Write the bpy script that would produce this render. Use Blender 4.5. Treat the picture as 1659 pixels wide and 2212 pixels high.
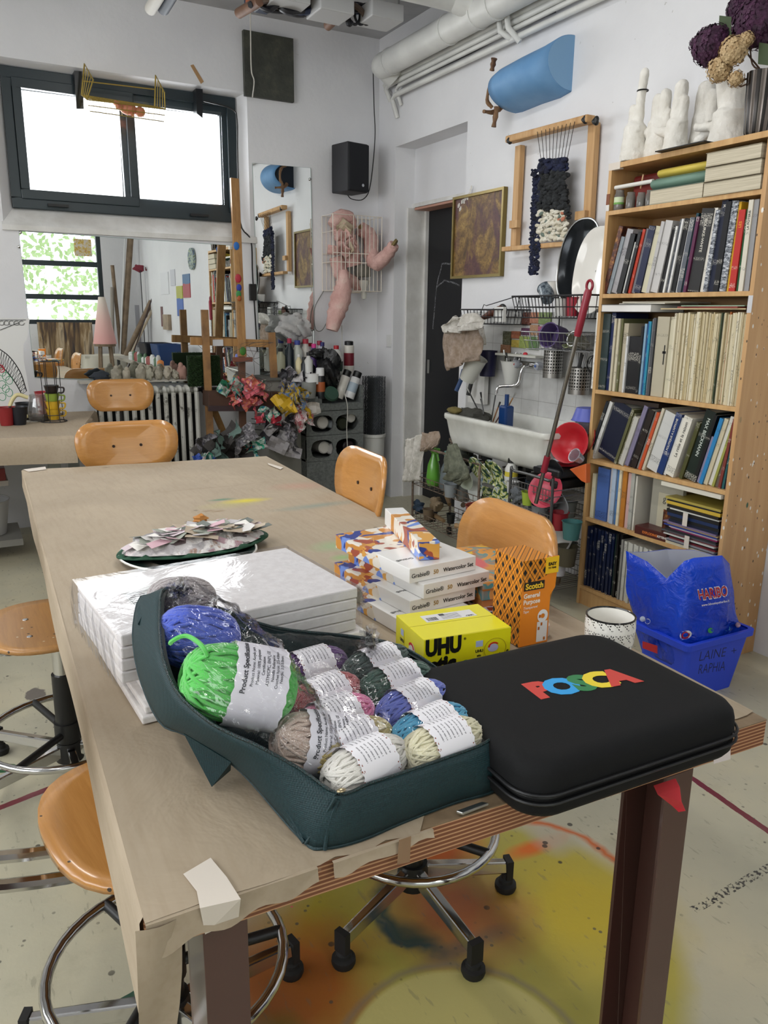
import bpy, bmesh, math, random
from mathutils import Vector, Matrix, Euler
random.seed(7)
for o in list(bpy.data.objects): bpy.data.objects.remove(o)
S = bpy.context.scene; COL = S.collection
R = math.radians; PI = math.pi
# ---------------------------------------------------------------- camera
F = 1701.4; EYE = 1.382
YAW, PIT, ROL = R(28.51), R(14.15), R(0.705)
FW = Vector((math.sin(YAW)*math.cos(PIT), math.cos(YAW)*math.cos(PIT), -math.sin(PIT)))
_r = Vector((math.cos(YAW), -math.sin(YAW), 0)); _u = _r.cross(FW)
RT = _r*math.cos(ROL)+_u*math.sin(ROL); UP = -_r*math.sin(ROL)+_u*math.cos(ROL)
cam = bpy.data.cameras.new('camera'); cam.sensor_fit = 'VERTICAL'; cam.sensor_height = 36; cam.lens = F/2212*36
cam.clip_start = .02
camo = bpy.data.objects.new('camera', cam); COL.objects.link(camo); S.camera = camo
camo.matrix_world = Matrix(((RT.x, UP.x, -FW.x, 0), (RT.y, UP.y, -FW.y, 0), (RT.z, UP.z, -FW.z, EYE), (0, 0, 0, 1)))
# ---------------------------------------------------------------- world, light, exposure
S.view_settings.view_transform = 'Standard'; S.view_settings.look = 'None'; S.view_settings.gamma = 1
S.view_settings.use_curve_mapping = False
S.view_settings.exposure = 0.0
W = bpy.data.worlds.new('sky'); S.world = W; W.use_nodes = True
W.node_tree.nodes['Background'].inputs[0].default_value = (.93, .97, 1, 1)
W.node_tree.nodes['Background'].inputs[1].default_value = 3.2
def area(name, loc, rot, sx, sy, power, col=(1, 1, 1)):
    l = bpy.data.lights.new(name, 'AREA'); l.shape = 'RECTANGLE'; l.size = sx; l.size_y = sy; l.energy = power; l.color = col
    o = bpy.data.objects.new(name, l); COL.objects.link(o); o.location = loc; o.rotation_euler = rot; return o
area('daylight_left_window', (-2.75, 1.6, 1.95), (0, R(-90), 0), 1.5, 4.6, 85, (.97, .985, 1))
area('daylight_back_window', (1.1, 5.8, 2.35), (R(-90), 0, 0), 1.5, .8, 30, (.95, .98, 1))
for k, (x, y) in enumerate(((-.9, .2), (-.9, 3.0), (1.0, -1.6), (1.3, 2.7))):  # ceiling tubes added as fill to brighten the room
    area('added_tube_light', (x, y, 3.14), (0, 0, 0), .12, 1.5, 19, (1, .985, .95))
# ---------------------------------------------------------------- helpers
def ray(px, py): return RT*((px-829.5)/F)-UP*((py-1106)/F)+FW
C0 = Vector((0, 0, EYE))
def az(px, py, z): d = ray(px, py); return C0+d*((z-EYE)/d.z)
def ax(px, py, X): d = ray(px, py); return C0+d*(X/d.x)
def ay(px, py, Y): d = ray(px, py); return C0+d*(Y/d.y)
def lin(c):
    if isinstance(c, str):
        c = [int(c[i:i+2], 16)/255 for i in (0, 2, 4)]
        c = [x/12.92 if x <= .04045 else ((x+.055)/1.055)**2.4 for x in c]
    return (c[0], c[1], c[2], 1)
_M = {}
def M(c, rough=.6, metal=0, **k):
    """plain material, cached"""
    key = (str(c), rough, metal, tuple(sorted(k.items())))
    if key in _M: return _M[key]
    m = bpy.data.materials.new('m_'+str(c)); m.use_nodes = True; n = m.node_tree; b = n.nodes['Principled BSDF']
    b.inputs['Base Color'].default_value = lin(c); b.inputs['Roughness'].default_value = rough; b.inputs['Metallic'].default_value = metal
    if 'trans' in k: b.inputs['Transmission Weight'].default_value = k['trans']
    if 'coat' in k: b.inputs['Coat Weight'].default_value = k['coat']; b.inputs['Coat Roughness'].default_value = .08
    if 'spec' in k: b.inputs['Specular IOR Level'].default_value = k['spec']
    if 'emit' in k: b.inputs['Emission Color'].default_value = lin(c); b.inputs['Emission Strength'].default_value = k['emit']
    if 'bump' in k:
        t = n.nodes.new('ShaderNodeTexNoise'); t.inputs['Scale'].default_value = k.get('bs', 30); t.inputs['Detail'].default_value = 4
        tc = n.nodes.new('ShaderNodeTexCoord'); n.links.new(tc.outputs['Object'], t.inputs['Vector'])
        bp = n.nodes.new('ShaderNodeBump'); bp.inputs['Strength'].default_value = k['bump']; bp.inputs['Distance'].default_value = .01
        n.links.new(t.outputs['Fac'], bp.inputs['Height']); n.links.new(bp.outputs[0], b.inputs['Normal'])
    _M[key] = m; return m
class NT:
    """small node-tree writer"""
    def __init__(s, name, rough=.6, metal=0):
        s.m = bpy.data.materials.new(name); s.m.use_nodes = True; s.t = s.m.node_tree; s.b = s.t.nodes['Principled BSDF']
        s.b.inputs['Roughness'].default_value = rough; s.b.inputs['Metallic'].default_value = metal
        s.o = s.n('ShaderNodeTexCoord').outputs['Object']
    def n(s, t, **k):
        x = s.t.nodes.new(t)
        for a, v in k.items():
            if a[0] == '_': setattr(x, a[1:], v)
            else: s.set(x.inputs[a.replace('_', ' ')], v)
        return x
    def set(s, i, v):
        if isinstance(v, bpy.types.NodeSocket): s.t.links.new(v, i)
        else: i.default_value = v
    def math(s, op, a, b=0, clamp=False):
        x = s.n('ShaderNodeMath', _operation=op, _use_clamp=clamp); s.set(x.inputs[0], a); s.set(x.inputs[1], b); return x.outputs[0]
    def map(s, loc=(0, 0, 0), scale=(1, 1, 1), rot=(0, 0, 0), v=None):
        x = s.n('ShaderNodeMapping', Location=loc, Scale=scale, Rotation=rot); s.set(x.inputs['Vector'], v or s.o); return x.outputs[0]
    def noise(s, scale, detail=3, v=None, rough=.55, dist=0):
        x = s.n('ShaderNodeTexNoise', Scale=scale, Detail=detail, Roughness=rough, Distortion=dist); s.set(x.inputs['Vector'], v or s.o); return x.outputs['Fac']
    def voro(s, scale, v=None, feat='F1', out='Distance', rnd=1):
        x = s.n('ShaderNodeTexVoronoi', _feature=feat, Scale=scale, Randomness=rnd); s.set(x.inputs['Vector'], v or s.o); return x.outputs[out]
    def ramp(s, f, *st, interp='LINEAR'):
        x = s.n('ShaderNodeValToRGB'); x.color_ramp.interpolation = interp; s.set(x.inputs[0], f); e = x.color_ramp.elements
        while len(e) < len(st): e.new(.5)
        for q, (p, c) in zip(e, st): q.position = p; q.color = lin(c) if not isinstance(c, (int, float)) else (c, c, c, 1)
        return x.outputs[0]
    def mix(s, f, a, b):
        x = s.n('ShaderNodeMix', _data_type='RGBA'); s.set(x.inputs[0], f)
        s.set(x.inputs[6], lin(a) if isinstance(a, str) else a); s.set(x.inputs[7], lin(b) if isinstance(b, str) else b); return x.outputs[2]
    def xyz(s, v=None):
        x = s.n('ShaderNodeSeparateXYZ'); s.set(x.inputs[0], v or s.o); return x.outputs
    def col(s, v): s.set(s.b.inputs['Base Color'], lin(v) if isinstance(v, str) else v); return s
    def bump(s, h, st=.3, d=.01): x = s.n('ShaderNodeBump', Strength=st, Distance=d); s.set(x.inputs['Height'], h); s.set(s.b.inputs['Normal'], x.outputs[0]); return s
    def blob(s, cx, cy, rx, ry, soft=.5, wob=.25, nscale=6, rot=0):
        """1 inside an ellipse on the xy plane, fading out"""
        v = s.map((0, 0, 0), (1, 1, 1), (0, 0, 0)); x = s.n('ShaderNodeVectorMath', _operation='SUBTRACT'); s.set(x.inputs[0], v); x.inputs[1].default_value = (cx, cy, 0)
        r = s.n('ShaderNodeVectorRotate', _rotation_type='Z_AXIS'); s.set(r.inputs['Vector'], x.outputs[0]); r.inputs['Angle'].default_value = -rot
        q = s.xyz(r.outputs[0]); a = s.math('MULTIPLY', q[0], 1/rx); b = s.math('MULTIPLY', q[1], 1/ry)
        d = s.math('SQRT', s.math('ADD', s.math('MULTIPLY', a, a), s.math('MULTIPLY', b, b)))
        d = s.math('ADD', d, s.math('MULTIPLY', s.math('SUBTRACT', s.noise(nscale, 3), .5), wob*2))
        return s.math('DIVIDE', s.math('SUBTRACT', 1, d), soft, True)
def noisy(name, c1, c2, scale, rough=.6, bump=0, lo=.35, hi=.65, metal=0, detail=4):
    t = NT(name, rough, metal); f = t.noise(scale, detail); t.col(t.ramp(f, (lo, c1), (hi, c2)))
    if bump: t.bump(t.noise(scale*3, 4), bump)
    return t.m
def wood(name, c1, c2, axis=2, scale=10, rough=.4, coat=0, stretch=.06):
    t = NT(name, rough); sc = [scale]*3; sc[axis] = scale*stretch
    v = t.map(scale=tuple(sc)); f = t.noise(2.2, 5, v, dist=.6); g = t.noise(12, 3, v)
    t.col(t.ramp(t.math('ADD', t.math('MULTIPLY', f, .7), t.math('MULTIPLY', g, .3)), (.35, c1), (.65, c2)))
    t.b.inputs['Coat Weight'].default_value = coat; t.b.inputs['Coat Roughness'].default_value = .12
    return t.m
def glass(name, tint='ffffff', gloss=.12, rough=.03, bump=0, bs=20, opaq=0, ocol='ffffff'):
    """thin clear sheet: mostly straight-through with glossy reflection"""
    m = bpy.data.materials.new(name); m.use_nodes = True; n = m.node_tree; n.nodes.remove(n.nodes['Principled BSDF']); out = n.nodes['Material Output']
    tr = n.nodes.new('ShaderNodeBsdfTransparent'); tr.inputs[0].default_value = lin(tint)
    gl = n.nodes.new('ShaderNodeBsdfGlossy'); gl.inputs['Roughness'].default_value = rough
    lw = n.nodes.new('ShaderNodeLayerWeight'); lw.inputs[0].default_value = .25
    mp = n.nodes.new('ShaderNodeMath'); mp.operation = 'MULTIPLY_ADD'; mp.inputs[1].default_value = .32; mp.inputs[2].default_value = gloss; mp.use_clamp = True
    mx = n.nodes.new('ShaderNodeMixShader'); n.links.new(lw.outputs['Fresnel'], mp.inputs[0]); n.links.new(mp.outputs[0], mx.inputs[0])
    n.links.new(tr.outputs[0], mx.inputs[1]); n.links.new(gl.outputs[0], mx.inputs[2]); last = mx.outputs[0]
    if opaq:
        df = n.nodes.new('ShaderNodeBsdfDiffuse'); df.inputs[0].default_value = lin(ocol); m2 = n.nodes.new('ShaderNodeMixShader'); m2.inputs[0].default_value = opaq
        n.links.new(last, m2.inputs[1]); n.links.new(df.outputs[0], m2.inputs[2]); last = m2.outputs[0]
    n.links.new(last, out.inputs[0])
    if bump:
        t = n.nodes.new('ShaderNodeTexNoise'); t.inputs['Scale'].default_value = bs; t.inputs['Detail'].default_value = 5; t.inputs['Distortion'].default_value = 1.5
        tc = n.nodes.new('ShaderNodeTexCoord'); n.links.new(tc.outputs['Object'], t.inputs['Vector'])
        bp = n.nodes.new('ShaderNodeBump'); bp.inputs['Strength'].default_value = bump; bp.inputs['Distance'].default_value = .01
        n.links.new(t.outputs['Fac'], bp.inputs['Height']); n.links.new(bp.outputs[0], gl.inputs['Normal'])
    return m
class MB:
    """collects faces of ONE mesh; build() links it as one object"""
    def __init__(s): s.v = []; s.f = []; s.mi = []; s.cur = 0
    def add(s, vs, fs):
        k = len(s.v); s.v += [tuple(x) for x in vs]; s.f += [tuple(i+k for i in f) for f in fs]; s.mi += [s.cur]*len(fs); return s
    def mat(s, i): s.cur = i; return s
    def box(s, a, b, rz=0, piv=None, mx=None):
        x0, y0, z0 = a; x1, y1, z1 = b
        vs = [Vector(p) for p in ((x0, y0, z0), (x1, y0, z0), (x1, y1, z0), (x0, y1, z0), (x0, y0, z1), (x1, y0, z1), (x1, y1, z1), (x0, y1, z1))]
        if rz: c = Vector(piv) if piv else Vector(((x0+x1)/2, (y0+y1)/2, 0)); m = Matrix.Rotation(rz, 3, 'Z'); vs = [m@(v-c)+c for v in vs]
        if mx: vs = [mx@v for v in vs]
        return s.add(vs, [(0, 3, 2, 1), (4, 5, 6, 7), (0, 1, 5, 4), (1, 2, 6, 5), (2, 3, 7, 6), (3, 0, 4, 7)])
    def ring(s, c, ax1, ax2, n): return [c+ax1*math.cos(2*PI*i/n)+ax2*math.sin(2*PI*i/n) for i in range(n)]
    def tube(s, pts, r, n=8, closed=False, caps=True):
        pts = [Vector(p) for p in pts]; rr = r if isinstance(r, (list, tuple)) else [r]*len(pts); L = len(pts); vs = []; prev = None
        for i, p in enumerate(pts):
            if closed: d = pts[(i+1) % L]-pts[i-1]
            else: d = pts[min(i+1, L-1)]-pts[max(i-1, 0)]
            d = d.normalized() if d.length > 1e-9 else Vector((0, 0, 1))
            if prev is None: u = d.orthogonal().normalized()
            else: u = prev-d*prev.dot(d); u = u.normalized() if u.length > 1e-6 else d.orthogonal().normalized()
            prev = u; w = d.cross(u); vs += s.ring(p, u*rr[i], w*rr[i], n)
        fs = []
        for i in range(L if closed else L-1):
            j = (i+1) % L
            for k in range(n): fs.append((i*n+k, i*n+(k+1) % n, j*n+(k+1) % n, j*n+k))
        if caps and not closed: fs += [tuple(range(n-1, -1, -1)), tuple(range((L-1)*n, L*n))]
        return s.add(vs, fs)
    def cyl(s, a, b, r, r2=None, n=20): return s.tube([a, b], [r, r if r2 is None else r2], n)
    def lathe(s, c, prof, n=28, mx=None, ang=2*PI):
        """prof [(r,z)] turned about z at c"""
        c = Vector(c); vs = []; full = abs(ang-2*PI) < 1e-6; k = n if full else n+1
        for r, z in prof:
            for i in range(k):
                a = ang*i/n; v = Vector((r*math.cos(a), r*math.sin(a), z)); vs.append(((mx@v) if mx else v)+c)
        fs = []
        for j in range(len(prof)-1):
            for i in range(n if full else n): 
                i2 = (i+1) % k; fs.append((j*k+i, j*k+i2, (j+1)*k+i2, (j+1)*k+i))
        s.add(vs, fs); return s
    def ell(s, c, rx, ry, rz, n=16, m=10, mx=None, f=None):
        c = Vector(c); vs = []; fs = []
        for j in range(m+1):
            t = PI*j/m
            for i in range(n):
                a = 2*PI*i/n; d = Vector((math.sin(t)*math.cos(a), math.sin(t)*math.sin(a), math.cos(t))); k = f(d) if f else 1
                v = Vector((d.x*rx, d.y*ry, d.z*rz))*k; vs.append(((mx@v) if mx else v)+c)
        for j in range(m):
            for i in range(n): fs.append((j*n+i, (j+1)*n+i, (j+1)*n+(i+1) % n, j*n+(i+1) % n))
        return s.add(vs, fs)
    def prism(s, poly, d, off=(0, 0, 0)):
        """poly: 3-D outline, extruded by vector d"""
        off = Vector(off); P = [Vector(p)+off for p in poly]; n = len(P); d = Vector(d)
        return s.add(P+[p+d for p in P], [tuple(range(n-1, -1, -1)), tuple(range(n, 2*n))]+[(i, (i+1) % n, n+(i+1) % n, n+i) for i in range(n)])
    def grid(s, fn, nu, nv, thick=0):
        vs = [Vector(fn(i/nu, j/nv)) for j in range(nv+1) for i in range(nu+1)]
        return s.add(vs, [(j*(nu+1)+i, j*(nu+1)+i+1, (j+1)*(nu+1)+i+1, (j+1)*(nu+1)+i) for j in range(nv) for i in range(nu)])
    def build(s, name, mats, parent=None, smooth=False, bevel=0, seg=2, solid=0, sub=0, ang=40):
        me = bpy.data.meshes.new(name); me.from_pydata(s.v, [], s.f); me.validate()
        for m in (mats if isinstance(mats, (list, tuple)) else [mats]): me.materials.append(m)
        if len(me.polygons) == len(s.mi): me.polygons.foreach_set('material_index', s.mi)
        o = bpy.data.objects.new(name, me); COL.objects.link(o)
        if not solid:
            bm = bmesh.new(); bm.from_mesh(me); bmesh.ops.remove_doubles(bm, verts=bm.verts, dist=1e-6); bmesh.ops.recalc_face_normals(bm, faces=bm.faces); bm.to_mesh(me); bm.free()
        if smooth: me.polygons.foreach_set('use_smooth', [True]*len(me.polygons)); me.set_sharp_from_angle(angle=R(ang))
        if parent: o.parent = parent
        if solid: q = o.modifiers.new('s', 'SOLIDIFY'); q.thickness = solid; q.offset = 0
        if sub: q = o.modifiers.new('u', 'SUBSURF'); q.levels = sub; q.render_levels = sub
        if bevel: q = o.modifiers.new('b', 'BEVEL'); q.width = bevel; q.segments = seg; q.limit_method = 'ANGLE'; q.angle_limit = R(40)
        return o
def tag(o, label, cat, group=None, kind=None):
    o['label'] = label; o['category'] = cat
    if group: o['group'] = group
    if kind: o['kind'] = kind
    return o
def T(name, label, cat, loc=(0, 0, 0), rz=0, group=None):
    o = bpy.data.objects.new(name, None); COL.objects.link(o); o.location = loc; o.rotation_euler = (0, 0, rz); o.empty_display_size = .05
    return tag(o, label, cat, group)
def struct(mb, name, m, label=None, **k):
    o = mb.build(name, m, **k); o['kind'] = 'structure'
    if label: o['label'] = label
    return o
def copy_tree(o, parent=None):
    c = o.copy(); COL.objects.link(c)
    if parent: c.parent = parent
    for ch in list(o.children): copy_tree(ch, c)
    return c
_fonts = {}
def text(s, name, m, parent, loc, mx, size, bold=0, depth=.0004, align='CENTER', sx=1, space=1, shear=0):
    """lettering as a thin mesh; mx: 3x3 whose columns are writing direction, up, outward"""
    cu = bpy.data.curves.new(name, 'FONT'); cu.body = s; cu.size = size; cu.align_x = align; cu.align_y = 'CENTER'; cu.extrude = depth; cu.offset = bold; cu.space_character = space; cu.shear = shear
    cu.resolution_u = 3; tmp = bpy.data.objects.new('t', cu); COL.objects.link(tmp); dg = bpy.context.evaluated_depsgraph_get(); dg.update()
    me = bpy.data.meshes.new_from_object(tmp.evaluated_get(dg)); bpy.data.objects.remove(tmp); me.materials.clear(); me.materials.append(m)
    A = mx.to_4x4() @ Matrix.Diagonal((sx, 1, 1, 1)); me.transform(Matrix.Translation(loc) @ A)
    o = bpy.data.objects.new(name, me); COL.objects.link(o)
    if parent: o.parent = parent
    return o
def basis(a, b):
    a = Vector(a).normalized(); b = Vector(b); b = (b-a*b.dot(a)).normalized(); c = a.cross(b); return Matrix((a, b, c)).transposed()
def wob(pts, n=6):
    """Catmull-Rom through points"""
    P = [Vector(p) for p in pts]; P = [P[0]*2-P[1]]+P+[P[-1]*2-P[-2]]; out = []
    for i in range(1, len(P)-2):
        for k in range(n):
            t = k/n; out.append(.5*((2*P[i])+(-P[i-1]+P[i+1])*t+(2*P[i-1]-5*P[i]+4*P[i+1]-P[i+2])*t*t+(-P[i-1]+3*P[i]-3*P[i+1]+P[i+2])*t**3))
    return out+[P[-2]]
def closed_curve(pts, n=5):
    P = [Vector(p) for p in pts]; L = len(P); out = []
    for i in range(L):
        a, b, c, d = P[i-1], P[i], P[(i+1) % L], P[(i+2) % L]
        for k in range(n):
            t = k/n; out.append(.5*((2*b)+(-a+c)*t+(2*a-5*b+4*c-d)*t*t+(-a+3*b-3*c+d)*t**3))
    return out
def rrect(w, h, r, n=5):
    """rounded rectangle outline in 2-D, centred"""
    o = []
    for cx, cy, a0 in ((w/2-r, h/2-r, 0), (-w/2+r, h/2-r, 90), (-w/2+r, -h/2+r, 180), (w/2-r, -h/2+r, 270)):
        for k in range(n+1): a = R(a0+90*k/n); o.append((cx+r*math.cos(a), cy+r*math.sin(a)))
    return o
# ---------------------------------------------------------------- shared materials
WALL = noisy('white_wall_paint', 'd9d9dc', 'e6e6e8', 3, .75, .12)
def wall_mat():
    t = NT('white_wall', .75); f = t.noise(2.2, 4); c = t.ramp(f, (.3, 'dedee1'), (.7, 'e6e6e8'))
    s = t.noise(38, 2); sp = t.ramp(s, (.74, 0.0), (.76, 1.0)); k = t.math('MULTIPLY', sp, t.ramp(t.noise(3, 2), (.5, 0.0), (.62, .6)))
    t.col(t.mix(k, c, '9a958c')); t.bump(t.noise(9, 5), .22, .02); return t.m
WALL = wall_mat()
TRIMW = noisy('chipped_white_trim', 'cfcdc8', 'e2e1de', 7, .6, .2)
CHROME = M('c8c8c8', .12, 1); STEEL = M('a8a8a6', .32, 1); BLACKP = M('141414', .45); BLACKR = M('181818', .7)
BEECH = wood('varnished_beech_plywood', 'b27c40', 'c28b4c', 1, 34, .24, .45, .05)
BEECHX = wood('worn_beech_seat', 'a87a48', 'bb8a52', 1, 34, .4, .15, .05)
def specks(src, name):
    m = src.copy(); m.name = name; n = m.node_tree; b = n.nodes['Principled BSDF']; l = b.inputs['Base Color'].links[0].from_socket; last = l; tc = n.nodes.new('ShaderNodeTexCoord')
    for sc, th, colr in ((26, .10, '3a2a1c'), (19, .07, 'd8cdb0'), (7, .045, 'c8a020')):
        v = n.nodes.new('ShaderNodeTexVoronoi'); v.inputs['Scale'].default_value = sc; n.links.new(tc.outputs['Object'], v.inputs['Vector']); k = n.nodes.new('ShaderNodeMath'); k.operation = 'LESS_THAN'; k.inputs[1].default_value = th; n.links.new(v.outputs['Distance'], k.inputs[0])
        x = n.nodes.new('ShaderNodeMix'); x.data_type = 'RGBA'; n.links.new(k.outputs[0], x.inputs[0]); n.links.new(last, x.inputs[6]); x.inputs[7].default_value = lin(colr); last = x.outputs[2]
    n.links.new(last, b.inputs['Base Color']); return m
BEECHX = specks(BEECHX, 'worn_speckled_beech'); BEECHS = specks(BEECH, 'speckled_beech')
SHELFW = wood('bookcase_beech_veneer', 'b98f5c', 'cfa873', 2, 7, .45)
PINE = wood('raw_pine', 'b58a58', 'cfa878', 2, 12, .6)
EASELW = wood('stained_easel_beech', '8a6238', 'b58a54', 2, 12, .5)
PAPER_W = M('e6e4e0', .8); CREAM = M('d8cfb8', .8); WHITEP = M('e4e2de', .5)
# ---------------------------------------------------------------- floor
def floor_mat():
    t = NT('painted_concrete_floor', .42)
    c = t.ramp(t.noise(1.6, 5), (.3, 'a8a592'), (.5, 'b8b39c'), (.7, 'c5bc9f'))
    c = t.mix(t.ramp(t.noise(5, 6, rough=.7), (.55, 0.0), (.75, .55)), c, '99957f')
    def over(c, f, col): return t.mix(f, c, col)
    # painted sun: big soft disc with colours, then the pale inner disc
    c = over(c, t.blob(.92, 1.2, .47, .47, .12, .05, 5), 'a89f4c')
    c = over(c, t.math('MULTIPLY', t.blob(1.2, 1.17, .24, .28, .7, .25, 6), .75), 'c8ae24')
    c = over(c, t.math('MULTIPLY', t.blob(.60, 1.42, .2, .25, .7, .3, 6), .75), '9c8a28')
    c = over(c, t.math('MULTIPLY', t.blob(.50, 1.30, .22, .26, .6, .3, 5), .95), 'a05c28')
    c = over(c, t.math('MULTIPLY', t.blob(.92, 1.33, .22, .26, .75, .3, 7), .95), 'a8603a')
    c = over(c, t.math('MULTIPLY', t.blob(1.24, 1.41, .12, .035, .7, .3, 9), 1), 'd2691e')
    c = over(c, t.math('MULTIPLY', t.blob(1.0, 1.5, .16, .08, .8, .3, 9), 1), 'c4601f')
    c = over(c, t.math('MULTIPLY', t.blob(1.3, 1.43, .07, .1, .7, .3, 9), .8), 'b3ab98')
    c = over(c, t.math('MULTIPLY', t.blob(.42, 1.16, .08, .1, .7, .3, 7), .9), '5f6b2c')
    c = over(c, t.math('MULTIPLY', t.blob(1.05, .95, .16, .07, .9, .3, 7), .7), '8f8a3c')
    # outer orange rim
    def ringf(cx, cy, r, w, wobb=.05):
        x = t.n('ShaderNodeVectorMath', _operation='DISTANCE'); t.set(x.inputs[0], t.map(scale=(1, 1, 0))); x.inputs[1].default_value = (cx, cy, 0)
        d = t.math('ADD', x.outputs['Value'], t.math('MULTIPLY', t.math('SUBTRACT', t.noise(9, 3), .5), wobb))
        return t.math('SUBTRACT', 1, t.math('DIVIDE', t.math('ABSOLUTE', t.math('SUBTRACT', d, r)), w), True)
    c = over(c, t.math('MULTIPLY', ringf(1.12, 1.3, .27, .018), t.blob(1.4, 1.38, .2, .22, .3, .1)), 'c2622a')
    c = over(c, t.math('MULTIPLY', ringf(.86, 1.36, .11, .03, .1), t.blob(.76, 1.36, .11, .2, .4, .2)), '2f4540')
    c = over(c, t.math('MULTIPLY', t.blob(.78, 1.30, .05, .13, .8, .35, 9, .5), .85), '3c4a42')
    c = over(c, t.math('MULTIPLY', t.blob(.88, 1.21, .16, .035, .8, .3, 9), .7), '6a5a50')
    c = over(c, t.math('MULTIPLY', ringf(.9, 1.38, .17, .02, .1), t.blob(.76, 1.28, .09, .14, .4, .2)), '34484a')
    c = over(c, t.blob(.71, .96, .235, .24, .05, .01, 4), 'c3ba76')
    c = over(c, t.math('MULTIPLY', ringf(.709, .962, .246, .014, .02), .6), '7d756a')
    # red court line and green marks
    x = t.xyz()
    def line(p, q, w):
        dx, dy = q[0]-p[0], q[1]-p[1]; L = math.hypot(dx, dy)
        a = t.math('ADD', t.math('MULTIPLY', t.math('SUBTRACT', x[0], p[0]), -dy/L), t.math('MULTIPLY', t.math('SUBTRACT', x[1], p[1]), dx/L))
        a = t.math('ADD', a, t.math('MULTIPLY', t.math('SUBTRACT', t.noise(25, 3), .5), w*.8))
        b = t.math('ADD', t.math('MULTIPLY', t.math('SUBTRACT', x[0], p[0]), dx/L), t.math('MULTIPLY', t.math('SUBTRACT', x[1], p[1]), dy/L))
        k = t.math('LESS_THAN', t.math('ABSOLUTE', a), w); k = t.math('MULTIPLY', k, t.math('GREATER_THAN', b, 0)); return t.math('MULTIPLY', k, t.math('LESS_THAN', b, L))
    c = over(c, line((1.84, .9), (1.90, 1.75), .011), '6e2430')
    c = over(c, line((-.5, 2.12), (.13, 2.29), .012), '7a2a35')
    c = over(c, line((.05, 1.39), (.21, 1.43), .007), '2d5040')
    for g in ((.015, 2.461, .03), (.35, 2.9, .02)): c = over(c, t.blob(g[0], g[1], g[2], g[2]*.8, .1, .3, 20), '1f5a35')
    c = over(c, t.blob(.143, 2.942, .035, .06, .1, .5, 25), '6b645c')
    d = t.math('MULTIPLY', line((1.43, 1.05), (1.76, 1.065), .012), t.ramp(t.noise(90, 3), (.5, 0.0), (.56, 1.0)))
    c = over(c, d, '3a3834')
    # drips and specks
    v = t.voro(13); w = t.ramp(v, (.085, 1.0), (.11, 0.0)); c = over(c, t.math('MULTIPLY', w, t.ramp(t.noise(4, 2), (.52, 0.0), (.58, .85))), '2f2d2a')
    v = t.voro(34, t.map(loc=(3, 1, 0))); w = t.ramp(v, (.12, 1.0), (.17, 0.0)); c = over(c, t.math('MULTIPLY', w, t.ramp(t.noise(5, 2, t.map(loc=(5, 5, 0))), (.5, 0.0), (.6, .8))), '4c4a42')
    v = t.voro(9, t.map(loc=(7, 3, 0))); w = t.ramp(v, (.04, 1.0), (.05, 0.0)); c = over(c, t.math('MULTIPLY', w, t.blob(.8, 1.35, .5, .3, .1, .1)), 'd2506a')
    c = over(c, t.math('MULTIPLY', t.ramp(t.noise(60, 5, t.map(scale=(1, .25, 1), rot=(0, 0, .6))), (.62, 0.0), (.68, .35))
        , 1), '6f6b5c')
    t.col(c); t.bump(t.noise(40, 4), .08); return t.m
XW, YB, ZC, XL, YF = 2.887, 5.466, 3.25, -2.6, -3.2
struct(MB().box((XL-.2, YF-.2, -.1), (3.6, YB+.3, 0)), 'floor', floor_mat(), 'painted concrete floor with yellow and orange spray paint')
struct(MB().box((XL-.2, YF-.2, ZC), (3.6, YB+.3, ZC+.1)), 'ceiling', noisy('grey_ceiling', 'a9a9ab', 'b8b8ba', 4, .8, .1), 'grey white ceiling')
# back wall with the window opening (x .36-1.93, z 1.9-2.82)
wx0, wx1, wz0, wz1 = .36, 1.90, 1.865, 2.785
b = MB(); t_ = .09
b.box((XL-.2, YB, 0), (wx0, YB+t_, ZC)).box((wx1, YB, 0), (XW+.75, YB+t_, ZC)).box((wx0, YB, 0), (wx1, YB+t_, wz0)).box((wx0, YB, wz1), (wx1, YB+t_, ZC))
A, B, Y2 = (wx0, wx1, wz0, wz1), (.425, 1.84, 1.975, 2.757), YB+t_
o4 = [(A[0], YB, A[2]), (A[1], YB, A[2]), (A[1], YB, A[3]), (A[0], YB, A[3])]; i4 = [(B[0], Y2, B[2]), (B[1], Y2, B[2]), (B[1], Y2, B[3]), (B[0], Y2, B[3])]
b.add(o4+i4, [(i, (i+1) % 4, 4+(i+1) % 4, 4+i) for i in (1, 2, 3)])
b.box((-2.8, YB+t_, -.1), (B[0]-.0, YB+.25, ZC)).box((B[1], YB+t_, 0), (XW+.75, YB+.25, ZC)).box((B[0], YB+t_, 0), (B[1], YB+.25, B[2])).box((B[0], YB+t_, B[3]), (B[1], YB+.25, ZC))
struct(b, 'wall_back', WALL, 'white wall with the high window')
b = MB(); b.prism([(A[0]-.01, YB-.02, A[2]-.025), (A[0]-.01, YB-.02, A[2]+.005), (A[0]-.01, Y2, B[2]), (A[0]-.01, Y2, A[2]-.03)], (A[1]-A[0]+.05, 0, 0)); struct(b, 'trim_1', TRIMW, 'chipped white sloping sill under the high window')
wx0, wx1, wz0, wz1 = B
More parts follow.
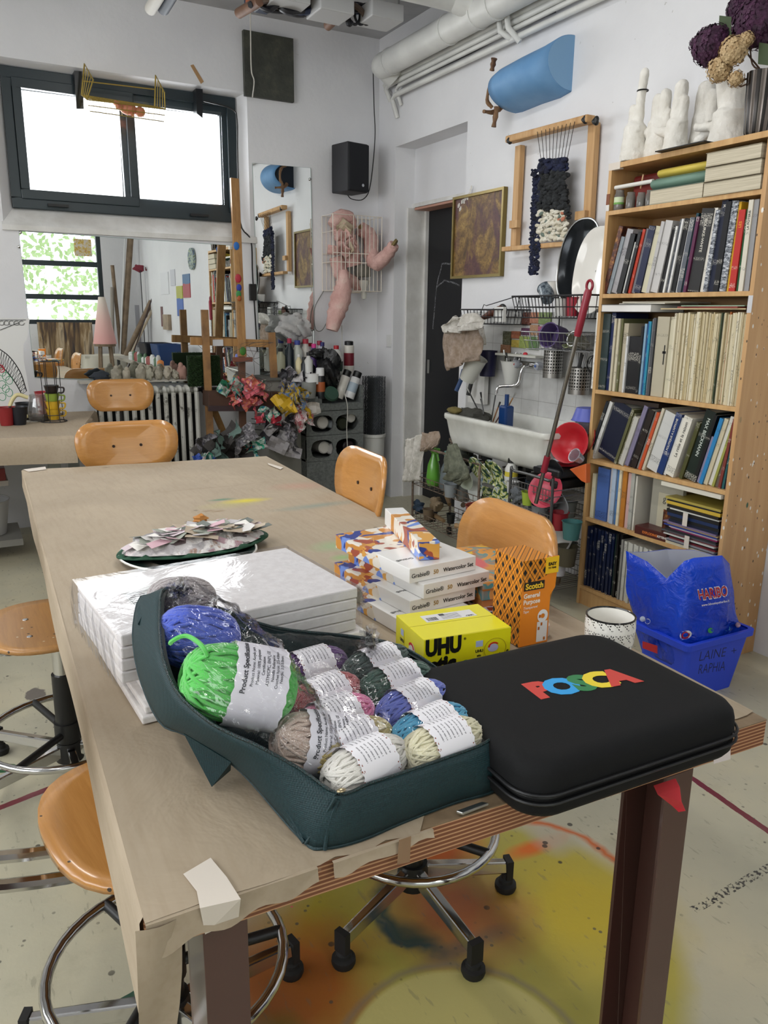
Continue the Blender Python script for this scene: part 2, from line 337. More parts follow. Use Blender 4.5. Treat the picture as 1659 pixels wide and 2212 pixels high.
# right wall with door recess y 4.32-5.21 z 0-2.51
dy0, dy1, dz = 4.32, 5.21, 2.51
b = MB(); T2 = .3
b.box((XW, YF-.2, 0), (XW+T2, dy0, ZC)).box((XW, dy1, 0), (XW+T2, YB+.1, ZC)).box((XW, dy0, dz), (XW+T2, dy1, ZC))
b.box((XW+.16, dy0, 2.14), (XW+T2, dy1, dz))
struct(b, 'wall_right', WALL, 'white wall behind the bookcase with a door recess')
b = MB(); b.box((XW+.14, dy0, 2.115), (XW+.26, dy1, 2.145)); b.box((XW+.235, 5.165, 0), (XW+.27, dy1, 2.115)).box((XW+.1, 5.19, 0), (XW+.235, dy1+.001, 2.115))
struct(b, 'trim_2', TRIMW, 'white door frame in the recess')
# left wall with tall window, front wall with windows
b = MB(); b.box((XL-.15, YF-.2, 0), (XL, -.7, ZC)).box((XL-.15, 3.9, 0), (XL, YB+.1, ZC)).box((XL-.15, -.7, 0), (XL, 3.9, 1.2)).box((XL-.15, -.7, 2.7), (XL, 3.9, ZC))
struct(b, 'wall_left', WALL, 'white side wall')
b = MB(); b.box((XL-.2, YF-.15, 0), (-1.6, YF, ZC)).box((2.34, YF-.15, 0), (XW+.4, YF, ZC)).box((-1.6, YF-.15, 0), (2.34, YF, 1.15)).box((-1.6, YF-.15, 2.95), (2.34, YF, ZC))
struct(b, 'wall_front', WALL, 'white wall opposite the mirrors, with wide windows')
# ---------------------------------------------------------------- high window
DARKF = M('1c2a30', .35, 0, spec=.6); CLEAR = glass('clear_window_pane', 'ffffff', .03, .02)
def window_unit(name, x0, x1, z0, z1, y, mull, depth=.07, fw=.07, trans=(), fm=DARKF):
    f = MB(); f.box((x0, y, z0), (x1, y+depth, z0+fw)).box((x0, y, z1-fw), (x1, y+depth, z1)).box((x0, y, z0+fw), (x0+fw, y+depth, z1-fw)).box((x1-fw, y, z0+fw), (x1, y+depth, z1-fw))
    for m in mull: f.box((m-.035, y+.005, z0+fw), (m+.035, y+depth-.005, z1-fw))
    for q in trans: f.box((x0+fw, y+.006, q-.04), (x1-fw, y+depth-.006, q+.04))
    o = f.build(name, fm, bevel=.004); o['kind'] = 'structure'
    return o
w = window_unit('window_1', wx0, wx1, wz0, wz1, YB+.06, (), .08, .06); w['label'] = 'high dark framed window with two bright panes'
s = MB()
for a, c, y in ((wx0+.055, 1.175, YB+.05), (1.095, wx1-.055, YB+.085)):
    s.box((a, y, wz0+.055), (c, y+.05, wz0+.11)).box((a, y, wz1-.11), (c, y+.05, wz1-.055)).box((a, y, wz0+.11), (a+.05, y+.05, wz1-.11)).box((c-.05, y, wz0+.11), (c, y+.05, wz1-.11))
s.build('sash', DARKF, w, bevel=.004)
MB().box((wx0+.1, YB+.06, wz0+.1), (1.12, YB+.064, wz1-.1)).build('pane', CLEAR, w)
MB().box((1.12, YB+.06, wz0+.1), (wx1-.1, YB+.064, wz1-.1)).build('pane', CLEAR, w)
s = MB(); s.box((.62, YB+.028, wz0+.02), (.74, YB+.05, wz0+.035)).box((1.5, YB+.028, wz0+.02), (1.62, YB+.05, wz0+.035)); s.build('window_latch', BLACKP, w)
# front windows (seen in the big mirror) and left window
for k, (a, c) in enumerate(((-1.6, .37), (.37, 2.34))):
    w = window_unit('window_%d' % (k+2), a, c, 1.15, 2.95, YF-.1, (), .09, .07, (1.58, 2.1)); w['label'] = 'dark framed window seen in the wall mirror' if k else 'dark framed window on the wall opposite the mirrors'
    MB().box((a+.07, YF-.06, 1.2), (c-.07, YF-.055, 2.9)).build('pane', CLEAR, w)
f = MB(); x = XL-.1
f.box((x, -.7, 1.2), (x+.08, 3.9, 1.27)).box((x, -.7, 2.63), (x+.08, 3.9, 2.7))
for y in (-.7, .45, 1.6, 2.75, 3.83): f.box((x, y, 1.27), (x+.08, y+.07, 2.63))
w = struct(f, 'window_4', DARKF, 'side window of the studio'); MB().box((x+.03, -.65, 1.25), (x+.035, 3.85, 2.65)).build('pane', CLEAR, w)
# foliage outside the front windows
b = MB(); rn = random.Random(3)
for i in range(2600):
    c = Vector((rn.uniform(-3, 4.5), rn.uniform(-6.4, -5.2), rn.uniform(1.2, 3.6)+.3*math.sin(i))); d = Vector((rn.gauss(0, 1), rn.gauss(0, 1), rn.gauss(0, 1))).normalized()*.075; e = d.orthogonal().normalized()*.045
    b.add([c-d, c+e, c+d, c-e], [(0, 1, 2, 3)])
tag(b.build('tree_foliage', M('a2b884', .6)), 'pale green tree leaves outside the mirrored window', 'foliage', kind='stuff')
# ---------------------------------------------------------------- main table
TA = R(-2.1)                                  # the table is turned a little against the room
TN = Vector((1.053, .687, 0)); tw, tl, TZ = .94, 2.5, .78   # near right corner
ux = Vector((math.cos(TA), math.sin(TA), 0)); uy = Vector((-math.sin(TA), math.cos(TA), 0))
tx = Vector((-.9995, .031, 0)); far_r = Vector((1.147, 3.177, 0)); far_l = Vector((.196, 3.282, 0)); near_l = Vector((.112, .712, 0))
t = T('work_table', 'large studio work table with a plywood top covered in brown kraft paper, steel legs', 'table', (.6, 1.95, 0))
def loc(p, o): return [Vector(q)-o for q in p]
TO = Vector((.6, 1.95, 0))
corners = [near_l, TN, far_r, far_l]
def ply_mat():
    m = NT('plywood_edge', .6); z = m.xyz(m.map(loc=(0, 0, 0)))[2]
    z = m.math('ADD', z, m.math('MULTIPLY', m.noise(3, 2), .004))
    s = m.math('SINE', m.math('MULTIPLY', z, 2*PI/.0058)); c = m.ramp(s, (.3, '7a4a30'), (.6, 'c0926c'))
    c = m.mix(m.ramp(m.noise(30, 5), (.62, 0.0), (.72, .5)), c, 'd6c2a8'); m.col(c); return m.m
PLY = ply_mat()
MB().prism(loc([p+Vector((0, 0, .735)) for p in corners], TO), (0, 0, .0425)).build('table_top', PLY, t, bevel=.002)
MB().prism(loc([p+Vector((0, 0, .7775)) for p in corners], TO), (0, 0, .0015)).build('top_veneer', noisy('dirty_top_veneer', '6e5c48', '9a8468', 12, .6, .2), t)
def kraft(name):
    m = NT(name, .72); c = m.ramp(m.noise(2.5, 5), (.3, '9f907b'), (.7, 'b0a08a'))
    c = m.mix(m.ramp(m.noise(90, 4, m.map(scale=(1, .1, 1))), (.45, 0.0), (.8, .3)), c, '8d7a60')
    if name == 'kraft_main':
        def sp(x, y, rx, ry, col, k, rot=0): nonlocal c; c = m.mix(m.math('MULTIPLY', m.blob(x-TO.x, y-TO.y, rx, ry, .9, .3, 9, rot), k), c, col)
        for q in ((530, 1082, .1, .04, 'd8c818', .95), (478, 1080, .06, .02, '2f7a60', .8), (500, 1090, .12, .06, 'b8b060', .4), (690, 1092, .2, .04, '6a8a86', .55), (650, 1050, .14, .08, 'c08a78', .4), (720, 1180, .08, .06, '7fb07a', .5), (740, 1205, .04, .03, '5fae50', .5), (450, 1104, .03, .012, '8b7558', .9), (470, 1105, .03, .012, '8b7558', .9), (230, 1010, .02, .01, '5c5040', .6), (440, 1055, .3, .005, '8d7a60', .6)):
            P = az(q[0], q[1], .78); sp(P.x, P.y, q[2], q[3], q[4], q[5])
        v = m.voro(5); c = m.mix(m.math('MULTIPLY', m.ramp(v, (.03, 1.0), (.05, 0.0)), .6), c, '5c5244')
    m.col(c); m.bump(m.noise(6, 5, dist=.5), .35, .02); return m.m
KR = kraft('kraft_main'); KR2 = kraft('kraft_other')
def sheet():
    b = MB(); z = .7805; n = 30; rn = random.Random(5)
    top = []; dL = .10
    P = lambda u, v: (near_l*(1-u)+TN*u)*(1-v)+(far_l*(1-u)+far_r*u)*v
    # near edge of the paper: torn, stops a little before the plywood edge in the middle
    def near(u):
        if u < .02: return -.010
        if u < .20: return -.008-.001*math.sin(u*60)
        if u < .22: return -.006
        if u < .36: return -.004+.004*math.sin(u*90)
        return .03+.01*math.sin(u*31)
    nu = 44; nv = 30; vs = []
    for j in range(nv+1):
        for i in range(nu+1):
            u = i/nu; v0 = near(u)/2.55 if j == 0 else 0; v = v0+(1-v0)*(j/nv) if j == 0 else j/nv
            p = P(u, v)-TO; vs.append((p.x, p.y, z+.0008*math.sin(u*20+v*13)))
    b.add(vs, [(j*(nu+1)+i, j*(nu+1)+i+1, (j+1)*(nu+1)+i+1, (j+1)*(nu+1)+i) for j in range(nv) for i in range(nu)])
    # hanging sides: left long side, right long side, far side, near left part
    def skirt(a, c, out, drop, n=40, zf=None, wav=.002):
        vs = []
        for k in range(5):
            f = (0, .04, .35, .7, 1)[k]
            for i in range(n+1):
                u = i/n; p = a*(1-u)+c*u; dd = (zf(u) if zf else drop)
                o = out*(0 if k == 0 else .004+f*f*.003+wav*math.sin(u*19)*f*f)
                q = p-TO+o; vs.append((q.x, q.y, z-dd*f if k else z))
        b.add(vs, [(j*(n+1)+i, j*(n+1)+i+1, (j+1)*(n+1)+i+1, (j+1)*(n+1)+i) for j in range(4) for i in range(n)])
    skirt(near_l, far_l, Vector((-1, 0, 0)), .16, 60, lambda u: .112-.05*u+.003*math.sin(u*21)+.002*math.sin(u*55)+(.0+.05*max(0, 1-u*14)))
    skirt(TN.lerp(far_r, .12), far_r, Vector((1, 0, 0)), .1); skirt(far_l, far_r, Vector((0, 1, 0)), .1)
    a = near_l+Vector((0, -.008, 0)); c = P(.20, 0)+Vector((0, -.006, 0)); skirt(a, c, Vector((0, -1, 0)), .05, 24, lambda u: .041-.022*u+.004*math.sin(u*17), .001)
    a = P(.22, 0)+Vector((0, -.006, 0)); c = P(.36, 0)+Vector((0, -.004, 0)); skirt(a, c, Vector((0, -1, 0)), .05, 12, lambda u: .018-.01*u+.003*math.sin(u*13), .001)
    # torn corner hanging down
    vs = []
    for k in range(8):
        f = k/7; w = .026*(1-f)+.02
        for i in range(5):
            u = i/4; q = near_l-TO+Vector((-.010-.012*f+u*w+.01*math.sin(f*4)*u, -.010-.006*math.sin(u*3+f*5)-.012*f, 0)); vs.append((q.x, q.y, z-.005-f*.25-.0*u))
    b.add(vs, [(j*5+i, j*5+i+1, (j+1)*5+i+1, (j+1)*5+i) for j in range(7) for i in range(4)])
    return b
sheet().build('kraft_paper_cover', KR, t, smooth=True, ang=50)
MAR = M('4a2c26', .38, 0, spec=.6, coat=.3)
def channel(x0, x1, y0, y1, flip=False):
    b = MB(); w = .006
    b.box((x0, y0, 0), (x1, y0+w, .735)).box((x0, y1-w, 0), (x1, y1, .735))
    b.box((x0, y0+w, 0), (x0+w, y1-w, .735)) if flip else b.box((x1-w, y0+w, 0), (x1, y1-w, .735)); return b
for (a, c, d, e, fl) in ((.848, .903, .692, .775, False), (.172, .222, .712, .79, True), (.93, .985, 3.07, 3.15, False), (.25, .305, 3.1, 3.18, True)):
    b = channel(a-TO.x, c-TO.x, d-TO.y, e-TO.y, fl)
    b.build('leg', MAR, t, bevel=.001)
b = MB(); b.box((.2-TO.x, 1.0-TO.y, .67), (.25-TO.x, 3.1-TO.y, .73)).box((.9-TO.x, 1.0-TO.y, .67), (.95-TO.x, 3.1-TO.y, .73)); b.build('frame_rail', MAR, t)
# left table by the wall
t = T('side_table', 'paper covered side table with mugs and jars at the far left', 'table', (-.2, 4.9, 0))
a = [(.52, 4.27), (.77, 5.3), (-1.3, 5.42), (-1.3, 4.55)]; LT = Vector((-.2, 4.9, 0))
poly = [Vector((x, y, 0)) for x, y in a]
MB().prism(loc([p+Vector((0, 0, .715)) for p in poly], LT), (0, 0, .04)).build('table_top', M('8f8b80', .6), t)
b = MB(); b.prism(loc([p+Vector((0, 0, .7555)) for p in poly], LT), (0, 0, .002))
for p, q in ((poly[0], poly[1]), (poly[3], poly[0])):
    vs = []; n = 16; out = Vector((q.y-p.y, -(q.x-p.x), 0)).normalized()
    for k, (o, z) in enumerate(((.0, .757), (.012, .745), (.02, .68), (.015, .62))):
        for i in range(n+1): v = p.lerp(q, i/n)+out*(o+.004*math.sin(i*1.3)*k)-LT; vs.append((v.x, v.y, z))
    b.add(vs, [(j*(n+1)+i, j*(n+1)+i+1, (j+1)*(n+1)+i+1, (j+1)*(n+1)+i) for j in range(3) for i in range(n)])
b.build('kraft_paper_cover', KR2, t, smooth=True)
for x, y in ((.42, 4.45), (.6, 5.15), (-1.2, 4.7), (-1.2, 5.3)): MB().box((x-.03-LT.x, y-.03-LT.y, 0), (x+.03-LT.x, y+.03-LT.y, .715)).build('leg', M('8c918c', .45), t)
# ---------------------------------------------------------------- stools and chairs
def seat_mb(w=.40, d=.38, th=.014):
    n = 40
    vs = []; fs = []; rs = (.2, .4, .65, .85, 1)
    for r in rs:
        for i in range(n):
            a = 2*PI*i/n; c, s_ = math.cos(a), math.sin(a); e = (abs(c)**2.6+abs(s_)**2.6)**(-1/2.6)
            x = r*e*c*d/2; y = r*e*s_*w/2*(1-.06*c); z = -.012*(1-r*r)+(-.022*max(0, (x/(d/2))-.55)*2*r)
            vs.append((x, y, z))
    for j in range(len(rs)-1):
        for i in range(n): fs.append((j*n+i, (j+1)*n+i, (j+1)*n+(i+1) % n, j*n+(i+1) % n))
    fs.append(tuple(range(n)))
    return MB().add(vs, fs)
def back_mb(w=.42, h=.2, flat=0, taper=.1):
    """curved plywood back, centred at origin, faces +x, width along y"""
    out = rrect(w, h, h*.44, 7); N = len(out); vs = []; fs = []; rs = (.3, .5, .75, 1)
    for r in rs:
        for (y, z) in out:
            y *= r; z *= r; y *= 1-taper*(.5-z/h); vs.append((.9*y*y, y, z-.6*max(0, z)*0))
    for j in range(3):
        for i in range(N): fs.append((j*N+i, (j+1)*N+i, (j+1)*N+(i+1) % N, j*N+(i+1) % N))
    fs.append(tuple(range(N))); return MB().add(vs, fs)
FEET = BLACKR
def make_stool(label, x, y, rz, seat_z=.52, back_z=.85, ring_r=.21, ring_z=.2, star=.25, star0=0, bw=.42, bh=.2, colr=.026, wood_m=None, ringm=True, group='beech stools around the work table', backoff=-.24):
    t = T('swivel_chair', label, 'chair', (x, y, 0), rz, group); wm = wood_m or BEECH
    seat_mb().build('seat', wm, t, smooth=True, solid=.014).location = (.0, 0, seat_z)
    for q in ((-.08, -.07), (-.08, .07), (.07, -.07), (.07, .07)): MB().lathe((q[0], q[1], seat_z-.003), [(0, .003), (.008, .002), (.010, -.001)], 12).build('seat_bolt', CHROME, t, smooth=True)
    b = back_mb(bw, bh).build('backrest', wm, t, smooth=True, solid=.011); b.location = (backoff, 0, back_z); b.rotation_euler = (0, R(-8), 0)
    for q in (-.055, .055): MB().cyl((backoff-.009, q, back_z), (backoff+.012, q, back_z), .006, n=10).build('back_bolt', M('2a1a10', .4), t, smooth=True)
    for q in ((-.04, .04) if backoff < -.3 else (0,)): MB().tube(wob([(-.02, q, seat_z-.04), (-.17, q, seat_z-.045), (backoff-.03, q, seat_z+.06), (backoff-.016, q, back_z-.04)], 5), .011, 8).build('back_bracket', CHROME if q else BLACKP, t, smooth=True)
    MB().box((-.08, -.07, seat_z-.045), (.08, .07, seat_z-.014)).build('seat_plate', BLACKP, t, bevel=.006)
    MB().cyl((0, 0, .30), (0, 0, seat_z-.045), colr*.8).build('gas_piston', CHROME, t, smooth=True)
    MB().cyl((0, 0, .07), (0, 0, .34), colr).build('column', BLACKP, t, smooth=True)
    b = MB(); b.tube([(ring_r*math.cos(2*PI*i/40), ring_r*math.sin(2*PI*i/40), ring_z) for i in range(40)], .0105, 10, True)
    b.build('foot_ring', CHROME, t, smooth=True)
    b = MB()
    for k in range(3): a = 2*PI*k/3+.5+star0; b.cyl((0, 0, ring_z-.01), (ring_r*math.cos(a), ring_r*math.sin(a), ring_z), .011, n=10)
    b.cyl((0, 0, ring_z-.035), (0, 0, ring_z+.025), colr+.006); b.build('ring_spokes', BLACKP, t, smooth=True)
    MB().cyl((0, 0, .06), (0, 0, .12), .04, .034).build('hub', BLACKP, t, smooth=True)
    for k in range(5):
        a = star0+2*PI*k/5; c, s_ = math.cos(a), math.sin(a); M3 = Matrix.Rotation(a, 3, 'Z')
        b = MB(); b.add([M3@Vector(p) for p in ((.03, -.014, .075), (.03, .014, .075), (star, .013, .052), (star, -.013, .052), (.03, -.012, .112), (.03, .012, .112), (star, .010, .082), (star, -.010, .082))], [(0, 3, 2, 1), (4, 5, 6, 7), (0, 1, 5, 4), (1, 2, 6, 5), (2, 3, 7, 6), (3, 0, 4, 7)])
        l = b.build('leg', CHROME, t, bevel=.004)
        b = MB(); b.box((star-.004, -.016, .035), (star+.012, .016, .086), mx=M3.to_4x4()); b.lathe((c*star, s_*star, 0), [(0, 0), (.024, 0), (.027, .008), (.026, .018), (.018, .022), (.017, .03), (.012, .034), (.011, .05)], 18)
        b.build('glide', FEET, l, smooth=True)
    return t
def yaw_to(x, y, tx_, ty_): return math.atan2(ty_-y, tx_-x)
# visible base under the near right part of the table belongs to the near right chair
make_stool('beech chair behind the orange tape box, its chrome star base showing under the table', .84, 1.38, R(176), .52, .84, .19, .215, .24, R(97), bh=.25, bw=.40, backoff=-.235)
make_stool('beech chair at the right side of the table in front of the grey crates', .905, 2.24, R(176), .52, .84, bh=.225, bw=.41, star0=.4)
make_stool('beech chair at the far end of the work table, facing it', .60, 3.14, R(-92), .52, .835, bh=.2, bw=.43, star0=.2)
make_stool('beech chair standing in front of the white radiator', .85, 4.72, R(-96), .52, .885, bh=.19, bw=.40, star0=.1, group=None)
make_stool('worn beech seat left of the table, beyond the one with paint specks', .19, 2.33, R(0), .50, .85, .23, .16, .30, R(200), wood_m=BEECHX, backoff=-.42, bw=.36, colr=.031)
make_stool('beech seat with paint specks sticking out at the near left corner of the table', .24, 1.27, R(8), .53, .85, .215, .2, .27, R(75), backoff=-.36, bw=.36, wood_m=BEECHS)
# ---------------------------------------------------------------- things on the work table
Z0 = .782
TAPEM = glass('masking_tape', 'e8dfd0', .0, .5, 0, 20, .82, 'e6ddd2')
def tape(name, pts, label, parent=None, m=None):
    b = MB(); n = len(pts)//2
    vs = [Vector(p) for p in pts]; b.add(vs, [(2*i, 2*i+1, 2*i+3, 2*i+2) for i in range(n-1)])
    o = b.build(name, m or TAPEM, parent, solid=.0004); tag(o, label, 'tape'); return o
a, b_, c, d = az(455, 1853, .7830), az(396, 1888, .7830), az(520, 1942, .7833), az(432, 1962, .7833)
a2 = ay(515, 1985, .698); b2 = ay(443, 2018, .70)
mid1, mid2 = az(425, 1925, .7832), az(490, 1895, .7832)
tape('masking_tape', [a, b_, mid2, mid1, c, d, a2, b2], 'torn strip of white masking tape over the near left table edge')
def flat(name, pix, z, th, m, label, cat, parent=None):
    P = [az(x, y, z) for x, y in pix]; o = MB().prism(P, (0, 0, th)).build(name, m, parent); return tag(o, label, cat)
flat('masking_tape', [(50, 1014), (98, 1008), (100, 1014), (62, 1019)], .7832, .0003, TAPEM, 'torn white tape on the far left corner of the brown paper', 'tape')
flat('masking_tape', [(578, 1000), (612, 1010), (606, 1014), (580, 1004)], .7832, .0003, TAPEM, 'torn white tape on the far right corner of the brown paper', 'tape')
P = [ay(1542, 1628, .684), ay(1578, 1617, .684), ay(1578, 1640, .684), ay(1542, 1650, .684)]
tag(MB().prism(P, (0, .0005, 0)).build('masking_tape', M('e2d8d8', .7)), 'small white tape label on the plywood edge right of the black case', 'tape')
tape('masking_tape', [ay(862, 1815, .690), ay(888, 1806, .690), ay(858, 1868, .690), ay(885, 1862, .690)], 'see-through yellowed tape piece over the plywood edge beside the paper end', m=glass('yellow_tape', 'c8a888', .05, .3, 0, 20, .5, 'b89a7c'))
# red paper scrap at the right leg
pts = [ax(1412, 1697, .80), ax(1455, 1683, .80), ax(1425, 1715, .80), ax(1468, 1700, .80), ax(1448, 1742, .80), ax(1476, 1730, .80), ax(1466, 1754, .80), ax(1477, 1753, .80)]
pts = [p+Vector((.004*math.sin(i*2.1), 0, 0)) for i, p in enumerate(pts)]
o = MB().add(pts, [(0, 1, 3, 2), (2, 3, 5, 4), (4, 5, 7, 6)]).build('paper_scrap', M('c8343e', .6), solid=.0006); tag(o, 'crumpled red paper scrap hanging at the right table leg', 'paper')
# grey blade / knife under the bag edge
tag(MB().prism([az(985, 1757, Z0+.002), az(1040, 1737, Z0+.002), az(1056, 1740, Z0+.002), az(1000, 1762, Z0+.002)], (0, 0, .004)).build('metal_ruler', STEEL, bevel=.001), 'thin metal strip lying at the table edge right of the green bag', 'ruler')
# ---------------------------------------------------------------- black marker case
CASEM = NT('black_eva_fabric', .78); CASEM.col('08090b'); CASEM.b.inputs['Specular IOR Level'].default_value = .3; CASEM.bump(CASEM.noise(900, 2), .25, .001); CASEM = CASEM.m
cx, cy = .742, .792; t = T('marker_case', 'large black zipped case with POSCA in coloured letters', 'case', (cx, cy, Z0), R(-1))
def shell(w, h, r, prof):
    b = MB(); out = []
    for ins, z in prof: out.append([(x*(w/2-ins)/(w/2), y*(h/2-ins)/(h/2), z) for x, y in rrect(w, h, r, 8)])
    n = len(out[0]); vs = [p for l in out for p in l]; fs = [(j*n+i, j*n+(i+1) % n, (j+1)*n+(i+1) % n, (j+1)*n+i) for j in range(len(out)-1) for i in range(n)]
    fs += [tuple(range(n-1, -1, -1)), tuple(range((len(out)-1)*n, len(out)*n))]; return b.add(vs, fs)
CW, CH = .385, .318
shell(CW, CH, .045, [(.018, 0), (.008, .004), (.003, .012), (.002, .026)]).build('lower_shell', CASEM, t, smooth=True)
shell(CW, CH, .045, [(.002, .0405), (.003, .056), (.005, .066), (.010, .073), (.018, .0765), (.03, .0775)]).build('upper_shell', CASEM, t, smooth=True, ang=60)
shell(CW-.012, CH-.012, .042, [(0, .026), (0, .0405)]).build('zipper_tape', M('0b0b0c', .7), t, smooth=True)
zb = MB(); rr_ = rrect(CW-.008, CH-.008, .043, 10); 
zb.tube([(x, y, .0335) for x, y in rr_], .0018, 5, True)
zb.build('zipper', M('050505', .35), t)
for z in (.0275, .0395): MB().tube([(x, y, z) for x, y in rrect(CW+.002, CH+.002, .046, 8)], .0022, 6, True).build('piping', M('101114', .5), t, smooth=True)
def at_case(px, py): p = az(px, py, Z0+.0777); v = Vector((p.x-cx, p.y-cy)); a = R(1); return (v.x*math.cos(a)-v.y*math.sin(a), v.x*math.sin(a)+v.y*math.cos(a))
a = at_case(1150, 1497); b_ = at_case(1362, 1462); d = Vector((b_[0]-a[0], b_[1]-a[1], 0)); L = d.length; d.normalize()
LOGO = (('P', 'c9423a', .10, 0), ('O', '2f9de0', .31, .0), ('S', '2f7d4a', .51, .002), ('C', 'e8cf35', .69, .001), ('A', 'c9423a', .885, 0))
bs = basis(d, (-d.y, d.x, 0))
for k, (ch, colr, f, dy) in enumerate(LOGO):
    p = Vector((a[0], a[1], 0))+d*(L*f)+Vector((-d.y, d.x, 0))*(.003+dy*0)
    text(ch, 'logo_letter', M(colr, .5), t, p+Vector((0, 0, .0778+.0001*k)), bs @ Matrix.Rotation(R((4, 0, -3, 4, 0)[k]), 3, 'Z'), .062, .0042, .0002, sx=1.05)
# ---------------------------------------------------------------- mug
def dots_mat():
    t = NT('black_print_on_white_ceramic', .12)
    v = t.xyz(); an = t.math('ARCTAN2', v[1], v[0]); u = t.math('MULTIPLY', an, 9/PI); w = t.math('MULTIPLY', v[2], 42)
    row = t.math('FLOOR', w); u2 = t.math('ADD', u, t.math('MULTIPLY', t.math('MODULO', row, 2), .5))
    fu = t.math('SUBTRACT', t.math('FRACT', u2), .5); fv = t.math('SUBTRACT', t.math('FRACT', w), .5)
    r = t.math('SQRT', t.math('ADD', t.math('MULTIPLY', fu, fu), t.math('MULTIPLY', fv, fv))); th = t.math('ARCTAN2', fv, fu)
    pet = t.math('GREATER_THAN', t.math('SINE', t.math('MULTIPLY', th, 8)), .35); ringm_ = t.math('LESS_THAN', t.math('ABSOLUTE', t.math('SUBTRACT', r, .27)), .1)
    k = t.math('MULTIPLY', pet, ringm_); k = t.math('MAXIMUM', k, t.math('LESS_THAN', r, .07)); k = t.math('MULTIPLY', k, t.math('GREATER_THAN', th, -.9))
    d2 = t.math('ADD', t.math('POWER', t.math('SUBTRACT', t.math('ABSOLUTE', fu), .44), 2), t.math('POWER', t.math('SUBTRACT', t.math('ABSOLUTE', fv), .3), 2)); k = t.math('MAXIMUM', k, t.math('LESS_THAN', d2, .0018))
    t.col(t.mix(k, 'ece9e2', '141414')); return t.m
p = az(1320, 1328, .872); t = T('mug', 'white cup with small black flower print standing behind the black case', 'mug', (p.x, p.y, Z0)); Zt = .872-Z0
MB().lathe((0, 0, 0), [(0, 0), (.024, 0), (.028, .004), (.037, .02), (.0425, .045), (.044, .07), (.0432, Zt-.002)], 40).build('body', dots_mat(), t, smooth=True)
MB().lathe((0, 0, 0), [(.0402, Zt-.002), (.040, .06), (.036, .02), (.02, .008), (0, .007)], 40).build('inside', M('e8e5de', .12), t, smooth=True)
MB().tube([(.0418*math.cos(2*PI*i/40), .0418*math.sin(2*PI*i/40), Zt-.001) for i in range(40)], .0018, 8, True).build('rim', M('121212', .15), t, smooth=True)
# ---------------------------------------------------------------- generic carton
def carton(name, label, cat, base, rz, w, d, h, mats, group=None, bev=.0008):
    """x along w, y along d, origin at base centre"""
    t = T(name, label, cat, base, rz, group); MB().box((-w/2, -d/2, 0), (w/2, d/2, h)).build('carton', mats, t, bevel=bev); return t
# yellow glue-stick box
UY = M('e6dc1c', .3, coat=.3)
uc = Vector((.712, 1.058, Z0)); uw, ud, uh = .162, .118, .088; urz = R(-6.5)
t = carton('glue_stick_box', 'yellow UHU glue stick carton between the white boxes and the orange box', 'box', uc, urz, uw, ud, uh, UY)
KK = M('101010', .4); FRONT = basis((1, 0, 0), (0, 0, 1))
yf = -ud/2-.0006
text('UHU', 'lettering', KK, t, Vector((-.046, yf, .0715)), FRONT, .038, .0022, .0002, sx=.8)
text('stic', 'lettering', KK, t, Vector((-.046, yf, .040)), FRONT, .038, .0022, .0002, sx=.9)
text('\u00ae', 'lettering', KK, t, Vector((-.007, yf, .080)), FRONT, .006, 0, .0002)
b = MB(); b.box((.013, yf-.0002, .03), (.028, yf+.0004, .062)); b.build('glue_stick_picture', M('e8dc30', .35), t)
MB().box((.014, yf-.0004, .062), (.027, yf+.0003, .0725)).build('glue_stick_cap', M('a9b6d6', .4), t)
text('UHU', 'lettering', KK, t, Vector((.0205, yf-.0004, .054)), FRONT, .0068, .0003, .0001); text('stic', 'lettering', KK, t, Vector((.0205, yf-.0004, .046)), FRONT, .0058, .0002, .0001)
def ringo(name, m, t, c, rx, rz_, w, a0=0, a1=2*PI, n=30, y=yf):
    b = MB(); b.add([(c[0]+k*math.cos(a0+(a1-a0)*i/n)*1, y, c[1]+(k/rx*rz_)*math.sin(a0+(a1-a0)*i/n)) for i in range(n+1) for k in (rx, rx-w)], [(2*i, 2*i+1, 2*i+3, 2*i+2) for i in range(n)]); return b.build(name, m, t, solid=.0003)
ringo('oval_line', M('7a4a20', .5), t, (.051, .054), .021, .019, .0004)
MB().add([(.047+.010*math.cos(a)*1, yf, .056+.007*math.sin(a)) for a in [2*PI*i/20 for i in range(20)]], [tuple(range(20))]).build('glue_picture', M('b9b5d0', .4), t, solid=.0003)
ringo('red_arrow', M('c8281e', .5), t, (.048, .058), .0105, .0085, .003, .6, 3.2, y=yf-.0003)
text('UHU', 'lettering', KK, t, Vector((.055, yf-.0003, .041)), FRONT @ Matrix.Rotation(R(18), 3, 'Z'), .0065, .0003, .0001); text('\u00e0 vis', 'lettering', KK, t, Vector((.073, yf-.0003, .045)), FRONT @ Matrix.Rotation(R(50), 3, 'Z'), .0055, .0002, .0001)
MB().add([(-.004+.0095*math.cos(a), yf, .034+.008*math.sin(a)) for a in [2*PI*i/24 for i in range(24)]], [tuple(range(24))]).build('green_spot', M('1f6e3c', .5), t, solid=.0003)
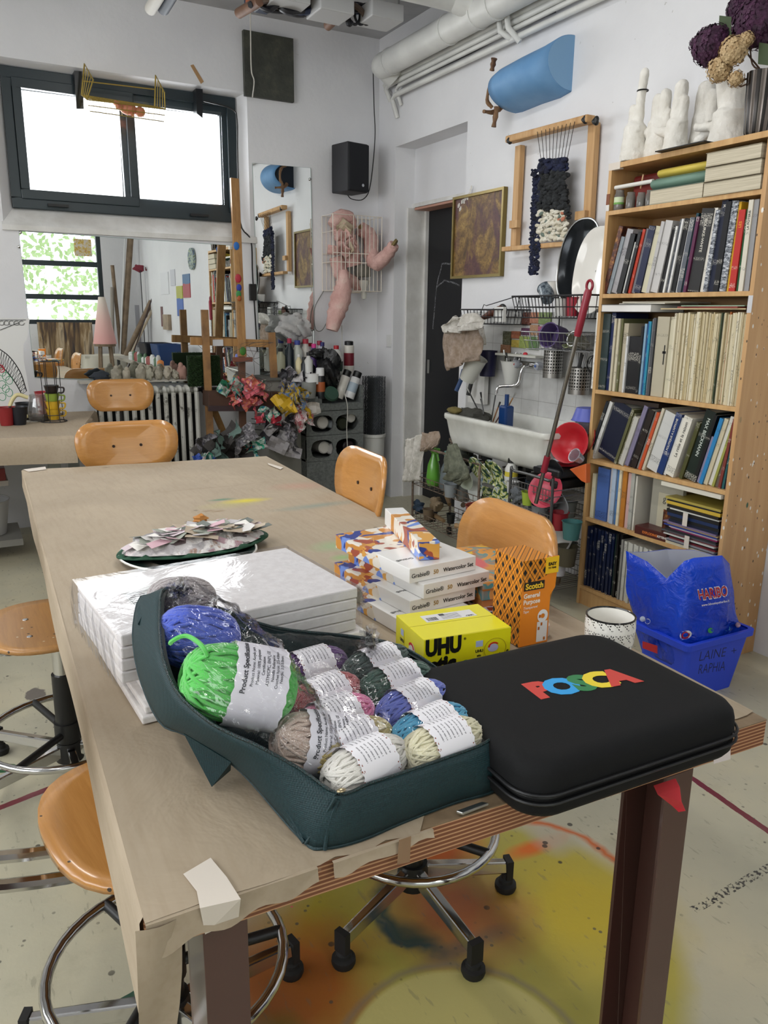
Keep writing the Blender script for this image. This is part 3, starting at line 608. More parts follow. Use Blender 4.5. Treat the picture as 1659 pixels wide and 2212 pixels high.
# left end of the box
xf = -uw/2-.0006; LEFT = basis((0, -1, 0), (0, 0, 1))
MB().box((xf-.0002, .022, .03), (xf+.0004, .036, .072)).build('glue_stick_picture', M('d9d040', .4), t); MB().box((xf-.0004, .023, .062), (xf+.0003, .035, .073)).build('glue_stick_cap', M('a9b6d6', .4), t)
text('UHU', 'lettering', KK, t, Vector((xf-.0005, .029, .053)), LEFT, .0075, .0004, .0001)
MB().add([(xf, -.012+.013*math.cos(a), .05+.014*math.sin(a)) for a in [2*PI*i/24 for i in range(24)]], [tuple(range(24))]).build('white_spot', M('d8d5d0', .5), t, solid=.0003)
b = MB(); b.add([(xf-.0004, -.010+(.012 if k == 0 else .008)*math.cos(.5+2.4*i/12), .052+(.012 if k == 0 else .008)*math.sin(.5+2.4*i/12)) for i in range(13) for k in (0, 1)], [(2*i, 2*i+1, 2*i+3, 2*i+2) for i in range(12)]); b.build('red_arrow', M('c8281e', .5), t, solid=.0003)
# sticker on top and seam
TOP = basis((1, 0, 0), (0, 1, 0)); zt = uh+.0004
MB().box((-.045, .008, zt-.0003), (.052, .038, zt+.0001)).build('shipping_label', M('d9d8da', .5), t)
def barcode(t, x0, x1, y0, y1, z, n=22, seed=1, fn=None):
    rn = random.Random(seed); b = MB(); x = x0
    while x < x1: w = rn.choice((.0004, .0007, .0011)); b.box((x, y0, z), (x+w, y1, z+.0002)); x += w+rn.choice((.0005, .0009))
    b.build('barcode', KK, t)
barcode(t, -.04, -.02, .012, .026, zt)
b = MB()
for k in range(5): b.box((-.012+.0*k, .013+.0045*k, zt), (.024, .0142+.0045*k, zt+.0002))
b.box((-.012, .028, zt), (-.002, .036, zt+.0002)); b.build('label_print', M('5a5a5e', .5), t)
text('UHU', 'lettering', KK, t, Vector((.040, .013, zt)), TOP @ Matrix.Rotation(PI, 3, 'Z'), .007, .0004, .0001)
MB().box((-uw/2, -.0005, uh-.0001), (uw/2, .0005, uh+.0003)).build('flap_seam', M('b5aa12', .5), t)
MB().tube([(-uw/2, -ud/2+.001, uh), (uw/2, -ud/2+.001, uh)], .0005, 4).build('fold_edge', M('c8bd30', .5), t)
# ---------------------------------------------------------------- orange plaid tape box
def plaid():
    t = NT('orange_plaid_print', .35)
    q = t.xyz(t.map(rot=(0, 0, 0))); h = t.math('ADD', q[0], t.math('MULTIPLY', q[1], -1)); s = 1/.020
    a = t.math('MULTIPLY', t.math('ADD', t.math('MULTIPLY', h, .9), t.math('MULTIPLY', q[2], .62)), s); b = t.math('MULTIPLY', t.math('SUBTRACT', t.math('MULTIPLY', h, .9), t.math('MULTIPLY', q[2], .62)), s)
    fa = t.math('FRACT', a); fb = t.math('FRACT', b)
    ba = t.math('LESS_THAN', fa, .42); bb = t.math('LESS_THAN', fb, .42)
    la = t.math('LESS_THAN', t.math('ABSOLUTE', t.math('SUBTRACT', fa, .7)), .035); lb = t.math('LESS_THAN', t.math('ABSOLUTE', t.math('SUBTRACT', fb, .7)), .035)
    k = t.math('MULTIPLY', ba, bb); one = t.math('MULTIPLY', t.math('ADD', ba, bb), .38)
    c = t.mix(one, 'e8921e', '7a4a14'); c = t.mix(k, c, '141210'); c = t.mix(t.math('MAXIMUM', la, lb), c, '241a10'); t.col(c); return t.m
PLD = plaid(); ORG = M('e8871c', .35)
sc_w, sc_d, sc_h = .0675, .087, .168; sc0 = Vector((.906, 1.117, Z0)); t = T('adhesive_tape_box', 'tall orange Scotch transparent tape box with black plaid print', 'box', sc0, R(-1))
b = MB(); b.box((-sc_w/2, -sc_d/2, 0), (sc_w/2, sc_d/2, sc_h)); o = b.build('carton', [ORG, PLD], t, bevel=.0006)
for p in o.data.polygons:
    if p.normal.x < -.5 or p.normal.z > .5: p.material_index = 1
b = MB(); b.prism([(-sc_w/2-.0003, -sc_d/2-.0005, sc_h-.052), (sc_w/2, -sc_d/2-.0005, sc_h-.030), (sc_w/2, -sc_d/2-.0005, sc_h), (-sc_w/2-.0003, -sc_d/2-.0005, sc_h)], (0, .0005, 0)); b.build('plaid_band', PLD, t)
b = MB(); b.box((sc_w/2-.001, -sc_d/2, sc_h-.03), (sc_w/2+.014, -sc_d/2+.0012, sc_h+.001)); b.prism([(sc_w/2-.001, -sc_d/2, sc_h-.075), (sc_w/2+.010, -sc_d/2, sc_h-.06), (sc_w/2+.012, -sc_d/2, sc_h-.03), (sc_w/2-.001, -sc_d/2, sc_h-.03)], (0, .0012, 0)); b.build('hang_flap', ORG, t)
YE = M('f0c020', .35); MB().box((sc_w/2-.016, -sc_d/2-.0012, sc_h-.031), (sc_w/2+.0142, -sc_d/2-.0007, sc_h+.0005)).build('yellow_corner', YE, t)
f2 = -sc_d/2-.0015
text('EASY', 'lettering', KK, t, Vector((sc_w/2-.001, f2, sc_h-.013)), FRONT, .0082, .0004, .0001); text('TO TEAR', 'lettering', KK, t, Vector((sc_w/2-.001, f2, sc_h-.0205)), FRONT, .0045, .0002, .0001)
MB().box((-.029, f2, sc_h-.058), (.017, f2+.0012, sc_h-.042)).build('name_band', M('18120c', .4), t)
text('Scotch', 'lettering', M('f2c62a', .4), t, Vector((-.006, f2-.0003, sc_h-.0505)), FRONT, .0150, .0005, .0001)
wl = M('f4ece0', .5)
for s_, z, sz in (('General', .069, .0125), ('Purpose', .081, .0125), ('Transparent', .092, .0072), ('Tape', .0995, .0072)):
    text(s_, 'lettering', wl, t, Vector((-.0285, f2+.001, sc_h-z)), FRONT, sz, .0003 if sz > .01 else 0, .0001, 'LEFT', .92, shear=0 if sz > .01 else .25)
ringo('tape_roll_picture', M('e9e9ea', .3), t, (.018, .055), .012, .0125, .0072, y=f2+.0008)
MB().box((.006, f2+.0005, .004), (.030, f2+.001, .044)).build('tape_tower_picture', M('e4e4e6', .3), t)
for q in ((.009, .052), (.014, .036), (.022, .006), (.008, .028)): MB().box((q[0], f2+.0001, q[1]), (q[0]+.004, f2+.0006, q[1]+.006)).build('tiny_roll_picture', M('b5651c', .4), t)
ringo('tape_roll_picture', M('c8c8cc', .3), t, (.018, .055), .0052, .0052, .0006, y=f2+.0006)
# ---------------------------------------------------------------- watercolour boxes
def floral():
    t = NT('floral_print', .35); s = t.map(scale=(1, 1, 1)); s2 = t.map(loc=(.5, .2, .1))
    c = t.n('ShaderNodeRGB').outputs[0]; c.default_value = lin('e4ded2') if hasattr(c, 'default_value') else c
    for sd, colr, sc in ((.3, 'c98a3e', 11), (1.7, '6f8fd8', 10), (3.1, '2c3f8c', 12), (4.9, 'a4503a', 11), (6.2, 'd9a04c', 18)):
        v = t.map(loc=(sd, sd*.7, sd*.3)); n = t.n('ShaderNodeTexNoise', Scale=sc, Detail=1.5, Distortion=1.2); t.set(n.inputs['Vector'], v)
        k = t.ramp(n.outputs['Fac'], (.585, 0.0), (.60, 1.0)); c = t.mix(k, c, colr)
    t.col(c); return t.m
FLO = floral(); BOXW = M('e9e8e6', .28, coat=.3); GOLD = M('a8843c', .4)
def wc(label, base, rz, w=.166, d=.285, h=.031, fl=.55, lead='Grabie\u00ae', grp=None):
    t = T('watercolor_box', label, 'box', base, rz, grp)
    MB().box((-w/2, -d/2, 0), (w/2, d/2, h)).build('carton', BOXW, t, bevel=.0012)
    y = d/2-d*fl; b = MB(); b.box((-w/2-.0006, y, -.0001), (w/2+.0006, d/2+.0006, h+.0006)); b.prism([(-w/2-.0005, y+.002, 0), (-w/2-.0005, y-.03, .0), (-w/2-.0005, y-.012, h), (-w/2-.0005, y+.002, h)], (.0006, 0, 0))
    b.build('floral_sleeve', FLO, t, bevel=.001)
    yy = -d/2-.0006
    text(lead, 'lettering', M('2a2a2c', .4), t, Vector((-w*.34, yy, h*.46)), FRONT, .0125, .0001, .0001)
    text('50', 'lettering', GOLD, t, Vector((-w*.115, yy, h*.46)), FRONT, .0125, .0002, .0001); text('Watercolor Set', 'lettering', M('1a1a1c', .4), t, Vector((w*.225, yy, h*.46)), FRONT, .0120, .0002, .0001)
    TT = basis((-1, 0, 0), (0, -1, 0))
    text('50', 'lettering', M('1a1a1c', .4), t, Vector((-.005, -d/2+.058, h+.0003)), TT, .026, .0004, .0001); text('Grabie\u00ae', 'lettering', M('3a3a3c', .4), t, Vector((-w*.34, -d/2+.055, h+.0003)), TT, .012, 0, .0001)
    MB().box((w*.18, -d/2+.085, h), (w*.36, -d/2+.098, h+.0004)).build('gold_bar', GOLD, t)
    return t
WR = R(4.8)
def rotv(x, y, a): return Vector((x*math.cos(a)-y*math.sin(a), x*math.sin(a)+y*math.cos(a), 0))
base0 = Vector((.807, 1.398, 0))
lab = ['lowest white and floral watercolor set box in the stack', 'second white watercolor set box from the bottom of the stack, sticking out', 'white Watercolor Set box lying under the topmost one', 'topmost white Watercolor Set box of the stack, half in floral paper']
offs = [(-.035, -.035, 0), (-.008, -.01, 1), (.022, -.018, 0), (0, 0, 0)]
for k, (dx, dy, dr) in enumerate(offs):
    wc(lab[k], base0+rotv(dx, dy, WR)+Vector((0, 0, Z0+k*.0305)), WR+R(dr), h=.030)
# small long box on top
t = T('gift_box', 'small long white box with floral print lying on the watercolor boxes', 'box', Vector((.868, 1.475, Z0+.1225)), R(-21.5)); q = .043
# fit by its top corners
A4 = [az(312*.4219+700, 90*.4219+1060, .942), az(405*.4219+700, 88*.4219+1060, .942), az(595*.4219+700, 262*.4219+1060, .942), az(487*.4219+700, 262*.4219+1060, .942)]
ctr = sum(A4, Vector())/4; dl = ((A4[0]+A4[1])-(A4[2]+A4[3]))/2; ll = dl.length; rz = math.atan2(dl.y, dl.x)-PI/2; ww = ((A4[1]-A4[0]).length+(A4[2]-A4[3]).length)/2
t.location = (ctr.x, ctr.y, Z0+.1225); t.rotation_euler = (0, 0, rz); hh = .942-Z0-.1225
MB().box((-ww/2, -ll/2, 0), (ww/2, ll/2, hh)).build('carton', FLO, t, bevel=.001)
MB().box((-ww/2-.0006, ll/2-.055, -.0), (ww/2+.0006, ll/2+.0006, hh+.0006)).build('white_end', BOXW, t, bevel=.001)
# floral lidded boxes behind, paint palette tin and pencil tin
t = T('pastel_set_box', 'flat art set carton with pink hand and teal picture behind the orange box', 'box', (1.0, 1.36, Z0), R(-3))
def art():
    t = NT('art_set_print', .35); c = t.ramp(t.noise(9, 2, dist=2), (.34, '1f93a8'), (.36, 'd9954a'), (.48, 'e0a860'), (.5, '3aa0b0'), (.62, 'c9824a'), (.64, 'e8c850'), interp='LINEAR')
    k = t.blob(-.045, .015, .045, .07, .2, .3, 25); c = t.mix(k, c, 'd9707a'); t.col(c); return t.m
for k, h0 in enumerate((0,)):
    MB().box((-.085, -.12, .028), (.085, .12, .068)).build('carton', art(), t, bevel=.002)
    MB().box((-.085, -.122, .050), (.085, .120, .053)).build('lid_line', M('b07030', .5), t)
MB().box((-.083, -.115, 0), (.083, .115, .028)).build('under_tray', M('c98a50', .6), t)
t = T('paint_palette', 'open white paint pan tray with dark colour wells behind the tape box', 'palette', (.885, 1.205, Z0), R(0)); MB().box((-.075, -.03, 0), (.075, .10, .012)).build('tray', M('dcdae8', .35), t, bevel=.002)
cols = ['7a1f3a', '2a2a5a', '1f4a3a', '8a3a2a', '44304a', 'b04a5a', '28405a', '5a2a2a']
for i in range(6):
    for j in range(5):
        MB().box((-.07+i*.024, -.026+j*.025, .0118), (-.07+i*.024+.018, -.026+j*.025+.018, .0128)).build('paint_pan', M(cols[(i*3+j*5) % 8], .4), t)
t.rotation_euler = (0, 0, R(-18)); t.location.x += .02
p = az(1182, 1372, Z0); t = tag(MB().lathe((p.x-.01, p.y+.01, Z0), [(0, 0), (.018, 0), (.018, .022), (.016, .024), (0, .024)], 24).build('adhesive_tape_roll', M('c9b8b0', .3), smooth=True), 'pale tape roll behind the orange tape box', 'tape roll')
# ---------------------------------------------------------------- canvases
CANV = noisy('primed_canvas', 'e4e0de', 'efecea', 60, .7, .1); FILM = glass('shrink_film', 'f8f8fa', .035, .09, .5, 5)
cc = Vector((.367, 1.297, 0)); cr = R(4.6); TOPZ = .915
def canvas(label, c, rz, z, w=.40, d=.285, h=.018, group=None):
    t = T('stretched_canvas', label, 'canvas', (c.x, c.y, z), rz, group)
    MB().box((-w/2, -d/2, .0), (w/2, d/2, h-.001)).build('canvas_cloth', CANV, t, bevel=.0025); 
    MB().box((-w/2+.018, -d/2+.018, -.0006), (w/2-.018, d/2-.018, .0006)).build('stretcher_back', M('c8bfb0', .7), t)
    return t
lz = Z0
lc = Vector((.385, 1.262, 0))
for k, (nm, dx, dy, dr, w, d) in enumerate((('lowest loose white canvas under the wrapped pack', .0, .0, 3, .40, .30), ('second loose white canvas from the table', .005, .008, 3.5, .40, .30), ('third loose white canvas from the table', .010, .02, 3.2, .39, .29), ('fourth loose canvas, just below the wrapped pack', .012, .03, 4.4, .385, .285))):
    canvas(nm, lc+Vector((dx, dy, 0)), R(dr), lz+k*.0135, w, d, .013)
n0 = lz+.0545
pack = []
for k in range(4):
    pack.append(canvas(('topmost white canvas of the pack wrapped in clear film', 'second wrapped white canvas from the top of the pack', 'third wrapped white canvas from the top of the pack', 'lowest wrapped white canvas of the pack')[3-k], cc+Vector((.001*k, 0, 0)), cr, n0+k*.0198, .41, .285, .0195))
hh = 4*.0198
def wrapf():
    b = MB(); w, d = .41+.008, .285+.008; rn = random.Random(11)
    sc = lambda u, v, a: .003*math.sin(u*31*a+v*17)*math.sin(v*23-u*9*a)
    n = 40; top = [[(-w/2+w*i/n, -d/2+d*j/14, hh+.0022+.0012*abs(sc(i/n, j/14, 1))*300*.3) for i in range(n+1)] for j in range(15)]
    b.add([p for r in top for p in r], [(j*(n+1)+i, j*(n+1)+i+1, (j+1)*(n+1)+i+1, (j+1)*(n+1)+i) for j in range(14) for i in range(n)])
    for (p, q, o) in (((-w/2, -d/2), (w/2, -d/2), (0, -1)), ((w/2, -d/2), (w/2, d/2), (1, 0)), ((w/2, d/2), (-w/2, d/2), (0, 1)), ((-w/2, d/2), (-w/2, -d/2), (-1, 0))):
        vs = []; m = 30
        for k, z in enumerate((hh+.0022, hh*.8, hh*.6, hh*.4, hh*.2, -.0)):
            for i in range(m+1):
                f = i/m; a = .0015+(.006*abs(math.sin(i*1.9+k*1.1)) if 0 < k else 0)*(1 if abs(o[0]) else .45); vs.append((p[0]+(q[0]-p[0])*f+o[0]*a, p[1]+(q[1]-p[1])*f+o[1]*a, z))
        b.add(vs, [(k*(m+1)+i, k*(m+1)+i+1, (k+1)*(m+1)+i+1, (k+1)*(m+1)+i) for k in range(5) for i in range(m)])
    return b
o = wrapf().build('shrink_wrap', FILM, None, smooth=True); o.location = (cc.x, cc.y, n0); o.rotation_euler = (0, 0, cr); tag(o, 'clear wrinkled plastic film around the upper four canvases', 'plastic wrap')
t = pack[3]; MB().box((-.155, -.10, .0190), (-.045, .055, .0196)).build('paper_label', M('dcdcd8', .5), t)
PR = M('55555a', .5)
barcode(t, -.10, -.065, -.085, -.055, .0196, seed=4)
b = MB()
for i in range(7):
    for j in range(2): b.box((-.150+j*.05, -.03+i*.009, .0196), (-.150+j*.05+.03+.006*math.sin(i*3), -.027+i*.009, .0198))
b.build('label_print', PR, t); b = MB()
for r in ((-.152, -.035, -.104, .03), (-.102, -.035, -.055, .03)):
    for e in ((r[0], r[1], r[2], r[1]+.0008), (r[0], r[3], r[2], r[3]+.0008), (r[0], r[1], r[0]+.0008, r[3]), (r[2], r[1], r[2]+.0008, r[3])): b.box((e[0], e[1], .0196), (e[2], e[3], .0199))
b.build('label_frame', PR, t)
text('Made', 'lettering', KK, t, Vector((-.062, .04, .0197)), basis((1, .0, 0), (0, 1, 0)), .014, .0006, .0001)
# ---------------------------------------------------------------- plate with paper fish
p = az(395, 1200, Z0+.01); p = Vector((.475, 1.90, 0))
t = T('plate', 'dark glazed plate with a pale rim under the papier mache fish', 'plate', (p.x, p.y, Z0))
MB().lathe((0, 0, 0), [(0, .002), (.09, .002), (.10, .004), (.165, .016)], 48).build('dish', M('16231f', .12), t, smooth=True)
MB().tube([(.168*math.cos(2*PI*i/48), .168*math.sin(2*PI*i/48), .0175) for i in range(48)], .0028, 6, True).build('rim', M('cfcfc8', .15), t, smooth=True)
def collage():
    t = NT('painted_paper_collage', .6); v = t.voro(26, t.map(scale=(1, 1.8, 1), rot=(0, 0, .3)), out='Color')
    n = t.xyz(v); c = t.ramp(n[0], (0, 'd8d4d2'), (.35, 'b9b4b6'), (.55, '5a5a58'), (.7, 'c9a0ac'), (.85, '3f4a44'), (1, 'e4e0da'))
    k = t.ramp(t.noise(14, 5, dist=2), (.5, 0.0), (.6, 1.0)); c = t.mix(k, c, 'e2dedc'); k = t.ramp(t.noise(9, 4, t.map(loc=(3, 1, 0)), dist=2), (.62, 0.0), (.68, .8)); c = t.mix(k, c, 'c9506e')
    k = t.ramp(t.noise(11, 4, t.map(loc=(8, 1, 0)), dist=2), (.63, 0.0), (.68, .7)); c = t.mix(k, c, '8a5a34'); t.col(c); t.bump(t.noise(40, 4), .6, .01); return t.m
COLL = collage()
f0 = Vector((.51, 1.925, 0)); t = T('paper_fish', 'fish shaped form of painted torn papers edged in green, on the plate', 'sculpture', (f0.x, f0.y, Z0+.016), R(3))
def fish_out(k=1): return [(k*x, k*y) for x, y in ((-.20, -.005), (-.17, .05), (-.10, .085), (0, .105), (.09, .09), (.14, .065), (.175, .055), (.18, .0), (.14, -.045), (.07, -.085), (-.03, -.095), (-.12, -.07), (-.18, -.04))]
oc = closed_curve([(x, y, 0) for x, y in fish_out()], 4)
def dome(oc, h, z0, k=1.0):
    n = len(oc); vs = []; rs = (1, .95, .8, .55, .25, .02); fs = []
    for r in rs:
        for i, q in enumerate(oc): vs.append((q.x*r*k, q.y*r*k, z0+h*(1-r**2.5)+.004*math.sin(i*2.3+r*9)*(r < .97)+.003*math.sin(i*5.1+r*19)*(r < .97)))
    for j in range(len(rs)-1):
        for i in range(n): fs.append((j*n+i, j*n+(i+1) % n, (j+1)*n+(i+1) % n, (j+1)*n+i))
    fs.append(tuple(range((len(rs)-1)*n, len(rs)*n))); return MB().add(vs, fs)
dome(oc, .012, .004, 1.05).build('green_edge', M('1c4a34', .7, bump=.6), t, smooth=True, solid=.004)
dome(oc, .034, .010, .98).build('body', COLL, t, smooth=True)
rn = random.Random(4); SC = [M(c, .65) for c in ('d8d5d2', 'c4bfc2', 'cfc0c6', 'd3aeb8', '9a9f94', '6a706a', 'e6e3dd', 'b8a894')]
for i in range(70):
    x = rn.uniform(-.16, .15); y = rn.uniform(-.07, .08)*(1-abs(x)/.26); h = .048-.03*((x/.19)**2+(y/.1)**2)*.9; a = rn.uniform(-.5, .5)
    l, w = rn.uniform(.016, .04), rn.uniform(.008, .018); mx = Matrix.Rotation(a, 3, 'Z') @ Matrix.Rotation(rn.uniform(-.25, .25), 3, 'X') @ Matrix.Rotation(rn.uniform(-.3, .3), 3, 'Y')
    vs = [mx @ Vector((sx*l*(1+.2*rn.random()), sy*w*(1+.5*rn.random()), 0))+Vector((x, y, h+rn.uniform(0, .004))) for sx, sy in ((-1, -1), (0, -1.3), (1, -1), (1, 1), (0, 1.2), (-1, 1))]
    MB().add(vs, [(0, 1, 2, 3, 4, 5)]).build('paper_scrap', SC[i % 8], t, solid=.0007)
MB().ell((.03, .075, .052), .02, .012, .012, 10, 8, f=lambda d: 1+.25*math.sin(d.x*9+d.z*7)).build('orange_lump', M('b57a3a', .7), t, smooth=True)
# ---------------------------------------------------------------- green zip bag full of yarn
TEAL = NT('dark_teal_nonwoven', .62); TEAL.col(TEAL.mix(TEAL.ramp(TEAL.noise(500, 2), (.4, 0.0), (.6, .35)), '0a282d', '153f44')); TEAL.bump(TEAL.voro(420, rnd=.1), .5, .0012); TEAL = TEAL.m
BAGO = Vector((.42, .9, 0)); bag = T('yarn_bag', 'dark teal zip bag lying open with yarn balls in clear film', 'bag', (BAGO.x, BAGO.y, Z0)); BO = Vector((BAGO.x, BAGO.y, Z0))
rim = [az(731, 1717, .845), az(800, 1694, .846), az(880, 1668, .847), az(970, 1637, .849), az(1040, 1611, .85), az(1063, 1590, .85), az(1050, 1560, .85), az(985, 1480, .851), az(930, 1435, .855), az(880, 1405, .86), az(830, 1387, .865), Vector((.52, 1.08, .87)), Vector((.40, 1.10, .90)), Vector((.30, 1.105, .955)), az(360, 1272, .995), az(345, 1330, .98), az(352, 1420, .96), az(385, 1500, .93), az(450, 1560, .91), az(500, 1588, .9), az(560, 1615, .89), az(650, 1665, .865)]
bot = [az(699, 1831, Z0+.001), az(780, 1813, Z0+.001), az(870, 1775, Z0+.001), az(980, 1733, Z0+.001), az(1055, 1712, Z0+.001), az(1079, 1692, Z0+.003), Vector((.610, .78, Z0+.002)), Vector((.628, .88, Z0+.001)), Vector((.625, .96, Z0+.001)), Vector((.61, 1.03, Z0+.001)), Vector((.585, 1.075, Z0+.001)), Vector((.52, 1.098, Z0+.001)), Vector((.40, 1.105, .80)), Vector((.27, 1.11, .86)), az(318, 1290, .955), az(290, 1350, .93), az(300, 1450, .89), az(345, 1557, .86), az(400, 1585, .855), az(490, 1640, .83), az(545, 1690, .81), az(655, 1815, Z0+.002)]
rim = [p-BO for p in rim]; bot = [p-BO for p in bot]
def opened(loop, n=4): return closed_curve(loop, n)
RC, BC = opened(rim), opened(bot); N = len(RC)
def wallmb():
    vs = []; K = 7
    for k in range(K+1):
        f = k/K
        for i in range(N):
            p = RC[i].lerp(BC[i], f); bul = math.sin(PI*f)*.006; d = Vector((p.x-.0, p.y-.0, 0)); d = d.normalized() if d.length else d
            vs.append(p+d*bul+Vector((0, 0, .0015*math.sin(i*.7+f*5)*math.sin(PI*f))))
    return MB().add(vs, [(k*N+i, k*N+(i+1) % N, (k+1)*N+(i+1) % N, (k+1)*N+i) for k in range(K) for i in range(N)])
wallmb().build('side_wall', TEAL, bag, smooth=True, solid=.003)
c_ = sum(BC, Vector())/N; MB().add(BC+[c_], [(i, (i+1) % N, N) for i in range(N)]).build('base', TEAL, bag, smooth=True, solid=.002)
MB().tube(BC, .0028, 6, True).build('bottom_piping', TEAL, bag, smooth=True)
# vertical corner piping, zipper
MB().tube([RC[0].lerp(BC[0], f)+Vector((-.004*math.sin(PI*f), -.004, 0)) for f in (0.05, .3, .6, .9, 1)], .0025, 6).build('corner_piping', TEAL, bag, smooth=True)
ZIP = NT('zipper_teeth', .35); v = ZIP.voro(700); ZIP.col(ZIP.ramp(v, (.2, '1f4a4c'), (.5, '0a1a1c'))); ZIP.bump(v, .8, .001); ZIP = ZIP.m
MB().tube([p+Vector((0, 0, .0015)) for p in RC], .0022, 6, True).build('zipper', ZIP, bag, smooth=True)
inn = [p+Vector((-p.x, -p.y, 0)).normalized()*.006+Vector((0, 0, -.002)) for p in RC]
MB().add(RC+inn, [(i, (i+1) % N, N+(i+1) % N, N+i) for i in range(N)]).build('zipper_tape', M('0c1c1e', .6), bag, smooth=True)
MB().ell(RC[0]+Vector((.004, .001, .004)), .006, .004, .002, 10, 6).build('zipper_pull', M('b8a888', .3, 1), bag, smooth=True)
# loose gusset flaps
def flap(pts, name='gusset_flap'):
    p = [q-BO for q in pts]; MB().add(p, [tuple(range(len(p)))] if len(p) == 3 else [(0, 1, 3), (1, 2, 3)]).build(name, TEAL, bag, solid=.003)
flap([az(398, 1583, .862), az(500, 1645, .835), az(497, 1662, .812), az(458, 1698, .79)])
flap([az(726, 1716, .848), az(560, 1640, .86), az(655, 1822, Z0+.002), az(668, 1806, .79)])
flap([az(330, 1290, .975), az(299, 1350, .95), az(296, 1320, .955), az(312, 1296, .965)])
MB().tube([p-BO for p in (az(548, 1650, .85), az(600, 1735, .81), az(657, 1820, Z0+.004))], .0025, 6).build('flap_seam', TEAL, bag, smooth=True)
MB().tube([p-BO for p in (az(725, 1722, .848), az(700, 1765, .82), az(660, 1822, Z0+.004))], .002, 6).build('flap_seam', TEAL, bag, smooth=True)
# yarn
YM = {}
def yarn_mat(c):
    if c not in YM:
        t = NT('yarn_'+c, .9); n = t.noise(700, 3); t.b.inputs['Sheen Weight'].default_value = .3; k = t.mix(t.ramp(n, (.35, 0.0), (.7, .35)), c, 'ffffff' if c > '8' else '9a9aa0'); t.col(k); t.bump(n, .4, .001); YM[c] = t.m
    return YM[c]
def label_mat():
    t = NT('printed_yarn_label', .45); q = t.xyz()
    s = t.math('LESS_THAN', t.math('FRACT', t.math('MULTIPLY', q[0], 170)), .30); an = t.math('ARCTAN2', q[1], q[2])
    nv = t.n('ShaderNodeCombineXYZ'); t.set(nv.inputs[0], t.math('FLOOR', t.math('MULTIPLY', q[0], 170))); t.set(nv.inputs[1], t.math('MULTIPLY', an, 12)); 
    br = t.ramp(t.noise(1.4, 2, nv.outputs[0]), (.42, 0.0), (.46, 1.0)); ln = t.math('LESS_THAN', t.math('ABSOLUTE', t.math('SUBTRACT', t.math('ABSOLUTE', an), .45)), .38)
    ins = t.math('LESS_THAN', t.math('ABSOLUTE', q[0]), .021); k = t.math('MULTIPLY', t.math('MULTIPLY', t.math('MULTIPLY', s, br), ln), ins)
    c = t.mix(t.math('MULTIPLY', k, .7), 'eceaf0', '4a4a52')
    v = t.voro(300); e = t.math('GREATER_THAN', t.math('ABSOLUTE', q[0]), .0245); k2 = t.math('MULTIPLY', e, t.ramp(v, (.32, 1.0), (.36, 0.0))); c = t.mix(k2, c, '8a4a3a'); t.col(c); return t.m
LAB = label_mat()
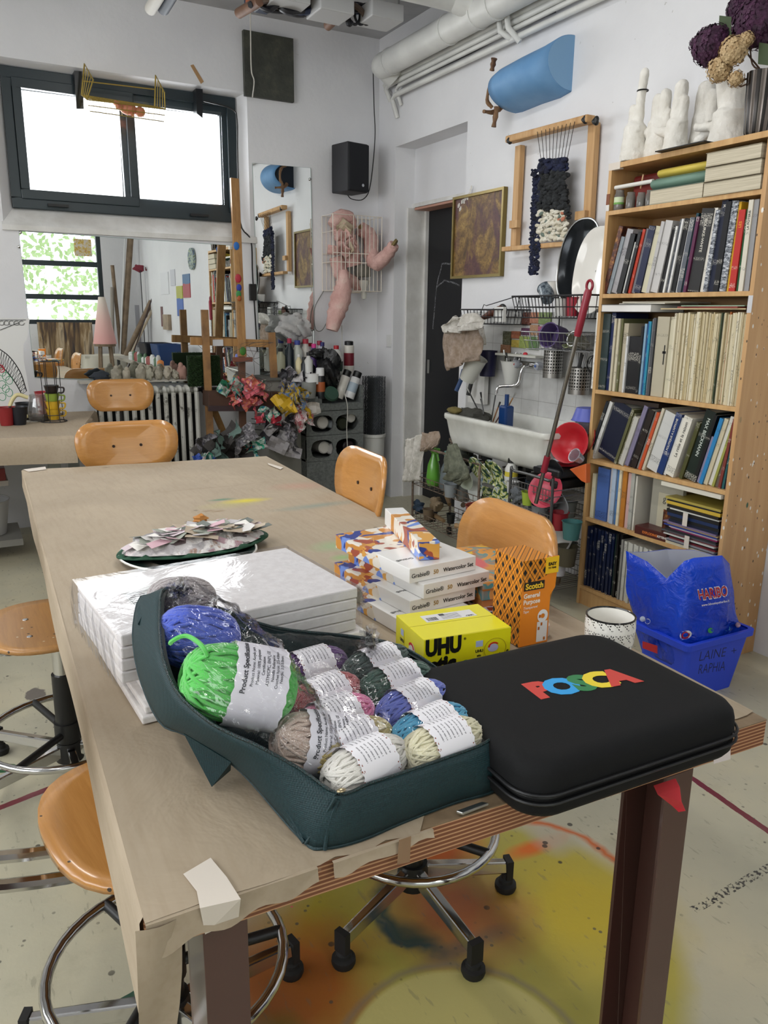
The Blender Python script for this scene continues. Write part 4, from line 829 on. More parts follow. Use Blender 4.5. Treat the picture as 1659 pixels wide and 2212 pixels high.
def yarn(label, colr, c, ax_, L=.115, r=.03, roll=0, loops=30, seed=1, lab_w=.056, lab_off=0, txt=False, sr=.0022, grp='yarn balls in the teal zip bag', flat_=1.0):
    """ball with its long axis ax_, centre c"""
    rn = random.Random(seed); t = T('yarn_ball', label, 'yarn', c, 0, grp); X = Vector(ax_).normalized(); Z = Vector((0, 0, 1)); Y = Z.cross(X).normalized(); Z = X.cross(Y)
    t.rotation_euler = Matrix((X, Y, Z)).transposed().to_euler(); m = yarn_mat(colr)
    P = 2.6; sh = lambda v: v*((abs(v.x)**P+(v.y*v.y+v.z*v.z)**(P/2))**(-1/P))
    b = MB(); b.ell((0, 0, 0), 1, 1, 1, 28, 16); b.v = [tuple(Vector((p.x*L/2*.97, p.y*r*.95, p.z*r*.95*flat_))) for p in (sh(Vector(q)) for q in b.v)]
    b.build('core', m, t, smooth=True)
    pts = []; n = 26; tilt = .42; ph = rn.random()*6
    for k in range(loops*n):
        s = 2*PI*k/n; f = ph+PI*2*.618*(k/n)*.17+.0; v = Vector((math.cos(s), math.sin(s)*math.cos(tilt), math.sin(tilt)*math.cos(s)+.06*math.sin(k*.37)))
        v = Matrix.Rotation(f, 3, 'X')@v; v = sh(v.normalized()); pts.append(Vector((v.x*L/2, v.y*r, v.z*r*flat_))*(1+.012*math.sin(k/n*5)))
    MB().tube(pts, sr, 5).build('strands', m, t, smooth=True, ang=80)
    rr = r*1.14; vs = []; nn = 36; x0 = lab_off-lab_w/2
    for j, x in enumerate((x0, x0+lab_w*.33, x0+lab_w*.66, x0+lab_w)):
        for i in range(nn): a = 2*PI*i/nn; e = (.0016 if i % 2 else -.0006)*(-1 if j == 0 else 1 if j == 3 else 0); q = 1-.05*abs((x-lab_off)/(L/2))**2+.006*math.sin(i*1.7+j); vs.append((x+e, rr*q*math.cos(a), rr*q*flat_*math.sin(a)))
    if lab_w: MB().add(vs, [(j*nn+i, j*nn+(i+1) % nn, (j+1)*nn+(i+1) % nn, (j+1)*nn+i) for j in range(3) for i in range(nn)]).build('paper_label', LAB if not txt else M('e9e7f0', .45), t, smooth=True)
    if txt:
        ink = M('3a3a42', .5)
        for k, (s_, off, sz, bd) in enumerate((('Product Specifications', .022, .0088, .0002), ('Product Name: Acrylic yarn', .013, .0052, 0), ('Material: 100% polyester', .0065, .0052, 0), ('Certification:', .0005, .0052, 0), ('ASTM/CPC, EN71, CE', -.006, .0056, 0), ('Needle Reference:', -.012, .0052, 0), ('Crochet hook: 2.5-4.0mm', -.0175, .0052, 0), ('Needle: 3.0-5.0mm', -.023, .0052, 0))):
            o = text(s_, 'lettering', ink, t, Vector((0, 0, 0)), Matrix.Identity(3), sz, bd, .00012, 'CENTER')
            for v in o.data.vertices:
                a = txt-v.co.x/(rr+.0004); h = rr+.0004+v.co.z; v.co = Vector((lab_off-off-v.co.y, h*math.cos(a), h*flat_*math.sin(a)))
    return t
rows = [('purple', '5a1478', (672, 1445), .052), ('dark green', '12382e', (815, 1440), .052), ('red', 'b01c28', (700, 1508), .05), ('deep green', '0f4a36', (855, 1478), .05), ('bright pink', 'e0609c', (722, 1557), .05), ('periwinkle blue', '5c6cc8', (892, 1525), .05), ('mustard yellow', 'a8922a', (756, 1610), .048), ('turquoise', '3aa0c8', (930, 1578), .048), ('white', 'd8d4cc', (790, 1655), .046), ('cream', 'd2cba6', (955, 1610), .046)]
wh = ['at the back left of the flat part', 'in the back row beside the purple one', 'between the purple and the pink one', 'between dark green and periwinkle', 'between red and mustard', 'right of the pink one', 'between pink and white', 'between periwinkle and cream', 'at the front zipper corner', 'at the front right corner']
for k, (n_, cl, px_, z) in enumerate(rows):
    c = az(px_[0], px_[1], Z0+.060); c.z = Z0+.060
    yarn('%s yarn ball with a paper label %s' % (n_, wh[k]), cl, c, (1, .10+.06*(k % 3), .02), .122, .030, seed=k, loops=46, sr=.0018)
lf = [('lime green', '4fc84a', (515, 1478), .925, .145, .047, (.95, -.22, -.30)), ('royal blue', '3554c8', (428, 1378), .945, .11, .042, (.95, -.15, -.25)), ('grey brown', '8a7f80', (392, 1300), .955, .10, .036, (.95, -.1, -.1)), ('beige', 'b59a88', (682, 1608), .845, .115, .038, (.95, -.16, -.30))]
wl2 = ['large and nearest in the raised part, its label readable', 'behind the lime green one', 'at the top end of the raised part', 'at the front left below the lime green one']
for k, (n_, cl, px_, z, L, r, a_) in enumerate(lf):
    c = az(px_[0], px_[1], z); yarn('%s yarn ball %s' % (n_, wl2[k]), cl, c, a_, L, r, seed=20+k, loops=72, lab_w=.066 if k in (0, 3) else 0, lab_off=.018 if k == 0 else .01 if k == 3 else .02, txt=(R(125) if k in (0, 3) else False), sr=.0023)
lp = [az(440, 1400, .985), az(425, 1385, .99), az(405, 1374, .992), az(388, 1376, .99), az(372, 1385, .985), az(368, 1390, .98)]
tag(MB().tube(wob([az(448, 1418, .975)]+lp, 5), .003, 6).build('yarn_end', yarn_mat('4fc84a'), smooth=True), 'loose lime green yarn end curling up beside the blue yarn', 'yarn')
# clear film over the yarn
FILM2 = glass('crinkled_clear_film', 'fbfbfc', .045, .05, .8, 11)
def film():
    b = MB(); rn = random.Random(8); n, m = 34, 26; bb = BO
    # flat part: bulging sheet between the rim
    P00, P10, P11, P01 = RC[2]+Vector((0, .01, 0)), RC[18], RC[40], Vector((-.09, .19, .13))
    def f(u, v):
        p = (P00.lerp(P10, u)).lerp(P01.lerp(P11, u), v); e = math.sin(PI*u)**.5*math.sin(PI*v)**.5 if 0 < u < 1 and 0 < v < 1 else 0
        z = .026*e+.003*math.sin(u*37+v*11)*math.sin(v*29-u*13)*e+.002*math.sin(u*71-v*43)*e; return p+Vector((0, 0, z))
    b.grid(f, n, m); return b
def film2():
    b = MB(); n, m = 40, 20; A = (Vector((.255, 1.09, .985))-BO, Vector((.245, .93, .95))-BO, Vector((.30, .80, .885))-BO)
    path = wob([az(385, 1268, .99)-BO, az(440, 1370, .945)-BO, az(520, 1475, .925)-BO, az(610, 1570, .88)-BO, az(700, 1660, .85)-BO], 10); rr = (.02, .055, .064, .054, .03)
    vs = []; K = len(path)
    for j, p in enumerate(path):
        f = j/(K-1)*4; i0 = min(int(f), 3); r = rr[i0]+(rr[i0+1]-rr[i0])*(f-i0); d = (path[min(j+1, K-1)]-path[max(j-1, 0)]).normalized(); u = Vector((0, 0, 1)).cross(d).normalized(); w = d.cross(u)
        for i in range(n+1): a = PI*(.04+.92*i/n); q = r*(1+.05*math.sin(i*1.7+j*.9)+.04*math.sin(i*.9-j*1.3)); vs.append(p+u*q*1.12*math.cos(a)+w*q*math.sin(a))
    b.add(vs, [(j*(n+1)+i, j*(n+1)+i+1, (j+1)*(n+1)+i+1, (j+1)*(n+1)+i) for j in range(K-1) for i in range(n)]); return b
o = film().build('clear_film', FILM2, None, smooth=True, ang=80); o.location = BO; tag(o, 'crinkled clear plastic film over the flat yarn rows in the teal bag', 'plastic film')
o = film2().build('clear_film', FILM2, None, smooth=True, ang=80); o.location = BO; tag(o, 'clear plastic film around the raised lime and blue yarn balls', 'plastic film')
def crumple(c, r, seed, m, label):
    rn = random.Random(seed); b = MB(); 
    for k in range(9):
        mx = Euler((rn.uniform(0, 6), rn.uniform(0, 6), rn.uniform(0, 6))).to_matrix(); s = r*rn.uniform(.5, 1)
        b.grid(lambda u, v: Vector(c)+mx@Vector(((u-.5)*2*s, (v-.5)*s, .35*s*math.sin(u*9+k)*math.cos(v*7-k))), 6, 5)
    return tag(b.build('clear_film', m, smooth=True), label, 'plastic film')
crumple(az(388, 1275, 1.0), .03, 2, FILM2, 'crumpled clear film end sticking up at the top of the teal bag')
crumple(az(800, 1385, .90), .026, 5, FILM2, 'crumpled clear film end at the back edge of the flat yarn rows')
crumple(az(775, 1290, .84), .03, 6, FILM2, 'crumpled film corner between the canvas pack and the floral boxes')
# ---------------------------------------------------------------- bookcase
XF, XB, YL_, YR_ = 2.607, 2.885, 2.786, 1.99
def splat():
    t = NT('beech_side_with_paint_drips', .45); v = t.map(scale=(9, 9, .6)); f = t.noise(2.2, 5, v, dist=.6)
    c = t.ramp(f, (.35, 'b98e5e'), (.65, 'c9a070'))
    for sc, sd, th, colr in ((22, 1, .10, 'e6e2da'), (30, 4, .12, 'dedad0'), (18, 7, .05, '3a2c20'), (40, 9, .10, '4a3a2a'), (9, 3, .05, '2f5a44')):
        w = t.voro(sc, t.map(loc=(sd, sd, sd), scale=(1, 1, .55))); k = t.math('MULTIPLY', t.ramp(w, (th, 1.0), (th+.02, 0.0)), t.ramp(t.noise(3, 2, t.map(loc=(sd, 2, sd))), (.42, 0.0), (.5, 1.0))); c = t.mix(k, c, colr)
    t.col(c); return t.m
SPL = splat()
t = T('bookcase', 'tall beech bookcase packed with books against the right wall', 'bookcase', (2.746, 2.388, 0)); o0 = Vector((2.746, 2.388, 0))
def bb(x0, y0, z0, x1, y1, z1): return MB().box((x0-o0.x, y0-o0.y, z0), (x1-o0.x, y1-o0.y, z1))
bb(XF, YL_-.018, 0, XB, YL_, 2.022).build('side_panel', SHELFW, t, bevel=.001); bb(XF, YR_, 0, XB, YR_+.018, 2.022).build('side_panel', SPL, t, bevel=.001)
bb(XF, YR_+.018, 2.0, XB, YL_-.018, 2.022).build('top_board', SHELFW, t, bevel=.001)
SH = [1.829, 1.478, 1.052, .726, .444, .099]
for z in SH: bb(XF+.001, YR_+.018, z-.018, XB, YL_-.018, z).build('shelf', SHELFW, t, bevel=.001)
bb(XF+.01, YR_+.018, 0, XF+.025, YL_-.018, .081).build('plinth', SHELFW, t); bb(XB-.006, YR_+.018, .081, XB-.001, YL_-.018, 2.0).build('back_panel', M('a8845a', .6), t)
bb(XF-.001, 2.72, 1.995, XF+.02, 2.788, 2.024).build('clear_tape', TAPEM, t); bb(XF-.0015, YR_-.001, 1.40, XF, YR_+.018, 1.462).build('white_sticker', M('c9c9cc', .6), t); bb(XF-.0015, YR_-.001, 1.462, XF+0, YR_+.016, 1.468)
bb(XF-.0015, 2.767, 1.855, XF, 2.787, 1.90).build('brown_sticker', M('7a4428', .6), t); bb(XF-.0015, 2.767, 1.83, XF, 2.787, 1.855).build('white_sticker', M('d8d4d0', .6), t)
PG = noisy('book_pages', 'c9c2ae', 'dad4c4', 3, .8); PG2 = NT('aged_pages', .8); PG2.col(PG2.ramp(PG2.noise(6, 4, PG2.map(scale=(1, 1, 60))), (.35, 'b5ab94'), (.65, 'd2c9b4'))); PG2 = PG2.m
def spine_mat(c, ink):
    key = ('sp', c, ink)
    if key in _M: return _M[key]
    t = NT('spine_'+c, .38); q = t.xyz(); oi = t.n('ShaderNodeObjectInfo').outputs['Random']; cb = t.n('ShaderNodeCombineXYZ'); t.set(cb.inputs[2], t.math('MULTIPLY', oi, 3)); va = t.n('ShaderNodeVectorMath', _operation='ADD'); t.set(va.inputs[0], t.o); t.set(va.inputs[1], cb.outputs[0]); nv = t.map(scale=(400, 330, 160), v=va.outputs[0]); n = t.noise(1, 1, nv)
    n2 = t.noise(1, 1, t.map(loc=(3, 0, 0), scale=(.1, .1, 16), v=va.outputs[0]))
    e = t.math('LESS_THAN', q[0], .0008); k = t.math('MULTIPLY', t.math('MULTIPLY', t.ramp(n, (.5, 0.0), (.54, 1.0)), t.ramp(n2, (.56, 0.0), (.60, 1.0))), e)
    t.col(t.mix(t.math('MULTIPLY', k, .55), c, ink)); _M[key] = t.m; return t.m
def ink_for(c): v = sum(int(c[i:i+2], 16) for i in (0, 2, 4)); return '2a2a2a' if v > 330 else 'd8d4c8'
def lum(c): return sum(int(c[i:i+2], 16) for i in (0, 2, 4))/3
def book(label, x, y, z, w, h, d, c, lean=0, title=None, grp=None, plain=False, up=True, tsz=None, tcol=None, name='book', mat=None, tpos=.5):
    """spine faces -x at x; right lower corner at y; thickness w towards +y; leaning right by lean"""
    t = T(name, label, 'book' if name == 'book' else name, (x, y, z), 0, grp); t.rotation_euler = (R(lean), 0, 0); m = mat or spine_mat(c, ink_for(c))
    if w < .009 or plain: MB().box((0, 0, 0), (d, w, h)).build('cover', m, t)
    else:
        e = .0022; b = MB(); b.box((0, 0, 0), (e, w, h)).box((e, 0, 0), (d, e, h)).box((e, w-e, 0), (d, w, h)); b.build('cover', m, t)
        MB().box((e, e, .003), (d-.004, w-e, h-.003)).build('pages', PG, t)
    if title:
        mx = basis((0, 0, 1), (0, 1, 0)) if up else basis((0, 0, -1), (0, -1, 0))   # outward is -x
        text(title, 'title', M(tcol or ink_for(c), .5), t, Vector((-.0006, w/2, h*tpos)), mx, tsz or min(w*.75, .02), .0002 if w > .012 else 0, .0001)
    return t
def pos(px_, py_, X=XF+.02): return ax(px_, py_, X).y
def c6(x, y): return (1240+x*.2622, 280+y*.2622)
def c7(x, y): return (1220+x*.3074, 840+y*.3074)
ORD = ['first', 'second', 'third', 'fourth', 'fifth', 'sixth', 'seventh', 'eighth', 'ninth', 'tenth', 'eleventh', 'twelfth', 'thirteenth', 'fourteenth', 'fifteenth', 'sixteenth', 'seventeenth', 'eighteenth', 'nineteenth', 'twentieth', 'twenty-first', 'twenty-second', 'twenty-third', 'twenty-fourth', 'twenty-fifth', 'twenty-sixth', 'twenty-seventh', 'twenty-eighth', 'twenty-ninth', 'thirtieth', 'thirty-first', 'thirty-second', 'thirty-third', 'thirty-fourth', 'thirty-fifth', 'thirty-sixth', 'thirty-seventh', 'thirty-eighth', 'thirty-ninth', 'fortieth', 'forty-first', 'forty-second', 'forty-third', 'forty-fourth', 'forty-fifth']
def row(rows, cf, yb, z, where, grp, X=None, d=.2, leanf=None):
    for k, r in enumerate(rows):
        x0, x1, h, cn, c = r[:5]; kw = dict(r[5]) if len(r) > 5 else {}; ya, yb_ = pos(*cf(x0, yb)), max(pos(*cf(x1, yb)), 2.0095); le = kw.pop('lean', leanf(x0) if leanf else 0)
        lim = math.degrees(math.asin(min(1, max(.0, (yb_-2.009)/h)))); le = min(le, lim); s = ya-yb_
        if s < .003: continue
        w = max(.003, s*math.cos(R(le))*.96); lb = kw.pop('label', None) or '%s book, %s from left on %s' % (cn, ORD[k], where)
        book(lb, (X or XF+.012)+.012*((k*7) % 5)/4, yb_+.001, z+.0005, w, h, d, c, le, grp=grp, **kw)
# second shelf
BWP = NT('black_white_photo_cover', .35); BWP.col(BWP.ramp(BWP.noise(40, 5, BWP.map(scale=(1, 1, 2.5)), rough=.8), (.4, '22262e'), (.5, '8a8f98'), (.6, 'd8dade'))); BWP = BWP.m
BRP = NT('brown_painting_cover', .35); BRP.col(BRP.ramp(BRP.noise(25, 5, rough=.7), (.35, '1c1210'), (.5, '5a2c1c'), (.65, 'b07a3a'))); BRP = BRP.m
R2 = [(238, 272, .29, 'brown painted', '4a2418', dict(mat=BRP)), (272, 300, .245, 'grey blue', '8a9298'), (300, 350, .272, 'pale grey', 'a3a1a4'), (352, 392, .25, 'black', '121214'), (396, 418, .215, 'slim white', 'cfcfcb'), (420, 444, .255, 'slim black', '17181c'), (446, 466, .265, 'orange red', 'b8402c'), (467, 495, .265, 'mid grey', '77787e'), (496, 548, .272, 'navy', '182040'), (550, 600, .268, 'cream', 'cdc8ae'), (602, 628, .285, 'wide light grey', 'b9b7b6'), (629, 688, .285, 'silver', 'c4c2c0'), (690, 733, .262, 'black paperback', '141416'), (735, 750, .26, 'thin white', 'dcdcd8'), (751, 778, .285, 'slate', '4c5058'), (780, 795, .285, 'narrow white', 'd8d8d6'), (796, 830, .285, 'glossy black', '101216'), (831, 848, .285, 'bright white', 'e0e0de'), (850, 884, .285, 'steel grey', '5a5f68'), (885, 905, .300, 'dark teal', '103a44'), (906, 930, .285, 'plum', '5a2446'), (932, 1028, .31, 'thick charcoal BOURKE-WHITE', '2a2a2b', dict(title='BOURKE-WHITE', up=False, tsz=.017, tpos=.68)), (1031, 1064, .31, 'white spined', 'e2ded4'), (1066, 1098, .30, 'black and white photo', '2a2c30', dict(mat=BWP)), (1100, 1150, .335, 'tall dark blue', '141c34', dict(title='R', up=False, tpos=.93)), (1152, 1194, .325, 'black glossy', '111216'), (1196, 1248, .325, 'streaky black and white', '8a8f98', dict(mat=BWP)), (1250, 1274, .32, 'yellow ended', 'd2a424'), (1276, 1328, .29, 'bright red', 'b82c26', dict(title='LES', up=True, tpos=.82, tcol='e8a030', tsz=.016)), (1332, 1358, .29, 'green', '1d5632'), (1361, 1398, .32, 'cream LA POTERIE', 'd5cfc0', dict(title='LA POTERIE', up=True, tpos=.78, tsz=.013)), (1400, 1440, .32, 'silver grey', '98989a')]
row(R2, c6, 1345, SH[1], 'the second shelf', 'leaning books on the second shelf', leanf=lambda x: max(0, 15-13*(x-238)/1000))
# third shelf: mixed books, pale magazines, flat ones on top
R3 = [(150, 195, .345, '', 'e4e2dc', dict(title='DELACROIX', up=True, tsz=.019, tpos=.62, label='white spined DELACROIX book at the left end of the third shelf', tcol='1a1a1a')), (196, 258, .34, 'dark painting covered', '2a3a3c'), (259, 292, .345, 'navy blue', '172450'), (295, 312, .32, 'slim cream', 'c8c0a8'), (314, 330, .32, 'slim buff', 'bdb59c'), (332, 346, .32, 'thin ivory', 'd2cab2'), (348, 362, .32, 'thin olive', '6a6a48'), (364, 402, .30, 'beige', 'b8ae98'), (404, 418, .245, 'white edged black', 'd0d0d0'), (419, 520, .245, 'wide black', '141418'), (522, 538, .29, 'black titled', '18181a'), (539, 556, .30, 'pale blue', '88a8c0'), (557, 576, .31, 'blue', '2a5a98'), (577, 594, .31, 'turquoise', '2a88a4'), (595, 612, .32, 'grey', '8c8c90'), (613, 634, .325, 'dark grey', '4c4c50'), (636, 736, .33, 'pale grey cross covered', 'b5ad98'), (738, 774, .33, 'ivory', 'cfc8ae')]
row(R3, c6, 2110, SH[2], 'the third shelf', 'books on the left of the third shelf', leanf=lambda x: .5)
for o in list(COL.objects):
    if o.get('label', '').startswith('pale grey cross'):
        b = MB(); b.box((-.0012, .009, .135), (-.0004, .014, .215)); b.box((-.0012, .003, .180), (-.0004, .021, .19)); b.build('black_cross', M('161412', .6), o)
n = 41; x0, x1 = 782, 1428; rn = random.Random(9); x = x0; k = 0; og = gg = 0
MAGC = ['cbbf9f', 'c2b490', 'd4caae', 'bfae86', 'd8d0b8', 'c6ba9c']
while x < x1-6:
    wpx = rn.choice((10, 12, 14, 16)); c = rn.choice(MAGC); lb = 'pale beige magazine spine in the long row on the third shelf'; g = 'pale magazines on the third shelf'
    if og == 0 and x > 1200: og = 1; c = 'a8602c'; lb = 'orange spined magazine among the pale ones on the third shelf'; g = None
    if gg == 0 and x > 1143: gg = 1; c = '30402c'; lb = 'dark green spined magazine among the pale ones on the third shelf'; g = None
    ya, yb_ = pos(*c6(x, 2110)), pos(*c6(x+wpx, 2110))
    if yb_ < 2.0102: break
    h = .345+rn.uniform(-.004, .006)
    book(lb, XF+.012+rn.uniform(0, .012), yb_+.0004, SH[2]+.0005, (ya-yb_)*.93, h, .2, c, 0, grp=g, plain=True); x += wpx; k += 1
def flatbook(label, y0, y1, z, th, c, x0=XF+.02, d=.2, pages=True, title=None, rz=0, name='book', grp=None, tilt=0, pg=None):
    """lying book: long side along y"""
    t = T(name, label, name, (x0, (y0+y1)/2, z), R(rz), grp); L = y1-y0; t.rotation_euler = (R(tilt), 0, R(rz)); m = M(c, .45)
    if pages and th > .008:
        e = .002; MB().box((0, -L/2, 0), (d, L/2, e)).box((0, -L/2, th-e), (d, L/2, th)).box((d-e, -L/2, e), (d, L/2, th-e)).build('cover', m, t); MB().box((.003, -L/2+.003, e), (d-e, L/2-.003, th-e)).build('pages', pg or PG2, t)
    else: MB().box((0, -L/2, 0), (d, L/2, th)).build('cover', m, t)
    if title: text(title, 'title', M(ink_for(c), .5), t, Vector((-.0006, 0, th/2)), basis((0, -1, 0), (0, 0, 1)), th*.6, 0, .0001)
    return t
zz = SH[2]+.352
flatbook('thick book lying flat above DELACROIX, its white pages to the front', 2.47, 2.765, zz-.004, .033, '1c1c22', x0=XF-.005, pg=PAPER_W)
flatbook('thin white booklet on top of the thick flat book, third shelf', 2.42, 2.68, zz+.030, .004, 'd4cfc0'); flatbook('cream booklet lying above the booklets at the shelf middle', 2.35, 2.65, zz+.0345, .006, 'c9c2ae', rz=4)
flatbook('buff booklet lying on the pale magazines', 2.03, 2.44, zz+.008, .005, 'c4b088'); flatbook('red edged booklet lying on the pale magazines', 2.06, 2.36, zz+.0135, .006, '8a3a30', rz=-3); flatbook('thin green booklet topmost on the pale magazines', 2.04, 2.33, zz+.020, .004, '8fa890', rz=2)
# top shelf
z = SH[0]
for k, (px_, r_, h_, mc, lb) in enumerate(((368, .022, .085, '8a6f64', 'glass jar with a green label at the left of the top shelf'), (462, .020, .068, '8f8a84', 'small cloudy glass jar holding a brush, top shelf'), (548, .019, .060, '4f6a62', 'small greenish glass jar in the middle of the top shelf jars'), (615, .016, .064, '6a7c74', 'small greenish glass jar beside the books on the top shelf'))):
    y = pos(*c6(px_, 640), XF+.03); t = T('glass_jar', lb, 'jar', (XF+.03, y, z))
    MB().lathe((0, 0, 0), [(0, .001), (r_*.92, .001), (r_, .006), (r_, h_*.72), (r_*.8, h_*.84), (r_*.8, h_)], 24).build('glass', glass('jar_glass_%d' % k, 'b8b8b4', .05, .05, 0, 20, .35, 'a8a29c'), t, smooth=True)
    MB().lathe((0, 0, 0), [(0, .003), (r_*.88, .003), (r_*.88, h_*.6), (0, h_*.6)], 20).build('contents', M(mc, .8), t, smooth=True)
    if k == 0: MB().lathe((0, 0, 0), [(r_*1.02, .025), (r_*1.02, .055)], 24).build('label', M('c8d4b0', .6), t, smooth=True); MB().lathe((0, 0, 0), [(r_*1.04, .025), (r_*1.04, .033)], 24).build('green_stripe', M('6aa04a', .6), t, smooth=True)
y1, y2 = pos(*c6(345, 440)), pos(*c6(650, 450)); tag(MB().cyl((XF+.02, y1, 1.925), (XF+.02, y2, 1.925), .0085, n=16).build('chalk_stick', M('dcdad4', .6), smooth=True), 'white round stick lying across the jars on the top shelf', 'stick')
tag(MB().cyl((XF+.05, pos(*c6(510, 430)), 1.91), (XF+.05, pos(*c6(530, 350)), 1.965), .0035, n=8).build('wooden_brush', M('c9a47c', .6)), 'wooden brush handle sticking up behind the white stick', 'brush')
tag(MB().box((XF+.1, 2.52, 1.93), (XF+.25, 2.74, 1.975)).build('folder', M('6e201c', .5), bevel=.012), 'dark red rounded folder behind the jars', 'folder')
tag(MB().box((XF+.09, 2.54, z), (XF+.24, 2.72, z+.1)).build('book', M('7a2a24', .6)), 'red box file under the red folder behind the jars', 'book')
Y1, Y2, Y3 = pos(*c6(640, 560)), pos(*c6(1085, 520)), pos(*c6(1555, 470))
flatbook('thick book lying in the top shelf middle under the green roll, pages to the front', Y2+.002, Y1, z, .058, '5a6a5c', x0=XF+.004)
for k, (lb, dz) in enumerate((('lowest of the three thick yellowed books at the top shelf right', 0), ('middle one of the three thick yellowed books at the top shelf right', .052), ('uppermost of the three thick yellowed books, just under the bookcase top', .104))):
    flatbook(lb, 2.012+.004*k, Y2-.004-.004*k, z+dz, .050, '8a7f68', x0=XF-.004-.004*k, rz=.5*k)
def roll(name, label, ya, yb, zc, r, m, cat='folder'):
    b = MB(); n = 20; L = []
    for j, y in enumerate((ya, yb)):
        for i in range(n+1): a = PI*.75+2*PI*.93*i/n; L.append((XF+.05+r*1.9*math.cos(a), y, zc+r*math.sin(a)))
    b.add(L, [(i, i+1, n+2+i, n+1+i) for i in range(n)]); return tag(b.build(name, m, smooth=True, solid=.003), label, cat)
roll('rolled_folder', 'grey green rolled folder lying on the top shelf', Y2-.002, Y1+.002, z+.058+.024, .022, M('6f8f80', .55)); roll('rolled_folder', 'yellow rolled folder lying on the green one', Y2-.004, Y1-.02, z+.058+.052+.012, .016, M('d0bc50', .55))
tag(MB().box((XF-.03, 2.26, 2.0235), (XF+.12, 2.50, 2.0275)).build('black_board', M('151515', .5)), 'thin black board lying at the front edge of the bookcase top', 'board')
# fourth shelf
R4 = [(165, 182, .29, 'thin dark', '22262c'), (184, 205, .29, 'white edged', 'd0d0cc'), (207, 345, .27, 'large dark blue painting', '141a30'), (347, 365, .27, 'slim olive', '5c5c3c'), (367, 382, .25, 'thin khaki', '6c6a50'), (384, 415, .235, 'spiral bound grey', 'b8b6ae'), (417, 445, .29, 'lilac grey', '7c7690'), (447, 460, .28, 'thin black', '141416'), (461, 500, .275, 'black and brown', '241c1a'), (502, 520, .27, 'thin grey', '7c7c78'), (522, 540, .27, 'bright orange', 'c0502a'), (541, 558, .29, 'cream slim', 'c8c0ac'), (560, 640, .27, 'large white', 'c9c9c6'), (646, 690, .275, '', '1a3468', dict(title="LA POLITIQUE A L'AFFICHE", up=True, tsz=.0135, tpos=.62, label="blue book titled LA POLITIQUE A L'AFFICHE on the fourth shelf")), (691, 708, .26, 'narrow white', 'd8d8d4'), (709, 770, .265, '', 'dcd8cc', dict(title='La rime et la raison', up=True, tsz=.02, tpos=.62, label='white book titled La rime et la raison on the fourth shelf')), (800, 825, .25, 'olive and black', '4a4a28'), (826, 900, .30, '', '14221c', dict(title='MAX BECKMANN', up=False, tsz=.021, tpos=.62, tcol='c8d0c8', label='thick dark green MAX BECKMANN book on the fourth shelf')), (903, 925, .29, 'black slim', '121214'), (926, 948, .20, 'lilac', '8c88a4'), (950, 975, .28, 'sky blue', '2a7cb4'), (976, 1003, .28, 'cream edged', 'c8bda0'), (1005, 1036, .29, 'white', 'd4d2ca'), (1038, 1055, .28, 'yellow green', '9a9a4c'), (1057, 1085, .27, 'grey brown', '6a5c54'), (1087, 1105, .28, 'thin red brown', '7a342c'), (1106, 1122, .26, 'thin teal', '2c6468'), (1124, 1138, .26, 'plum thin', '5a3a5c')]
def c7s(x, y): return c7(x, 495+(x-160)*.185+8)
row(R4, c7s, 0, SH[3], 'the fourth shelf', 'leaning books on the fourth shelf', leanf=lambda x: 19-6*(x-160)/900)
flatbook('dark brown book lying above the leaning books of the fourth shelf', 2.40, 2.68, 1.005, .018, '2c2018', pages=False)
# fifth shelf
def c7u(x, y): return c7(x, 905+(x-150)*.27)
R5 = [(182, 206, .215, 'slim cream', 'cbc4a8'), (208, 290, .25, 'blue painting covered', '4a68a8'), (292, 312, .27, 'pale grey', 'c0c0c4'), (313, 338, .27, 'light blue', 'a8b8cc'), (340, 362, .27, 'mid blue', '5078a8'), (363, 380, .27, 'cream slim', 'd8ceb0'), (381, 410, .285, 'ochre orange', 'b5762c'), (412, 440, .255, 'pink and white', 'cba8a4'), (442, 466, .27, 'grey thick', 'a8a8a0'), (468, 480, .25, 'thin pale', 'd0ccc0')]
row(R5, c7u, 0, SH[4], 'the fifth shelf', 'upright books on the fifth shelf')
t = T('book', 'grey framed book with the word goya on its cover', 'book', (XF+.075, 2.355, SH[4])); MB().box((0, -.085, 0), (.02, .085, .255)).build('cover', M('a5a294', .5), t)
MB().box((-.001, -.075, .0), (0, .045, .19)).build('picture_field', M('c2bca4', .5), t); text('goya', 'title', M('4a4a44', .5), t, Vector((-.0016, -.02, .165)), basis((0, -1, 0), (0, 0, 1)), .042, 0, .0002)
MB().box((-.0014, -.08, .02), (-.0008, .01, .12)).build('picture', BRP, t)
t = T('game_box', 'dark red EXPLODING KITTENS card box on the fifth shelf', 'box', (XF+.055, 2.365, SH[4]), R(3)); MB().box((-.055, -.085, 0), (.05, .085, .038)).build('box', M('4a1a18', .35), t, bevel=.002)
text('EXPLODING', 'title', M('d0702c', .5), t, Vector((-.0556, .0, .016)), basis((0, -1, 0), (0, 0, 1)), .015, .0005, .0001); text('KITTENS', 'title', M('d8d4cc', .5), t, Vector((-.0556, -.065, .016)), basis((0, -1, 0), (0, 0, 1)), .013, .0005, .0001)
flatbook('thick white book lying on top of the fifth shelf stack', 2.018, 2.32, SH[4]+.245, .016, 'd6d2c4', x0=XF-.008, pages=False)
rn = random.Random(21); zc = SH[4]+.0006; k = 0
